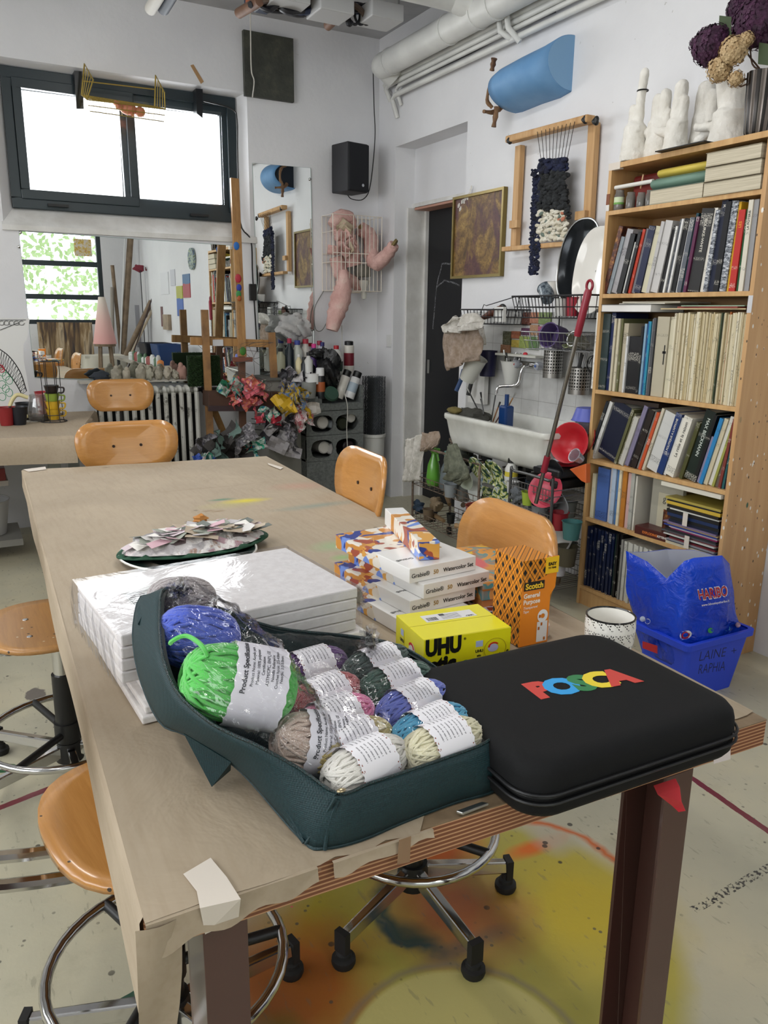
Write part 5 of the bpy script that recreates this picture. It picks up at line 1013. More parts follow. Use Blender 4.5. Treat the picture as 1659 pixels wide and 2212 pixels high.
SC5 = [('d2cab0', 'cream', .012), ('2a3a6a', 'blue', .006), ('8a8a90', 'grey', .006), ('7a2430', 'dark red', .007), ('141418', 'black', .008), ('c8c8c4', 'white', .006), ('9a3a48', 'pinkish red', .006), ('4a4a50', 'dark grey', .007), ('22222a', 'inky black', .008), ('8c2c5c', 'magenta', .005), ('d0ccd0', 'pale', .006), ('2a3a8a', 'bright blue', .006), ('b8a070', 'tan', .006), ('7c6c8c', 'lilac', .006), ('16203c', 'navy', .012), ('101216', 'jet black', .014), ('182c54', 'dark blue', .014), ('141416', 'glossy black', .016), ('cfcfc8', 'off white', .006), ('201c18', 'brown black', .012), ('c8a83c', 'golden yellow', .014), ('18181c', 'slim black', .006), ('a89848', 'olive yellow', .010)]
for c, n_, th in SC5:
    if zc+th > SH[4]+.244: break
    flatbook('%s spine, %s from below in the fifth shelf stack' % (n_, ORD[k]), 2.022+rn.uniform(0, .006), 2.275+rn.uniform(-.015, .03), zc, th*.95, c, x0=XF-.002+rn.uniform(0, .012), pages=False, rz=rn.uniform(-1, 1), grp='lying magazines and books on the fifth shelf'); zc += th; k += 1
for y, z0_, z1_ in ((2.175, SH[4]+.10, SH[4]+.155), (2.155, SH[4]+.01, SH[4]+.062)):
    tag(MB().box((XF-.011, y-.012, z0_), (XF-.0095, y+.012, z1_)).build('clear_tape', TAPEM), 'clear tape band holding the lying magazines, %s one' % ('upper' if z0_ > .5 else 'lower'), 'tape')
# sixth shelf
def c7v(x, y): return c7(x, 1378+(x-118)*.30)
R6 = [(140+i*15, 154+i*15, .30, 'dark navy journal', '0f1c3c') for i in range(12)]+[(322, 334, .30, 'dark green', '1c3a30'), (336, 352, .31, 'black', '101014'), (354, 372, .31, 'glossy black', '0c0c10'), (374, 386, .29, 'thin grey', '8c8c88')]+[(388+i*21, 407+i*21, .285, 'white spined', 'c8c8c0') for i in range(11)]+[(622, 650, .29, 'dark', '201c1c'), (652, 680, .28, 'brown', '4a2a20'), (682, 720, .29, 'black thick', '141414'), (722, 780, .28, 'grey', '6c6c68')]
row(R6, c7v, 0, SH[5], 'the lowest shelf', 'journals on the lowest shelf')
# ---------------------------------------------------------------- plaster hands and flower vase on top
PLAS = noisy('rough_plaster', 'd9d5cc', 'e9e6df', 14, .75, .5)
TOPB = 2.0235
def hand(label, x, y, fingers, palm, rz=0, ps=1):
    """plaster hand form: palm column with finger lobes"""
    t = T('plaster_hand', label, 'sculpture', (x, y, TOPB), R(rz)); b = MB()
    b.lathe((0, 0, 0), [(0, 0), (palm[0]*1.15, .0), (palm[0]*1.2, .02), (palm[0], palm[1]*.5), (palm[0]*.95, palm[1]*.85), (palm[0]*.5, palm[1]), (0, palm[1]*1.02)], 22)
    for f in fingers:
        p, q, r = f; mid = (Vector(p)+Vector(q))/2+Vector((0, .003, 0)); c = wob([p, mid, q], 4); n = len(c); b.tube(c, [r*(1.05-.15*(i/(n-1))) for i in range(n)], 14); b.ell(q, r*.9, r*.9, r*.95, 12, 8)
    o = b.build('hand', PLAS, t, smooth=True, ang=80); md = o.modifiers.new('r', 'REMESH'); md.mode = 'VOXEL'; md.voxel_size = .0045; md.use_smooth_shade = True
    tx = bpy.data.textures.new('lump', 'CLOUDS'); tx.noise_scale = .03; d = o.modifiers.new('d', 'DISPLACE'); d.texture = tx; d.strength = .008; d.mid_level = .5
    return t
X_ = XF+.10
hand('tall plaster hand with one long raised finger at the left of the group', X_-.05, 2.70, [((0, -.012, .12), (0, -.028, .34), .020), ((0, .012, .1), (0, .018, .21), .020)], (.048, .16))
tag(MB().tube([(X_-.05+.0215*math.cos(a), 2.70-.025+.0215*math.sin(a), TOPB+.272) for a in [2*PI*i/20 for i in range(20)]], .003, 6, True).build('black_ring', BLACKP, smooth=True), 'black ring around the raised plaster finger', 'ring')
hand('plaster hand with rounded fist and folded fingers, second of the group', X_+.0, 2.615, [((0, .01, .10), (0, .018, .235), .026), ((0, -.02, .1), (0, -.022, .245), .027), ((-.01, -.02, .08), (-.03, .055, .115), .018), ((0, -.03, .07), (0, -.045, .17), .022)], (.048, .17))
hand('plaster thumb shaped hand standing upright in the middle of the group', X_-.01, 2.51, [((0, 0, .1), (0, -.008, .255), .030), ((-.01, .02, .09), (-.02, .085, .105), .019), ((0, -.02, .12), (0, -.024, .20), .024)], (.043, .15))
hand('round knuckled plaster hand behind the thumb shaped one', X_+.09, 2.46, [((0, 0, .14), (0, .004, .245), .042), ((0, -.03, .12), (0, -.035, .215), .032)], (.05, .17))
hand('wide plaster form with two reaching fingers beside the vase', X_+.04, 2.30, [((0, .02, .12), (-.01, .13, .045), .020), ((0, .0, .13), (-.02, .02, .235), .036), ((0, -.02, .12), (0, -.01, .21), .045), ((-.02, 0, .08), (-.04, .115, .09), .018)], (.062, .15))
# vase with dried hydrangeas
vy = 2.10; t = T('flower_vase', 'dark ribbed vase with purple and beige dried hydrangeas on the bookcase', 'vase', (XF+.05, vy, TOPB)); n = 60; vs = []
for j, (r, z) in enumerate(((.036, 0), (.040, .01), (.047, .12), (.050, .21), (.046, .21), (.03, .05))):
    for i in range(n): a = 2*PI*i/n; q = r*(1+(.035 if (i//3) % 2 else -.02)); vs.append((q*math.cos(a), q*math.sin(a), z))
VAS = NT('ribbed_vase', .25, .6); q = VAS.xyz(); an = VAS.math('ARCTAN2', q[1], q[0]); VAS.col(VAS.mix(VAS.math('GREATER_THAN', VAS.math('SINE', VAS.math('MULTIPLY', an, 10)), .0), '26221f', '6e6660')); VAS = VAS.m
MB().add(vs, [(j*n+i, j*n+(i+1) % n, (j+1)*n+(i+1) % n, (j+1)*n+i) for j in range(5) for i in range(n)]+[tuple(range(n))]).build('body', VAS, t, smooth=True, ang=30)
def bloom(c, r, m1, seed, nm, ns=260):
    rn = random.Random(seed); b = MB()
    for i in range(ns):
        z = 1-2*(i+.5)/ns; a = i*2.39996; s = math.sqrt(1-z*z); d = Vector((s*math.cos(a), s*math.sin(a), z)); p = Vector(c)+d*r*rn.uniform(.85, 1.05); u = d.orthogonal().normalized(); w = d.cross(u); ph = rn.random()*6; L = r*.24
        for k in range(4):
            e = u*math.cos(ph+k*PI/2)+w*math.sin(ph+k*PI/2); f = d.cross(e); tip = p+e*L+d*rn.uniform(-.1, .25)*L
            b.add([p, p+e*L*.55+f*L*.45, tip, p+e*L*.55-f*L*.45], [(0, 1, 2, 3)])
    b.ell(c, r*.8, r*.8, r*.8, 12, 8); o = b.build(nm, m1, t, smooth=False); return o
PUR = noisy('purple_petals', '2a1026', '4c2344', 40, .7); BEI = noisy('dry_beige_petals', 'a88a60', 'cdb48c', 40, .75)
F_ = lambda px_, py_, X: ax(px_, py_, X)-Vector((XF+.05, vy, TOPB))
bloom(F_(1540, 100, XF+.02), .072, PUR, 1, 'purple_bloom'); bloom(F_(1638, 48, XF+.06), .085, PUR, 2, 'purple_bloom'); bloom(F_(1600, 20, XF+.12), .05, PUR, 3, 'purple_bloom'); bloom(F_(1505, 95, XF+.05), .03, PUR, 5, 'purple_bloom', 60)
bloom(F_(1585, 110, XF-.03), .05, BEI, 4, 'beige_bloom', 120); bloom(F_(1555, 150, XF-.03), .045, BEI, 6, 'beige_bloom', 110); bloom(F_(1612, 85, XF-.02), .028, BEI, 7, 'beige_bloom', 60); bloom(F_(1590, 170, XF-.01), .03, BEI, 8, 'beige_bloom', 60)
for k, (px_, py_, X) in enumerate(((1560, 150, XF), (1620, 90, XF+.04), (1600, 50, XF+.1), (1585, 160, XF-.02))):
    p = F_(px_, py_, X); MB().tube(wob([(0, 0, .1), (.0, .0, .2), p*.7+Vector((0, 0, .02)), p], 4), .003, 6).build('stem', M('4a3424', .7), t)
for k, (px_, py_) in enumerate(((1655, 120), (1568, 60))):
    p = F_(px_, py_, XF+.02); MB().add([p+Vector((0, -.03, -.04)), p+Vector((.0, .03, -.02)), p+Vector((0, .035, .05)), p+Vector((0, -.02, .03))], [(0, 1, 2, 3)]).build('leaf', M('3a4a2c', .6), t, solid=.001)
# ---------------------------------------------------------------- blue crate with bag in front of the bookcase
CRB = M('2448d8', .42); CRC = Vector((2.36, 1.72, 0))
from mathutils.bvhtree import BVHTree
def decal(s, name, m, parent, quad, target, bold=0, off=.0008, sh=0):
    """lettering laid onto a curved surface; quad = lower left, lower right, upper right, upper left"""
    bv = BVHTree.FromPolygons([v.co.copy() for v in target.data.vertices], [tuple(p.vertices) for p in target.data.polygons])
    o = text(s, name, m, None, Vector((0, 0, 0)), Matrix.Identity(3), 1.0, bold, 0, 'LEFT', shear=sh); V = o.data.vertices
    xs = [v.co.x for v in V]; ys = [v.co.y for v in V]; x0, x1, y0, y1 = min(xs), max(xs), min(ys), max(ys); inv = Matrix.Translation(-target_loc(target))
    for v in V:
        a, b = (v.co.x-x0)/(x1-x0), (v.co.y-y0)/(y1-y0); p = (Vector(quad[0])*(1-a)+Vector(quad[1])*a)*(1-b)+(Vector(quad[3])*(1-a)+Vector(quad[2])*a)*b
        d = ray(p.x, p.y).normalized(); h = bv.ray_cast(inv@C0, d)
        if h[0] is not None: v.co = h[0]-d*off
        else: v.co = inv@(C0+d*2.8)
    o.parent = parent; return o
def target_loc(o):
    l = o.location.copy(); p = o.parent
    while p: l = l+p.location; p = p.parent
    return l
t = T('storage_crate', 'blue plastic crate marked LAINE + RAPHIA before the bookcase', 'crate', (2.386, 1.905, 0))
def frustum(w0, d0, w1, d1, z0, z1, r=.02):
    a = [(x, y, z0) for x, y in rrect(w0, d0, r, 4)]; b = [(x, y, z1) for x, y in rrect(w1, d1, r, 4)]; n = len(a); return a+b, [(i, (i+1) % n, n+(i+1) % n, n+i) for i in range(n)], n
vs, fs, n = frustum(.27, .19, .34, .245, 0, .235); crb = MB().add(vs, fs+[tuple(range(n-1, -1, -1))]).build('body', CRB, t, solid=.003)
b = MB(); vs, fs, n = frustum(.365, .265, .367, .267, .218, .242); b.add(vs, fs); vs2, fs2, n2 = frustum(.335, .24, .367, .267, .242, .242); b.add(vs2, fs2); b.build('rim', CRB, t, solid=.003, bevel=.001)
INK = M('141a50', .5)
decal('+', 'handwriting', INK, t, ((1580, 1412), (1591, 1410), (1591, 1399), (1580, 1401)), crb, -.01, .003); decal('LAINE', 'handwriting', INK, t, ((1510, 1428), (1568, 1417), (1570, 1398), (1512, 1408)), crb, -.01, .003, .15); decal('RAPHIA', 'handwriting', INK, t, ((1508, 1456), (1565, 1448), (1567, 1428), (1510, 1436)), crb, -.01, .003, .15)
b = MB(); c3 = [ax(x, y, 2.20)-Vector((2.386, 1.905, 0)) for x, y in ((1388, 1400), (1420, 1412), (1420, 1395), (1388, 1385))]; b.add(c3, [(0, 1, 2, 3)]); b.build('red_sticker', M('b8242c', .5), t, solid=.001)
# bag
BO2 = Vector((2.386, 1.905, .1)); HB = NT('glossy_blue_bag', .22); HB.col(HB.ramp(HB.noise(5, 2), (.35, '0838c0'), (.7, '0e4ce0'))); HB.bump(HB.noise(14, 4, dist=1.5), .6, .02); HB = HB.m
t = T('carrier_bag', 'glossy blue HARIBO carrier bag standing in the blue crate', 'bag', BO2)
tp = [ax(1352, 1190, 2.235), ax(1398, 1213, 2.225), ax(1440, 1250, 2.235), ax(1478, 1212, 2.26), ax(1500, 1205, 2.29), ax(1560, 1200, 2.40), ax(1576, 1218, 2.47), ax(1562, 1205, 2.53), ax(1500, 1188, 2.50), ax(1440, 1186, 2.45), ax(1395, 1192, 2.36), ax(1365, 1192, 2.28)]
bt = [Vector(p) for p in ((2.235, 2.01, .13), (2.23, 1.93, .13), (2.23, 1.86, .13), (2.235, 1.812, .13), (2.30, 1.80, .13), (2.42, 1.80, .13), (2.53, 1.82, .13), (2.535, 1.88, .13), (2.535, 1.95, .13), (2.50, 2.0, .13), (2.40, 2.01, .13), (2.30, 2.01, .13))]
def sub(L, n=4):
    return [L[i].lerp(L[(i+1) % len(L)], k/n) for i in range(len(L)) for k in range(n)]
tc, bc = sub(tp), sub(bt); N2 = len(tc); K = 14; vs = []
for k in range(K+1):
    f = k/K
    for i in range(N2):
        p = tc[i].lerp(bc[i], f**.8)-BO2; d = Vector((p.x, p.y, 0)).normalized(); a = math.sin(PI*f)
        vs.append(p+d*(.018*a+.007*a*math.sin(i*.9+f*7)+.004*a*math.sin(i*2.3-f*15)))
hbag = MB().add(vs, [(k*N2+i, k*N2+(i+1) % N2, (k+1)*N2+(i+1) % N2, (k+1)*N2+i) for k in range(K) for i in range(N2)]).build('body', HB, t, smooth=True, ang=60)
md = hbag.modifiers.new('s', 'SOLIDIFY'); md.thickness = .0016; md.offset = -1
vi = [Vector(v)*1.0+Vector((-v[0], -v[1], 0)).normalized()*.004 for v in vs]; MB().add(vi[:N2*9], [(k*N2+i, k*N2+(i+1) % N2, (k+1)*N2+(i+1) % N2, (k+1)*N2+i) for k in range(8) for i in range(N2)]).build('white_lining', M('b9bcc8', .5), t, smooth=True)
WH = M('e6e6ea', .35); RD = M('b01c2c', .35)
qd = ((1511, 1299), (1573, 1289), (1571, 1263), (1506, 1273))
decal('HARIBO', 'logo_outline', WH, t, qd, hbag, .05, .0012); decal('HARIBO', 'logo', RD, t, ((1512, 1297), (1572, 1287), (1570, 1265), (1507, 1275)), hbag, .018, .003)
decal('www.laboutiqueharibo.fr', 'web_address', WH, t, ((1516, 1312), (1577, 1301), (1576, 1295), (1515, 1305)), hbag, .01, .0015)
decal('O', 'logo_outline', WH, t, ((1468, 1384), (1495, 1378), (1494, 1360), (1468, 1364)), hbag, .06, .0012)
decal('O', 'logo', RD, t, ((1472, 1382), (1491, 1377), (1490, 1363), (1472, 1366)), hbag, .02, .003)
for px_, py_, r, c in ((1572, 1358, .009, '58a8e0'), (1594, 1350, .008, 'd8b0a0'), (1388, 1337, .010, 'c8d4ec'), (1399, 1342, .009, 'c8d4ec'), (1535, 1362, .012, '3a9a5a')):
    decal('\u2022', 'candy_print', M(c, .35), t, ((px_-6, py_+6), (px_+6, py_+6), (px_+6, py_-6), (px_-6, py_-6)), hbag, 0, .0014)
# ---------------------------------------------------------------- right wall: door, pictures, loom, sink corner
def c2(x, y): return (700+x*.578, y*.578)
def c5(x, y): return (860+x*.3435, 560+y*.3435)
def X2(p, X): return ax(*c2(*p), X)
def X5(p, X): return ax(*c5(*p), X)
def simple(name, mb, m, label, cat, group=None, kind=None, **k): o = mb.build(name, m, **k); return tag(o, label, cat, group, kind)
# black door with chalk drawing
d = MB().box((XW+.26, 4.25, 0), (XW+.30, 5.17, 2.12)); dm = NT('black_painted_door', .5)
def seglines(t, c, segs, w, colr, ia=1, ib=2):
    q = t.xyz()
    for (a, b, e, f) in segs:
        dx, dy = e-a, f-b; L = math.hypot(dx, dy); n1 = t.math('MULTIPLY', t.math('SUBTRACT', t.noise(9, 2), .5), .03)
        p = t.math('ADD', t.math('ADD', t.math('MULTIPLY', t.math('SUBTRACT', q[ia], a), -dy/L), t.math('MULTIPLY', t.math('SUBTRACT', q[ib], b), dx/L)), n1)
        s = t.math('ADD', t.math('MULTIPLY', t.math('SUBTRACT', q[ia], a), dx/L), t.math('MULTIPLY', t.math('SUBTRACT', q[ib], b), dy/L))
        k = t.math('MULTIPLY', t.math('LESS_THAN', t.math('ABSOLUTE', p), w), t.math('LESS_THAN', t.math('ABSOLUTE', t.math('SUBTRACT', s, L/2)), L/2)); c = t.mix(t.math('MULTIPLY', k, t.ramp(t.noise(120, 2), (.35, 0.0), (.55, .75))), c, colr)
    return c
cc_ = dm.mix(dm.ramp(dm.noise(6, 4), (.6, 0.0), (.8, .3)), '0c0e14', '2a2c30')
q1 = [X5(p, XW+.26) for p in ((275, 30), (240, 180), (218, 440), (385, 165), (290, 130), (400, 25))]
cc_ = seglines(dm, cc_, [(q1[0].y, q1[0].z, q1[1].y, q1[1].z), (q1[1].y, q1[1].z, q1[2].y, q1[2].z), (q1[0].y, q1[0].z, q1[5].y, q1[5].z), (q1[1].y, q1[1].z, q1[4].y, q1[4].z), (q1[4].y, q1[4].z, q1[3].y, q1[3].z)], .005, '8a8c90'); dm.col(cc_)
o = struct(d, 'door_1', dm.m, 'black door in the recess with chalk lines'); MB().box((XW+.253, 5.10, .95), (XW+.262, 5.13, 1.05)).build('door_latch', STEEL, o)
struct(MB().box((XW+.14, 4.25, 2.10), (XW+.30, 5.17, 2.118)), 'trim_3', M('b88a78', .7), 'pinkish door head strip')
# painting
P = [X2(p, XW-.004) for p in ((495, 733), (687, 700), (674, 1042), (491, 1044))]; y0, y1, z0, z1 = P[1].y, P[0].y, P[3].z+.002, P[1].z+.003
t = T('framed_painting', 'brown and purple painting in a thin bronze frame beside the door', 'painting', (XW-.02, (y0+y1)/2, (z0+z1)/2), 0); w2, h2 = (y1-y0)/2, (z1-z0)/2
fm = M('7a6a3c', .35, .6); 
b = MB(); b.box((-.012, -w2, h2-.016), (.016, w2, h2)).box((-.012, -w2, -h2), (.016, w2, -h2+.016)).box((-.012, -w2, -h2+.016), (.016, -w2+.016, h2-.016)).box((-.012, w2-.016, -h2+.016), (.016, w2, h2-.016)); b.build('frame', fm, t)
pm = NT('brown_landscape_paint', .5); n = pm.noise(9, 6, rough=.7, dist=1.2); c = pm.ramp(n, (.3, '3a2a16'), (.45, '6b4f28'), (.6, '94743c'), (.75, 'b59a58')); c = pm.mix(pm.math('MULTIPLY', pm.ramp(pm.noise(4, 5, pm.map(loc=(2, 1.3, .2), scale=(1, 1.6, .8)), dist=1), (.47, 0.0), (.58, .85)), .9), c, '4a1f34'); c = pm.mix(pm.ramp(pm.noise(70, 3), (.55, 0.0), (.6, .4)), c, '2a1c10'); pm.col(c)
MB().box((.0, -w2+.014, -h2+.014), (.004, w2-.014, h2-.014)).build('canvas', pm.m, t)
b = MB(); rn = random.Random(2)
for i in range(16): y = w2-.05-i*.009; zz_ = h2-.075+i*.006+rn.uniform(-.018, .02); b.box((-.0015, y-.007, zz_-.008), (.0, y+.006, zz_+.012), mx=None)
b.build('paper_lace', M('d8d4cc', .6), t)
# blue half bucket sculpture
YA, YZ = X2((912, 250), XW-.03).y, X2((655, 300), XW-.12).y; zc = X2((912, 245), XW).z-.02
t = T('wall_sculpture', 'sky blue half round bucket mounted sideways on the wall with brown twisted pieces', 'sculpture', (XW, (YA+YZ)/2, zc)); L2 = (YZ-YA)/2; n = 24; vs = []
def half(y, rz_, rx_, dz): return [(-rx_*math.sin(PI*i/n), y, dz+rz_*math.cos(PI*i/n)) for i in range(n+1)]
pr = [(-L2, .125, .16, .02), (-L2+.08, .122, .185, .005), (0, .116, .20, 0), (L2-.06, .112, .205, -.01), (L2, .105, .19, -.012)]
for y, a, b_, dz_ in pr: vs += half(y, a, b_, dz_)
BLU = noisy('sky_blue_paint', '5f8fbd', '6f9cc8', 6, .6, .1)
m = n+1; MB().add(vs, [(j*m+i, j*m+i+1, (j+1)*m+i+1, (j+1)*m+i) for j in range(4) for i in range(n)]).build('body', BLU, t, smooth=True, solid=.006)
MB().add(half(-L2, .125, .16, .02), [tuple(range(n+1))]).build('end_cap', M('7aa3c9', .6), t, solid=.006); MB().add(half(L2-.03, .10, .18, -.012), [tuple(range(n+1))]).build('dark_inside', M('16202c', .7), t, solid=.004)
RU = noisy('brown_root', '5a3c2a', '8a6a4a', 20, .7, .4)
for k, pp in enumerate((((-.05, L2, .09), (-.14, L2+.03, .03), (-.16, L2+.05, -.06), (-.13, L2+.04, -.10)), ((-.08, L2, -.09), (-.12, L2+.04, -.12), (-.2, L2+.02, -.13)), ((-.16, L2, .13), (-.15, L2+.03, .08)), ((-.12, L2+.01, -.1), (-.13, L2+.02, -.2)))):
    MB().tube(wob(pp, 4), [.018, .012, .016, .01, .014, .012, .01, .008, .01, .012, .012, .01, .01][:len(wob(pp, 4))], 8).build('twisted_piece', RU, t, smooth=True)
# loom
LX = XW-.03; t = T('weaving_loom', 'wooden weaving loom frame hanging on the wall with dark and pale woven strips', 'loom', (LX, 3.5, 2.03)); LO = Vector((LX, 3.5, 2.03))
def lw(p, X=LX): return X2(p, X)-LO
for nm, a, b_, w_, d_, mm in (('side_bar', (733, 545), (714, 925), .024, .016, PINE), ('side_bar', (1010, 460), (985, 905), .026, .016, PINE)):
    A, B = lw(a), lw(b_); MB().prism([A+Vector((-d_, -w_, 0)), A+Vector((-d_, w_, 0)), B+Vector((-d_, w_, 0)), B+Vector((-d_, -w_, 0))], (2*d_, 0, 0)).build(nm, mm, t, bevel=.002)
A, B = lw((692, 525), LX-.05), lw((1000, 445), LX-.05); MB().prism([A+Vector((-.03, 0, -.016)), A+Vector((.03, 0, -.016)), A+Vector((.03, 0, .02)), A+Vector((-.03, 0, .02))], B-A).build('top_bar', PINE, t, bevel=.008)
A2, B2 = lw((676, 932), LX-.05), lw((990, 905), LX-.03); MB().prism([A2+Vector((-.025, 0, -.012)), A2+Vector((.025, 0, -.012)), A2+Vector((.025, 0, .012)), A2+Vector((-.025, 0, .012))], B2-A2).build('bottom_bar', PINE, t, bevel=.003)
for p in ((693, 525), (975, 447), (1015, 452), (945, 900), (985, 905)): c = lw(p, LX-.07); MB().ell(c, .014, .02, .02, 10, 8, f=lambda d: 1+.15*math.cos(3*math.atan2(d.z, d.y))).build('clamp_knob', BLACKP, t, smooth=True)
for p in ((713, 838), (962, 805)): c = lw(p, LX-.03); MB().box(c-Vector((.012, .035, .02)), c+Vector((.012, .035, .02))).build('peg_block', PINE, t)
for k in range(10):
    a = lw((797+k*15.5, 492-k*4.2), LX-.085); b_ = lw((812+k*10.5, 605), LX-.06); MB().tube([a, b_], .0016, 5).build('warp_thread', M('2a2420', .8), t)
def lump(name, quad, X, m, seed, n, r, thick=.02):
    """woven strip of fat loops filling the quad (crop2 pixels)"""
    rn = random.Random(seed); b = MB(); Q = [lw(p, X) for p in quad]
    for i in range(n):
        u, v = rn.random(), rn.random(); p = (Q[0]*(1-u)+Q[1]*u)*(1-v)+(Q[3]*(1-u)+Q[2]*u)*v; s = r*rn.uniform(.7, 1.3); mx = Euler((rn.uniform(-.5, .5), 0, 0)).to_matrix()
        b.ell(p+Vector((rn.uniform(-thick, thick*.3), 0, 0)), s*.7, s*1.4, s*.75, 8, 6, mx=mx)
    return b.build(name, m, t, smooth=True)
NAVY = noisy('navy_jersey_strip', '0b0e1e', '1a2142', 30, .9, .3); CHAR = noisy('charcoal_fabric_strip', '101214', '2a2d30', 30, .9, .3); PALE = noisy('pale_mixed_strip', 'c9c1ac', 'e0dccf', 25, .9, .3)
lump('navy_weaving', ((815, 600), (905, 595), (905, 640), (812, 645)), LX-.06, NAVY, 1, 150, .013); lump('charcoal_weaving', ((815, 640), (905, 635), (910, 780), (810, 790)), LX-.055, CHAR, 2, 420, .014)
lump('pale_weaving', ((808, 790), (905, 785), (912, 895), (802, 905)), LX-.055, PALE, 3, 240, .012); lump('green_grey_weft', ((808, 800), (905, 790), (910, 895), (802, 905)), LX-.062, M('6c7a70', .9), 5, 18, .010); lump('orange_weft', ((870, 790), (910, 790), (912, 830), (870, 830)), LX-.062, M('b8745a', .9), 6, 5, .009)
lump('navy_side_strip', ((785, 650), (815, 650), (800, 1025), (768, 1025)), LX-.065, NAVY, 4, 420, .009, .006); lump('dark_fringe', ((905, 760), (920, 780), (930, 850), (905, 800)), LX-.06, CHAR, 7, 16, .010); lump('navy_knot', ((782, 635), (800, 635), (800, 660), (782, 655)), LX-.07, NAVY, 8, 12, .010)
# tiles behind the sink
tm = NT('worn_white_wall_tiles', .3); q = tm.xyz(); gy = tm.math('FRACT', tm.math('MULTIPLY', q[1], 1/.152)); gz = tm.math('FRACT', tm.math('MULTIPLY', q[2], 1/.152)); g = tm.math('MAXIMUM', tm.math('LESS_THAN', gy, .02), tm.math('LESS_THAN', gz, .02)); c = tm.ramp(tm.noise(5, 5), (.3, 'b4b4b2'), (.7, 'd2d2d0')); c = tm.mix(tm.math('MULTIPLY', g, .6), c, '7d7b76'); c = tm.mix(tm.ramp(tm.noise(50, 3), (.70, 0.0), (.74, .6)), c, '4a4844'); tm.col(c)
struct(MB().box((XW-.008, 2.79, .55), (XW, 4.22, 1.40)), 'trim_4', tm.m, 'grey white tiles behind the sink')
# mosaic relief tiles
MT = [(785, 330, 835, 415, '5a2c1e'), (836, 330, 892, 405, 'a8745c'), (890, 330, 965, 410, '7a8c5c'), (835, 408, 885, 480, 'a88468'), (780, 428, 832, 478, '5a3450'), (886, 418, 945, 455, 'a85a78'), (665, 448, 712, 540, '4a4a30'), (718, 448, 770, 500, '9a5c40'), (768, 480, 828, 562, '8c9a54'), (830, 482, 886, 572, '5c7a4c'), (650, 532, 708, 598, '8a6040'), (718, 502, 768, 556, 'a8943c'), (886, 458, 925, 515, 'b06a50')]
for k, (a, b_, c, d_, colr) in enumerate(MT):
    p, q_ = X5((a, b_), XW-.01), X5((c, d_), XW-.01); o = MB().box((XW-.02, q_.y, q_.z), (XW-.009, p.y-.003, p.z-.003)).build('relief_tile', M(colr, .5, bump=.8, bs=60), bevel=.003)
    tag(o, '%s painted relief tile on the wall above the tap, %s of the cluster' % (('dark red', 'dusty pink', 'sage green', 'tan', 'purple', 'rose', 'olive black', 'terracotta', 'lime green', 'leaf green', 'brown', 'ochre', 'salmon')[k], ('top left', 'top middle', 'top right', 'centre', 'left of centre', 'right', 'far left', 'left', 'lower middle', 'lower right', 'bottom left', 'bottom', 'far right')[k]), 'tile', 'relief tiles over the sink')
# sink
ENAM = noisy('old_white_enamel', 'c6c6bf', 'dcdcd6', 5, .25, .05)
sx0, sx1, sy0, sy1, sz = 2.455, 2.875, 2.915, 3.835, .832; t = T('sink', 'old white enamel trough sink on the wall beside the bookcase', 'sink', ((sx0+sx1)/2, (sy0+sy1)/2, sz)); w_, l_ = sx1-sx0, sy1-sy0
def loopz(w, l, r, z): return [(x, y, z) for x, y in rrect(w, l, r, 6)]
L = [loopz(w_-.10, l_-.16, .05, -.20), loopz(w_-.05, l_-.09, .06, -.175), loopz(w_-.03, l_-.06, .05, -.12), loopz(w_-.012, l_-.03, .04, -.035), loopz(w_, l_, .04, -.028), loopz(w_+.006, l_+.006, .045, -.012), loopz(w_, l_, .04, 0), loopz(w_-.05, l_-.05, .03, 0), loopz(w_-.06, l_-.06, .03, -.03), loopz(w_-.09, l_-.12, .04, -.16)]
n = len(L[0]); MB().add([p for l in L for p in l], [(j*n+i, j*n+(i+1) % n, (j+1)*n+(i+1) % n, (j+1)*n+i) for j in range(len(L)-1) for i in range(n)]+[tuple(range(n)), tuple(range((len(L)-1)*n, len(L)*n))]).build('basin', ENAM, t, smooth=True, ang=50)
for y in (3.2, 3.6): MB().box((-.1, y-(sy0+sy1)/2-.012, -.24), (.21, y-(sy0+sy1)/2+.012, -.2)).build('bracket', M('4a4844', .6), t)
MB().tube(wob([(0, 0, -.2), (0, 0, -.35), (.06, 0, -.42), (.1, 0, -.34), (.2, 0, -.34)], 4), .018, 10).build('drain_pipe', M('8a8a86', .4), t, smooth=True)
# tap
A = X5((835, 665), XW-.05); t = T('wall_tap', 'chrome wall tap with a long swan spout over the sink', 'tap', (A.x, A.y, A.z))
MB().tube(wob([(.04, .0, 0), (-.02, 0, 0), (-.05, .01, -.02), (-.06, .02, -.09), (-.08, .04, -.115), (-.13, .08, -.12), (-.15, .095, -.13), (-.155, .098, -.16)], 5), .0095, 10).build('spout', CHROME, t, smooth=True)
MB().tube([(.0, -.09, .0), (.0, .10, .0)], .018, 12).build('body', CHROME, t, smooth=True)
for y, c in ((-.09, '3a5aa0'), (.10, 'a03038')): MB().lathe((-.02, y, 0), [(0, .02), (.02, .018), (.024, 0), (.018, -.02)], 14, mx=Matrix.Rotation(R(-90), 3, 'Y')).build('handle', glass('tap_handle_'+c, 'e0e4ee', .2, .1, 0, 20, .4, 'c8ccd4'), t, smooth=True); MB().ell((-.043, y, 0), .003, .007, .007, 8, 6).build('cap', M(c, .3), t)
simple('soap_shelf', MB().box((XW-.09, X5((890, 630), XW-.06).y, 1.155), (XW-.01, X5((635, 615), XW-.06).y, 1.167)), M('c8c8c0', .4), 'narrow white glass shelf above the tap', 'shelf')
simple('stopper', MB().ell(X5((800, 598), XW-.05), .014, .014, .012, 12, 8), M('c02a38', .4), 'small red cap on the narrow shelf above the tap', 'stopper')
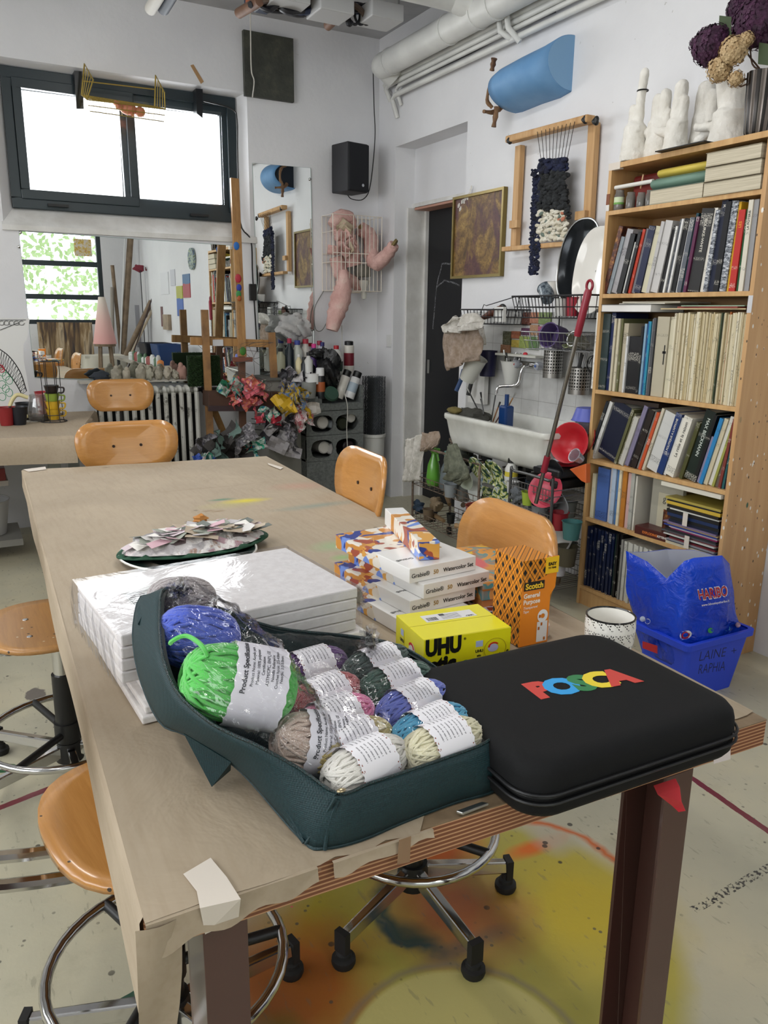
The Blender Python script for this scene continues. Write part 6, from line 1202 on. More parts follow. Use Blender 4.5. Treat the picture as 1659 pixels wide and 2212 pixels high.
def cup(name, label, cat, c, r0, r1, h, m, rot=(0, 0, 0), th=.0025, grp=None, extra=None):
    t = T(name, label, cat, c, 0, grp); t.rotation_euler = tuple(R(a) for a in rot)
    MB().lathe((0, 0, 0), [(0, 0), (r0, 0), (r0+(r1-r0)*.5, h*.5), (r1, h), (r1+.004, h), (r1-.002, h-.002), (r0+(r1-r0)*.5-th, h*.5), (r0-th, .004), (0, .004)], 26).build('body', m, t, smooth=True, ang=50); return t
def sticks(name, c, n, L, spread, cols, seed, label, cat, r=.004):
    rn = random.Random(seed)
    for i in range(n):
        a = Vector(c)+Vector((rn.uniform(-.02, .02), rn.uniform(-.02, .02), 0)); d = Vector((rn.uniform(-spread, spread), rn.uniform(-spread, spread), 1)).normalized(); l = L*rn.uniform(.7, 1.1); t = T(name, label[i % len(label)] if isinstance(label, list) else label, cat, a, 0, label if isinstance(label, str) else None)
        MB().tube([(0, 0, 0), d*l], [r*.8, r], 7).build('handle', M(cols[i % len(cols)], .5), t, smooth=True); MB().tube([d*l, d*(l+.03)], [r, r*1.5], 7).build('ferrule', STEEL if i % 2 else M('2a2a2a', .6), t, smooth=True)
# white holder with tools, perforated steel holders
P_ = X5((705, 800), XW-.07); cup('tool_holder', 'white tapered plastic cup hung left of the tap, full of cutlery', 'holder', P_, .03, .062, .145, M('c9c9c4', .4)); sticks('cutlery', P_+Vector((0, 0, .02)), 8, .15, .4, ['b8b8b8', '4a4c40', '8a9a70', 'c8c8c8'], 3, 'spoon or brush standing in the white cup left of the tap', 'cutlery')
def perf():
    t = NT('perforated_steel', .3, .9); q = t.xyz(); an = t.math('MULTIPLY', t.math('ARCTAN2', q[1], q[0]), 12/PI); z = t.math('MULTIPLY', q[2], 62)
    a = t.math('SUBTRACT', t.math('FRACT', an), .5); b = t.math('SUBTRACT', t.math('FRACT', z), .5); d = t.math('ADD', t.math('MULTIPLY', a, a), t.math('MULTIPLY', b, b)); k = t.math('MULTIPLY', t.math('LESS_THAN', d, .08), t.math('LESS_THAN', t.math('ABSOLUTE', t.math('SUBTRACT', q[2], .085)), .06)); t.col(t.mix(k, '9c9a96', '181818')); return t.m
PERF = perf(); P_ = X5((970, 745), XW-.08); cup('utensil_holder', 'tall perforated steel utensil holder hanging under the rack, left one', 'holder', P_, .052, .052, .19, PERF); P_ = X5((1135, 848), XW-.08); cup('utensil_holder', 'perforated steel utensil holder beside the bookcase, lower right one', 'holder', P_, .055, .055, .135, PERF); sticks('cutlery', P_+Vector((0, .02, .03)), 4, .2, .35, ['2a2a2a', 'a0a0a0'], 6, 'dark handled utensil standing in the lower steel holder', 'cutlery', .006)
# wire racks
WIRE = M('16161a', .4); WIREG = M('8c8c8c', .35, .8); RUST = noisy('rusty_wire', '4a3a30', '7a6a5c', 30, .6)
def wire_basket(name, label, y0, y1, x0, x1, z0, z1, m, r=.0022, ny=14, nx=5, nz=2, flare=.0, group=None, cat='basket'):
    t = T(name, label, cat, ((x0+x1)/2, (y0+y1)/2, z0), 0, group); w, l, h = (x1-x0)/2, (y1-y0)/2, z1-z0; b = MB(); f = flare
    for k in range(nz+1): s = k/nz; b.tube([(sx*(w+f*s), sy*(l+f*s), h*s) for sx, sy in ((-1, -1), (1, -1), (1, 1), (-1, 1))], r*(1.6 if k == nz else 1), 5, True)
    b.build('rim_wires', m, t); b = MB()
    for i in range(ny+1): y = -1+2*i/ny; b.tube([(-w-f, y*(l+f), h), (-w, y*l, 0), (w, y*l, 0), (w+f, y*(l+f), h)], r*.8, 4)
    for i in range(1, nx): x = -1+2*i/nx; b.tube([(x*(w+f), -l-f, h), (x*w, -l, 0), (x*w, l, 0), (x*(w+f), l+f, h)], r*.8, 4)
    b.build('cross_wires', m, t); return t
a, b_ = X5((885, 340), XW-.30), X5((1180, 345), XW-.30)
wire_basket('dish_rack', 'black wire dish rack fixed to the wall, holding plates and cups', 2.84, 3.37, XW-.29, XW-.03, 1.37, 1.475, WIRE, .0028, 22, 6, 2, .02, cat='rack')
wire_basket('dish_rack', 'grey wire rack below the black one, holding bowls', 2.83, 3.30, XW-.27, XW-.03, 1.215, 1.30, WIREG, .002, 16, 6, 2, .02, cat='rack')
for y in (2.90, 3.34): simple('rack_strut', MB().tube([(XW-.03, y, 1.48), (XW-.03, y, 1.2)], .004, 6), WIRE, 'black wall bracket rod of the dish racks at their %s' % ('bookcase end' if y < 3 else 'door end'), 'bracket')
def oval(name, label, cat, c, ry, rz_, m, tilt=0, rimm=None, depth=.02):
    t = T(name, label, cat, c); t.rotation_euler = (0, R(tilt), 0); n = 40; vs = []
    for k, (f, x) in enumerate(((.02, depth), (.72, depth), (.80, depth*.6), (1, 0), (1.01, .004), (.78, depth+.004), (.02, depth+.004))):
        for i in range(n): a = 2*PI*i/n; e = (abs(math.cos(a))**2.4+abs(math.sin(a))**2.4)**(-1/2.4); vs.append((x, ry*f*e*math.cos(a), rz_*f*e*math.sin(a)))
    MB().add(vs, [(j*n+i, j*n+(i+1) % n, (j+1)*n+(i+1) % n, (j+1)*n+i) for j in range(6) for i in range(n)]).build('dish', m, t, smooth=True)
    if rimm: MB().tube([(-.001, ry*math.cos(a)*(abs(math.cos(a))**2.4+abs(math.sin(a))**2.4)**(-1/2.4), rz_*math.sin(a)*(abs(math.cos(a))**2.4+abs(math.sin(a))**2.4)**(-1/2.4)) for a in [2*PI*i/40 for i in range(40)]], .005, 6, True).build('rim', rimm, t, smooth=True)
    return t
oval('serving_tray', 'dark oval metal tray with a beaded rim standing in the rack', 'tray', (XW-.15, 3.09, 1.64), .14, .20, M('1c2024', .15, .6), 8, STEEL); oval('serving_plate', 'large white oval plate standing in front of the dark tray', 'plate', (XW-.19, 2.94, 1.59), .13, .20, M('e2e0da', .12), 8)
cup('mug', 'white cup with small figures standing at the left of the dish rack', 'mug', (XW-.14, 3.27, 1.475), .034, .042, .075, M('d4d0ca', .2)); cup('mug', 'dark blue patterned cup lying on its side in the dish rack', 'mug', (XW-.2, 3.24, 1.46), .032, .042, .085, noisy('blue_pattern_cup', '2a3440', '8c98a0', 40, .2), (0, 50, 60))
cup('mug', 'red cup in the dish rack right of the white cup', 'mug', (XW-.2, 3.05, 1.38), .03, .035, .09, M('9a2434', .3)); cup('glass', 'white beaker inside the black dish rack', 'cup', (XW-.2, 3.13, 1.38), .03, .036, .085, M('c8c8c4', .3))
cup('bowl', 'purple cooking pot lying on its side in the grey wire rack', 'bowl', (XW-.14, 3.19, 1.27), .055, .06, .10, M('5c4c7a', .3), (0, -80, 10)); cup('jar', 'glass jar lying in the grey wire rack', 'jar', (XW-.12, 3.03, 1.25), .032, .034, .09, glass('lying_jar', 'd8d8d0', .1, .05, 0, 20, .25, 'b8b4a4'), (0, -75, 0)); cup('jar', 'pale green bowl lying beside the glass jar in the grey rack', 'bowl', (XW-.12, 3.11, 1.25), .032, .036, .05, M('9aa07c', .3), (0, -75, 0))
cup('sieve', 'small metal sieve hanging below the grey wire rack', 'sieve', (XW-.15, 2.92, 1.24), .02, .06, .05, WIREG, (0, 0, 0))
simple('cable_coil', MB().tube([(XW-.1+.01*math.sin(i*.9), 2.98+.035*math.cos(i*.55)+.01*math.sin(i*.21), 1.15+.045*math.sin(i*.55)) for i in range(36)], .0025, 5), BLACKP, 'black wire coil hanging under the grey rack', 'cable')
# mop pole
A, B = X5((1212, 135), 2.42), X5((860, 1560), 2.36); t = T('squeegee_pole', 'long steel pole with a dark red grip leaning before the sink', 'pole', B); v = A-B
MB().tube([v*.02, v*.80], .0095, 12).build('tube', M('8a8680', .25, 1), t, smooth=True); MB().tube([v*.775, v*.79, v*.95, v*.965], [.014, .0165, .0175, .014], 14).build('grip', M('8c1c30', .35), t, smooth=True)
MB().tube([v*.98+Vector((0, .018*math.cos(a), .022*math.sin(a))) for a in [2*PI*i/20 for i in range(20)]], .006, 8, True).build('hanging_loop', M('8c1c30', .35), t, smooth=True); MB().tube([v*.17, v*.245], .015, 12).build('lower_grip', M('8c1c30', .35), t, smooth=True)
# wall basket, towels, buckets
t = wire_basket('wire_basket', 'black wire basket high on the wall by the door, holding tools', 3.62, 4.0, XW-.2, XW-.02, 1.33, 1.41, WIRE, .0026, 12, 4, 2, .01)
H = [X5(p, XW-.1)-Vector(t.location) for p in ((515, 350), (540, 285), (555, 292), (750, 232), (765, 228), (745, 330))]; MB().tube(H, .0025, 6).build('handle_wire', WIRE, t)
simple('wooden_tool', MB().tube(wob([X5((520, 375), XW-.14), X5((590, 340), XW-.12), X5((650, 300), XW-.1)], 4), [.012, .014, .018, .02, .022, .02, .018, .016, .01][:9], 10), M('5a3020', .5), 'dark brown wooden tool lying in the black wire basket', 'tool', smooth=True)
simple('clothes_peg', MB().box(X5((655, 395), XW-.2)-Vector((0, .004, 0)), X5((630, 300), XW-.18)+Vector((0, .012, 0))), M('d8d8d4', .5), 'white plastic clip on the front of the black wire basket', 'clip'); simple('round_pan', MB().ell(X5((655, 325), XW-.08), .012, .045, .04, 16, 10), BLACKP, 'black round lid standing in the black wire basket', 'lid', smooth=True)
def cloth(name, label, pts, X, m, seed=0, thick=.03, cat='cloth', nu=26, nv=22, amp=.014):
    """hanging cloth through a loop of pixels: left edge down, right edge down"""
    Lf, Rt = pts; Lf = wob([X5(p, X) for p in Lf], 4); Rt = wob([X5(p, X) for p in Rt], 4)
    def at(L, f): k = f*(len(L)-1); i = min(int(k), len(L)-2); return L[i].lerp(L[i+1], k-i)
    def fn(u, v): p = at(Lf, v).lerp(at(Rt, v), u); b = math.sin(PI*u); return p+Vector((-thick*b-amp*math.sin(u*14+seed+v*2)*(.4+v)-amp*.6*math.sin(u*31+v*9+seed), 0, amp*.4*math.sin(u*9+v*13)))
    return simple(name, MB().grid(fn, nu, nv), m, label, cat, smooth=True, solid=.005)
BEIC = noisy('beige_terry', '8f7d6c', 'a8978a', 40, .95, .5); WHC = noisy('white_terry', 'b8b4ac', 'd2cec8', 40, .95, .5); GRC = noisy('grey_green_cloth', '55594c', '757868', 30, .95, .5)
cloth('towel', 'beige towel hanging from the wire basket by the door', (((310, 440), (285, 545), (305, 620), (305, 705)), ((510, 420), (528, 500), (520, 580), (500, 640))), XW-.28, BEIC, 1, .05)
cloth('towel', 'white towel bunched over the beige one by the door', (((360, 370), (275, 430), (290, 455), (340, 470)), ((500, 345), (525, 390), (530, 420), (520, 440))), XW-.33, WHC, 3, .05, amp=.022); cloth('cloth', 'pale cloth end hanging behind the beige towel', (((500, 430), (505, 480), (515, 520), (520, 540)), ((530, 430), (540, 480), (542, 520), (540, 535))), XW-.2, WHC, 5, .01)
cup('bucket', 'white plastic bucket hanging tilted under the beige towel', 'bucket', X5((432, 760), XW-.22), .045, .062, .15, M('c4c4bc', .4), (25, 10, 0)); cup('container', 'dark violet plastic container hanging right of the white bucket', 'container', X5((560, 735), XW-.08), .045, .055, .15, M('1c1c40', .4))
simple('scrub_brush', MB().tube([X5((470, 700), XW-.0), X5((470, 740), XW-.1), X5((440, 855), XW-.12)], .013, 10), BLACKP, 'black brush handle hanging below the white bucket', 'brush'); simple('scrub_brush', MB().tube([X5((410, 700), XW-.0), X5((395, 760), XW-.12), X5((365, 828), XW-.14)], .014, 10), M('2c4a78', .5), 'blue brush end hanging beside the black door', 'brush')
simple('radiator_pipes', MB().box((XW-.06, 3.95, .85), (XW-.03, 4.12, 1.15)), TRIMW, 'white narrow pipe casing between door and sink', 'pipe casing'); 
# things in the sink
t = T('spray_bottle', 'dark blue square bottle standing in the left part of the sink', 'bottle', (2.66, 3.50, .70)); MB().box((-.03, -.035, 0), (.03, .035, .20)).build('body', M('16386c', .25), t, bevel=.012); MB().cyl((0, 0, .20), (0, 0, .26), .012).build('neck', M('16386c', .25), t)
sticks('paint_brush', (2.62, 3.60, .72), 7, .25, .45, ['8a5a34', '2a2a2a', '4a4a4a', 'b08050', '5a2a20', '1c1c1c', '6a6a6a'], 12, ['long wooden paint brush leaning in the sink beside the blue bottle', 'black handled brush leaning in the sink, nearest to the door', 'grey brush leaning in the sink behind the wooden one', 'light wooden brush in the middle of the sink brushes', 'red brown brush leaning in the sink', 'thin black brush leaning at the back of the sink', 'grey handled brush at the right of the sink brushes'], 'brush')
simple('crumpled_cloth', MB().ell((2.56, 3.68, .83), .06, .13, .035, 20, 12, f=lambda d: 1+.25*math.sin(d.x*7+d.y*11)), M('3a3a34', .9, bump=1), 'dark rag lying over the left rim of the sink', 'cloth', smooth=True); simple('sponge', MB().ell((2.50, 3.77, .85), .035, .06, .02, 14, 8, f=lambda d: 1+.1*math.sin(d.y*9)), M('6a5f34', .9, bump=1), 'olive sponge on the left end of the sink rim', 'sponge', smooth=True)
# right end of the sink: bowls
cup('bowl', 'periwinkle plastic bowl upside down beside the bookcase', 'bowl', (2.66, 2.86, .955), .055, .075, .06, M('5a64b8', .35), (180, 0, 0)); cup('jar', 'clear plastic pot under the periwinkle bowl', 'jar', (2.66, 2.86, .835), .05, .06, .07, glass('clear_pot', 'd8dce8', .1, .1, 0, 20, .3, 'b0b4c0'))
cup('funnel', 'bright red plastic bowl tipped against the sink end', 'bowl', (2.60, 2.865, .78), .035, .095, .07, M('b81e2a', .35), (10, -75, 10)); cup('funnel', 'second red plastic bowl behind the tipped one', 'bowl', (2.66, 2.84, .79), .035, .09, .06, M('9a1a26', .35), (5, -70, -5))
cup('lid', 'pink red round plastic lid on the wire trolley', 'lid', X5((940, 1460), 2.47), .035, .085, .03, M('c43850', .35), (20, -65, 0)); cup('cup', 'small clear cup hooked at the red bowl', 'cup', X5((1150, 1260), 2.50), .02, .03, .05, glass('tiny_cup', 'd8d8e0', .15, .1, 0, 20, .3, 'b8b8c0'), (0, -60, 0))
simple('plastic_scoop', MB().prism([X5(p, 2.48) for p in ((1075, 1320), (1180, 1285), (1180, 1410), (1150, 1395))], (.03, 0, 0)), M('c8602c', .4), 'orange plastic scoop beside the bookcase', 'scoop', bevel=.004)
# trolleys under the sink
def trolley(label, x0, x1, y0, y1, h, shelves, m, ms):
    t = T('wire_trolley', label, 'trolley', ((x0+x1)/2, (y0+y1)/2, 0)); w, l = (x1-x0)/2, (y1-y0)/2
    for sx in (-1, 1):
        MB().tube(wob([(sx*w, -l, .04), (sx*w, -l, h-.03), (sx*w, -l+.03, h), (sx*w, l-.03, h), (sx*w, l, h-.03), (sx*w, l, .04)], 4), .0075, 8).build('end_hoop', m, t, smooth=True)
    for z in shelves:
        b = MB(); 
        for k in range(3): b.tube([(-w, -l, z+.03*k), (w, -l, z+.03*k), (w, l, z+.03*k), (-w, l, z+.03*k)], .0025, 5, True)
        for i in range(15): y = -l+2*l*i/14; b.tube([(-w, y, z+.06), (-w, y, z), (w, y, z), (w, y, z+.06)], .0018, 4)
        b.build('basket', ms, t)
    for sx in (-1, 1):
        for sy in (-1, 1): MB().cyl((sx*w-.008, sy*l, .025), (sx*w+.008, sy*l, .025), .025, n=14).build('castor', BLACKR, t)
    return t
trolley('rusty wire trolley with spray bottles and cloths left under the sink', 2.44, 2.72, 3.42, 4.12, .60, (.13, .36), RUST, RUST)
trolley('grey wire trolley with jars and dishes beside the bookcase', 2.42, 2.72, 2.80, 3.12, .625, (.08, .22, .40, .52), M('5a5a5a', .4, .7), WIREG)
GB = M('5a9a34', .25, coat=.3)
def bottle(label, c, prof, m, cap=None, capz=None, cat='bottle', name='bottle', grp=None, band=None, rot=None):
    t = T(name, label, cat, c, 0, grp); MB().lathe((0, 0, 0), prof, 22).build('body', m, t, smooth=True, ang=50)
    if cap: MB().lathe((0, 0, 0), capz, 18).build('cap', cap, t, smooth=True, ang=50)
    if band: MB().lathe((0, 0, 0), band[1], 22).build('label', band[0], t, smooth=True)
    if rot: t.rotation_euler = tuple(R(a) for a in rot)
    return t
def sprayer(label, x, y, z, m, mc, h=.17):
    t = bottle(label, (x, y, z), [(0, 0), (.034, 0), (.042, .01), (.044, h*.25), (.036, h*.65), (.016, h*.9), (.014, h)], m, name='spray_bottle')
    MB().box((-.015, -.05, h), (.015, .02, h+.035)).build('nozzle', mc, t, bevel=.006); MB().tube([(0, -.035, h+.01), (0, -.055, h-.04)], .006, 8).build('trigger', mc, t); return t
sprayer('green spray bottle standing in the rusty wire trolley', 2.50, 3.98, .37, GB, GB, .20); sprayer('clear spray bottle with a grey label beside the green one', 2.50, 3.83, .37, glass('cloudy_bottle', 'b8c4cc', .12, .1, 0, 20, .45, '8c989c'), M('5a8a84', .4), .20); sprayer('cloudy spray bottle at the right end of the rusty trolley', 2.52, 3.68, .34, glass('cloudy_bottle2', 'b0b4b4', .12, .1, 0, 20, .5, '8a8c88'), M('7a7c78', .4), .17)
cloth('cloth', 'white cloth hanging over the left end of the rusty trolley', (((55, 1135), (45, 1200), (50, 1300), (50, 1390)), ((160, 1105), (155, 1180), (140, 1280), (125, 1400))), 2.43, WHC, 2, .03); cloth('cloth', 'brown cloth over the rusty trolley top rail', (((150, 1095), (150, 1140), (155, 1180), (150, 1210)), ((250, 1085), (258, 1130), (255, 1160), (225, 1190))), 2.44, BEIC, 4, .02); cloth('cloth', 'grey green cloth hanging at the front of the sink', (((345, 1165), (300, 1235), (310, 1310), (300, 1340)), ((370, 1165), (440, 1290), (450, 1370), (400, 1420))), 2.41, GRC, 6, .04)
cup('bucket', 'worn red bucket under the sink', 'bucket', (2.42, 3.36, .20), .07, .085, .19, noisy('worn_red', '8a3a34', 'a8584c', 20, .6, .3))
PALM = NT('paint_smeared_palette', .35); v = PALM.noise(14, 4, dist=2); PALM.col(PALM.ramp(v, (.35, '16203c'), (.45, '2c5a3c'), (.52, 'b8bc5c'), (.56, 'd8d8cc'), (.62, '7a94a0'), (.72, '1c2c5c'))); PALM = PALM.m
for k, (p, r, a, lb) in enumerate((((520, 1340), .10, 35, 'paint smeared white palette leaning under the sink, top one'), ((600, 1330), .075, 15, 'round palette with green paint hanging under the sink'), ((560, 1480), .085, -10, 'blue and green palette standing in the red bucket area'), ((660, 1490), .10, -30, 'dark blue palette beside the trolley pole'), ((630, 1410), .06, 20, 'small lime green palette between the larger ones'), ((480, 1430), .09, 60, 'white palette leaning steeply at the red bucket'))):
    c = X5(p, 2.45+.02*(k % 3)); oval('palette', lb, 'palette', c, r, r*.72, PALM if k != 5 else M('c8ccc8', .4), -25+7*k, None, .006).rotation_euler.x = R(a)
rn = random.Random(31); misc = ['8a8c88', '2a2c2e', 'a8a49c', '5a5c58', '3a4a5a', 'b8b4ac', '6a5a48', 'c8c8c0', '1c1c1e', '8a7a60']
def pots(n, x, y, z, tag_, seed):
    rn = random.Random(seed)
    for i in range(n):
        cx_, cy_ = rn.uniform(*x), y[0]+(y[1]-y[0])*(i+.5)/n; r = rn.uniform(.026, .042); h = rn.uniform(.05, .09); c = misc[(i*3+seed) % 10]; nm = {'8': 'grey', '2': 'dark', 'a': 'light grey', '5': 'dull grey', '3': 'slate', 'b': 'pale', '6': 'brown', 'c': 'white', '1': 'black'}[c[0]]
        cup('pot', '%s small pot %s, %s from the door' % (nm, tag_, ORD[i]), 'pot', (cx_, cy_, z), r*.8, r, h, M(c, .4))
pots(5, (2.48, 2.66), (3.09, 2.83), .222, 'on the second lowest trolley shelf', 1); pots(4, (2.48, 2.66), (3.09, 2.83), .402, 'on the second highest trolley shelf', 4); pots(4, (2.48, 2.62), (3.08, 2.84), .082, 'on the lowest trolley shelf', 7); pots(4, (2.5, 2.66), (3.40, 3.14), .50, 'crowded on the board below the sink', 5); pots(6, (2.48, 2.66), (4.08, 3.5), .132, 'in the low basket of the rusty trolley', 8)
bottle('white paint bottle with a black cap hanging below the sink', (2.50, 3.22, .52), [(0, 0), (.032, 0), (.034, .01), (.034, .09), (.018, .12)], M('c8c8c4', .35), BLACKP, [(.022, .12), (.022, .17), (0, .17)], band=(M('c8b83c', .5), [(.0345, .05), (.0345, .075)]))
simple('board_shelf', MB().box((2.46, 3.14, .485), (2.80, 3.42, .498)), M('5a5a58', .6), 'narrow board under the sink carrying small pots', 'shelf')
for k, (y, z_, w) in enumerate(((2.96, .57, .12), (2.93, .625, .10))): simple('food_tray', MB().box((2.48, y-w, z_), (2.70, y+w, z_+.045)), M('18181a' if k == 0 else '1c1d20', .35), ('lower' if k == 0 else 'upper')+' black plastic tray on top of the grey trolley', 'tray', bevel=.012)
simple('saucepan_lid', MB().lathe((2.60, 2.95, .674), [(0, .018), (.07, .016), (.085, .006), (.088, 0), (0, 0)], 24), M('a82430', .35), 'red lid lying on the black trays', 'lid', smooth=True); simple('saucepan_lid', MB().lathe((2.59, 2.95, .693), [(0, .012), (.05, .010), (.055, 0), (0, 0)], 24), M('c8c8cc', .35), 'white lid lying on the red lid', 'lid', smooth=True)
oval('plate', 'white plate standing slanted in the trolley beside the bookcase', 'plate', (2.5, 2.84, .33), .10, .10, M('c4c4c0', .2), 30)
rn = random.Random(13)
for k in range(7):
    a = Vector((rn.uniform(2.46, 2.6), rn.uniform(3.5, 4.0), .18+.02*k)); d = Vector((rn.uniform(-.05, .05), rn.uniform(-.2, .2), rn.uniform(-.01, .05))); simple('wooden_stick', MB().tube([a, a+d], [.012, .016], 8), M(('8a7050', 'a88a64', '6a5a48', '9a8468')[k % 4], .7), '%s wooden piece lying in the low basket of the rusty trolley' % ORD[k].capitalize(), 'wood', 'wood pieces under the sink')
cup('pot', 'blue and white paint pot on the floor left of the chair', 'pot', (2.50, 3.30, 0), .04, .05, .10, noisy('blue_white_pot', '1c3c8c', 'b8bcc4', 25, .4))
# more clutter crowded below the sink and in the trolleys
for k, (p, X, kind, c, r, lb) in enumerate((((420, 1260), 2.55, 'b', '3c4038', .07, 'dark green rag pushed behind the grey green cloth'), ((480, 1290), 2.6, 'b', '8a8c84', .055, 'grey rag hanging over the sink bracket'), ((420, 1390), 2.44, 'o', 'a8b0a0', .07, 'pale smeared palette behind the red bucket'), ((510, 1400), 2.52, 'o', '16203a', .11, 'large navy palette board standing under the sink'), ((720, 1430), 2.46, 'c', 'c8c8c8', .032, 'round white pot below the palettes, beside the trolley'), ((755, 1490), 2.43, 'b', '5c6064', .05, 'grey plastic bag lump in front of the trolley pole'), ((820, 1500), 2.44, 'c', '9ab03c', .035, 'lime green beaker under the pink lid'), ((700, 1390), 2.5, 'c', 'b8b8b4', .030, 'small white pot with a dark lid under the sink'), ((900, 1600), 2.46, 'c', '6c7074', .05, 'grey steel pan on the middle trolley shelf'), ((940, 1540), 2.47, 'b', '4a4c50', .05, 'dark grey crumpled sheet on the middle trolley shelf'), ((1010, 1640), 2.47, 'c', '8a1c28', .045, 'dark red bowl on the middle trolley shelf'), ((1090, 1700), 2.47, 'c', '3c6c6c', .045, 'teal pot at the bookcase end of the trolley'), ((1010, 1940), 2.47, 'c', 'b8b8c0', .036, 'white mug on the low trolley shelf'), ((1060, 1860), 2.47, 'c', '4a4434', .05, 'dark tin on the low trolley shelf'), ((1000, 1530), 2.5, 'o', '8c8f90', .08, 'steel lid standing in the grey trolley'), ((240, 1540), 2.46, 'b', '7a6a54', .05, 'brown sponge lump in the rusty trolley'), ((130, 1560), 2.47, 'b', '2a3a4c', .05, 'blue grey rag in the rusty trolley'), ((190, 1600), 2.47, 'c', '6a5a48', .035, 'brown wooden pot in the rusty trolley'), ((330, 1450), 2.44, 'c', '8a9094', .04, 'cloudy grey bottle bottom beside the red bucket'), ((560, 1240), 2.6, 'c', '2a2c2e', .035, 'black pot hanging behind the sink bracket'), ((980, 1330), 2.5, 'o', '1a1c20', .07, 'black oval dish on the trolley beside the bookcase'))):
    P = X5(p, X)
    if kind == 'b': rr = random.Random(k); a_, b_ = rr.uniform(4, 7), rr.uniform(4, 8); simple('crumpled_rag', MB().ell(P, r*.6, r, r*.8, 20, 14, f=lambda d: 1+.25*math.sin(d.y*a_+d.z*b_)+.08*math.sin(d.z*15)), noisy('rag_'+c, c, c, 20, .9, .6), lb, 'cloth', smooth=True)
    elif kind == 'o': oval('palette' if 'palette' in lb else 'dish', lb, 'palette' if 'palette' in lb else 'dish', P, r, r*.75, M(c, .35), -25+9*(k % 4), None, .006).rotation_euler.x = R(20*(k % 5)-40)
    else: cup('pot', lb, 'pot', P-Vector((0, 0, r)), r*.8, r, r*1.9, M(c, .35))
# ---------------------------------------------------------------- back wall: mirrors, speaker, basket, radiator, easel, crates
def c4(x, y): return (400+x*.3075, 340+y*.3075)
def c3(x, y): return (x*.3376, 480+y*.3376)
def c1(x, y): return (x*.5003, y*.5003)
def Y1(p, Y): return ay(*c1(*p), Y)
def Y3(p, Y): return ay(*c3(*p), Y)
def Y4(p, Y): return ay(*c4(*p), Y)
MIR = M('e9ecea', .0, 1); MY = YB-.006
def mirror(label, pts, foot=True):
    P = [Vector((p.x, MY, p.z)) for p in pts]; t = T('wall_mirror', label, 'mirror', (0, 0, 0)); MB().prism(P, (0, .005, 0)).build('glass', MIR, t)
    MB().tube([p+Vector((0, -.0005, 0)) for p in P], .0018, 4, True).build('edge', M('8aa09a', .3), t); return t
mt = mirror('wide frameless mirror on the wall under the high window', [ay(40.5, 499, MY), ay(512, 531, MY), ay(522, 832, MY), ay(75, 815, MY)]); 
mt2 = mirror('tall frameless mirror beside the loudspeaker', [ay(545, 352, MY), ay(671, 363, MY), ay(680, 770, MY), ay(562, 812, MY)])
for tt, px_, py_ in ((mt2, 670, 387), (mt, 41, 533), (mt, 44, 502), (mt2, 549, 640)): p = ay(px_, py_, MY-.006); MB().ell(p, .009, .005, .009, 12, 8).build('mirror_clip', CHROME, tt, smooth=True)
# dark picture
P = [ay(517, 62, YB), ay(627, 77, YB), ay(634, 222, YB), ay(531, 217, YB)]; x0, x1, z0, z1 = (P[0].x+P[3].x)/2, (P[1].x+P[2].x)/2, P[2].z-.005, P[0].z-.01
dk = NT('dark_green_grey_paint', .6); dk.col(dk.ramp(dk.noise(7, 6, rough=.7), (.3, '2f302c'), (.55, '44463e'), (.75, '5c5c4c'))); dk.bump(dk.noise(30, 5), .5); simple('painted_canvas', MB().box((x0, YB-.035, z0), (x1, YB-.001, z1)), dk.m, 'dark green grey canvas hanging high beside the window', 'painting', bevel=.002)
simple('hanging_string', MB().tube(wob([Y1((1080, -40), 5.3), Y1((1082, 150), 5.35), Y1((1085, 300), 5.38), Y1((1097, 350), 5.4), Y1((1090, 420), 5.4)], 5), .004, 6), M('d8d4cc', .7), 'white string hanging down over the dark canvas', 'string')
# speaker
c = ay(757, 366, 5.30); t = T('loudspeaker', 'black loudspeaker box mounted high near the corner', 'loudspeaker', (c.x+.0, 5.30, c.z-.155), R(12)); MB().box((-.09, -.085, 0), (.09, .10, .315)).build('cabinet', M('2a2a2e', .6), t, bevel=.008)
MB().box((-.086, -.098, .006), (.088, -.084, .308)).build('grille', M('14161c', .8), t, bevel=.006); MB().lathe((.035, -.0985, .045), [(0, 0), (.010, 0), (.010, -.001)], 16, mx=Matrix.Rotation(R(90), 3, 'X')).build('round_badge', M('b8bcc4', .4), t); MB().box((-.03, .09, .1), (.03, .2, .2)).build('wall_bracket', BLACKP, t)
simple('speaker_cable', MB().tube(wob([ay(806, 150, YB-.03), ay(808, 230, YB-.02), ay(810, 300, YB-.02), ay(800, 400, YB-.04), ay(785, 430, YB-.05), ay(760, 430, YB-.06), ay(750, 420, YB-.07)], 5), .0035, 6), BLACKP, 'black cable running down from the pipes to the loudspeaker', 'cable')
simple('window_cable', MB().tube(wob([ay(440, 218, YB-.01), ay(500, 235, YB-.01), ay(512, 260, YB-.01), ay(513, 340, YB-.01), ay(519, 480, YB-.012), ay(542, 520, YB-.012), ay(546, 600, YB-.012), ay(556, 760, YB-.012)], 5), .005, 6), BLACKP, 'black cable running down beside the window and between the mirrors', 'cable')
simple('power_supply', MB().box(Y4((458, 1005), YB-.04), Y4((492, 890), YB-.012)), BLACKP, 'small black power box on the cable between the mirrors', 'power supply', bevel=.004)
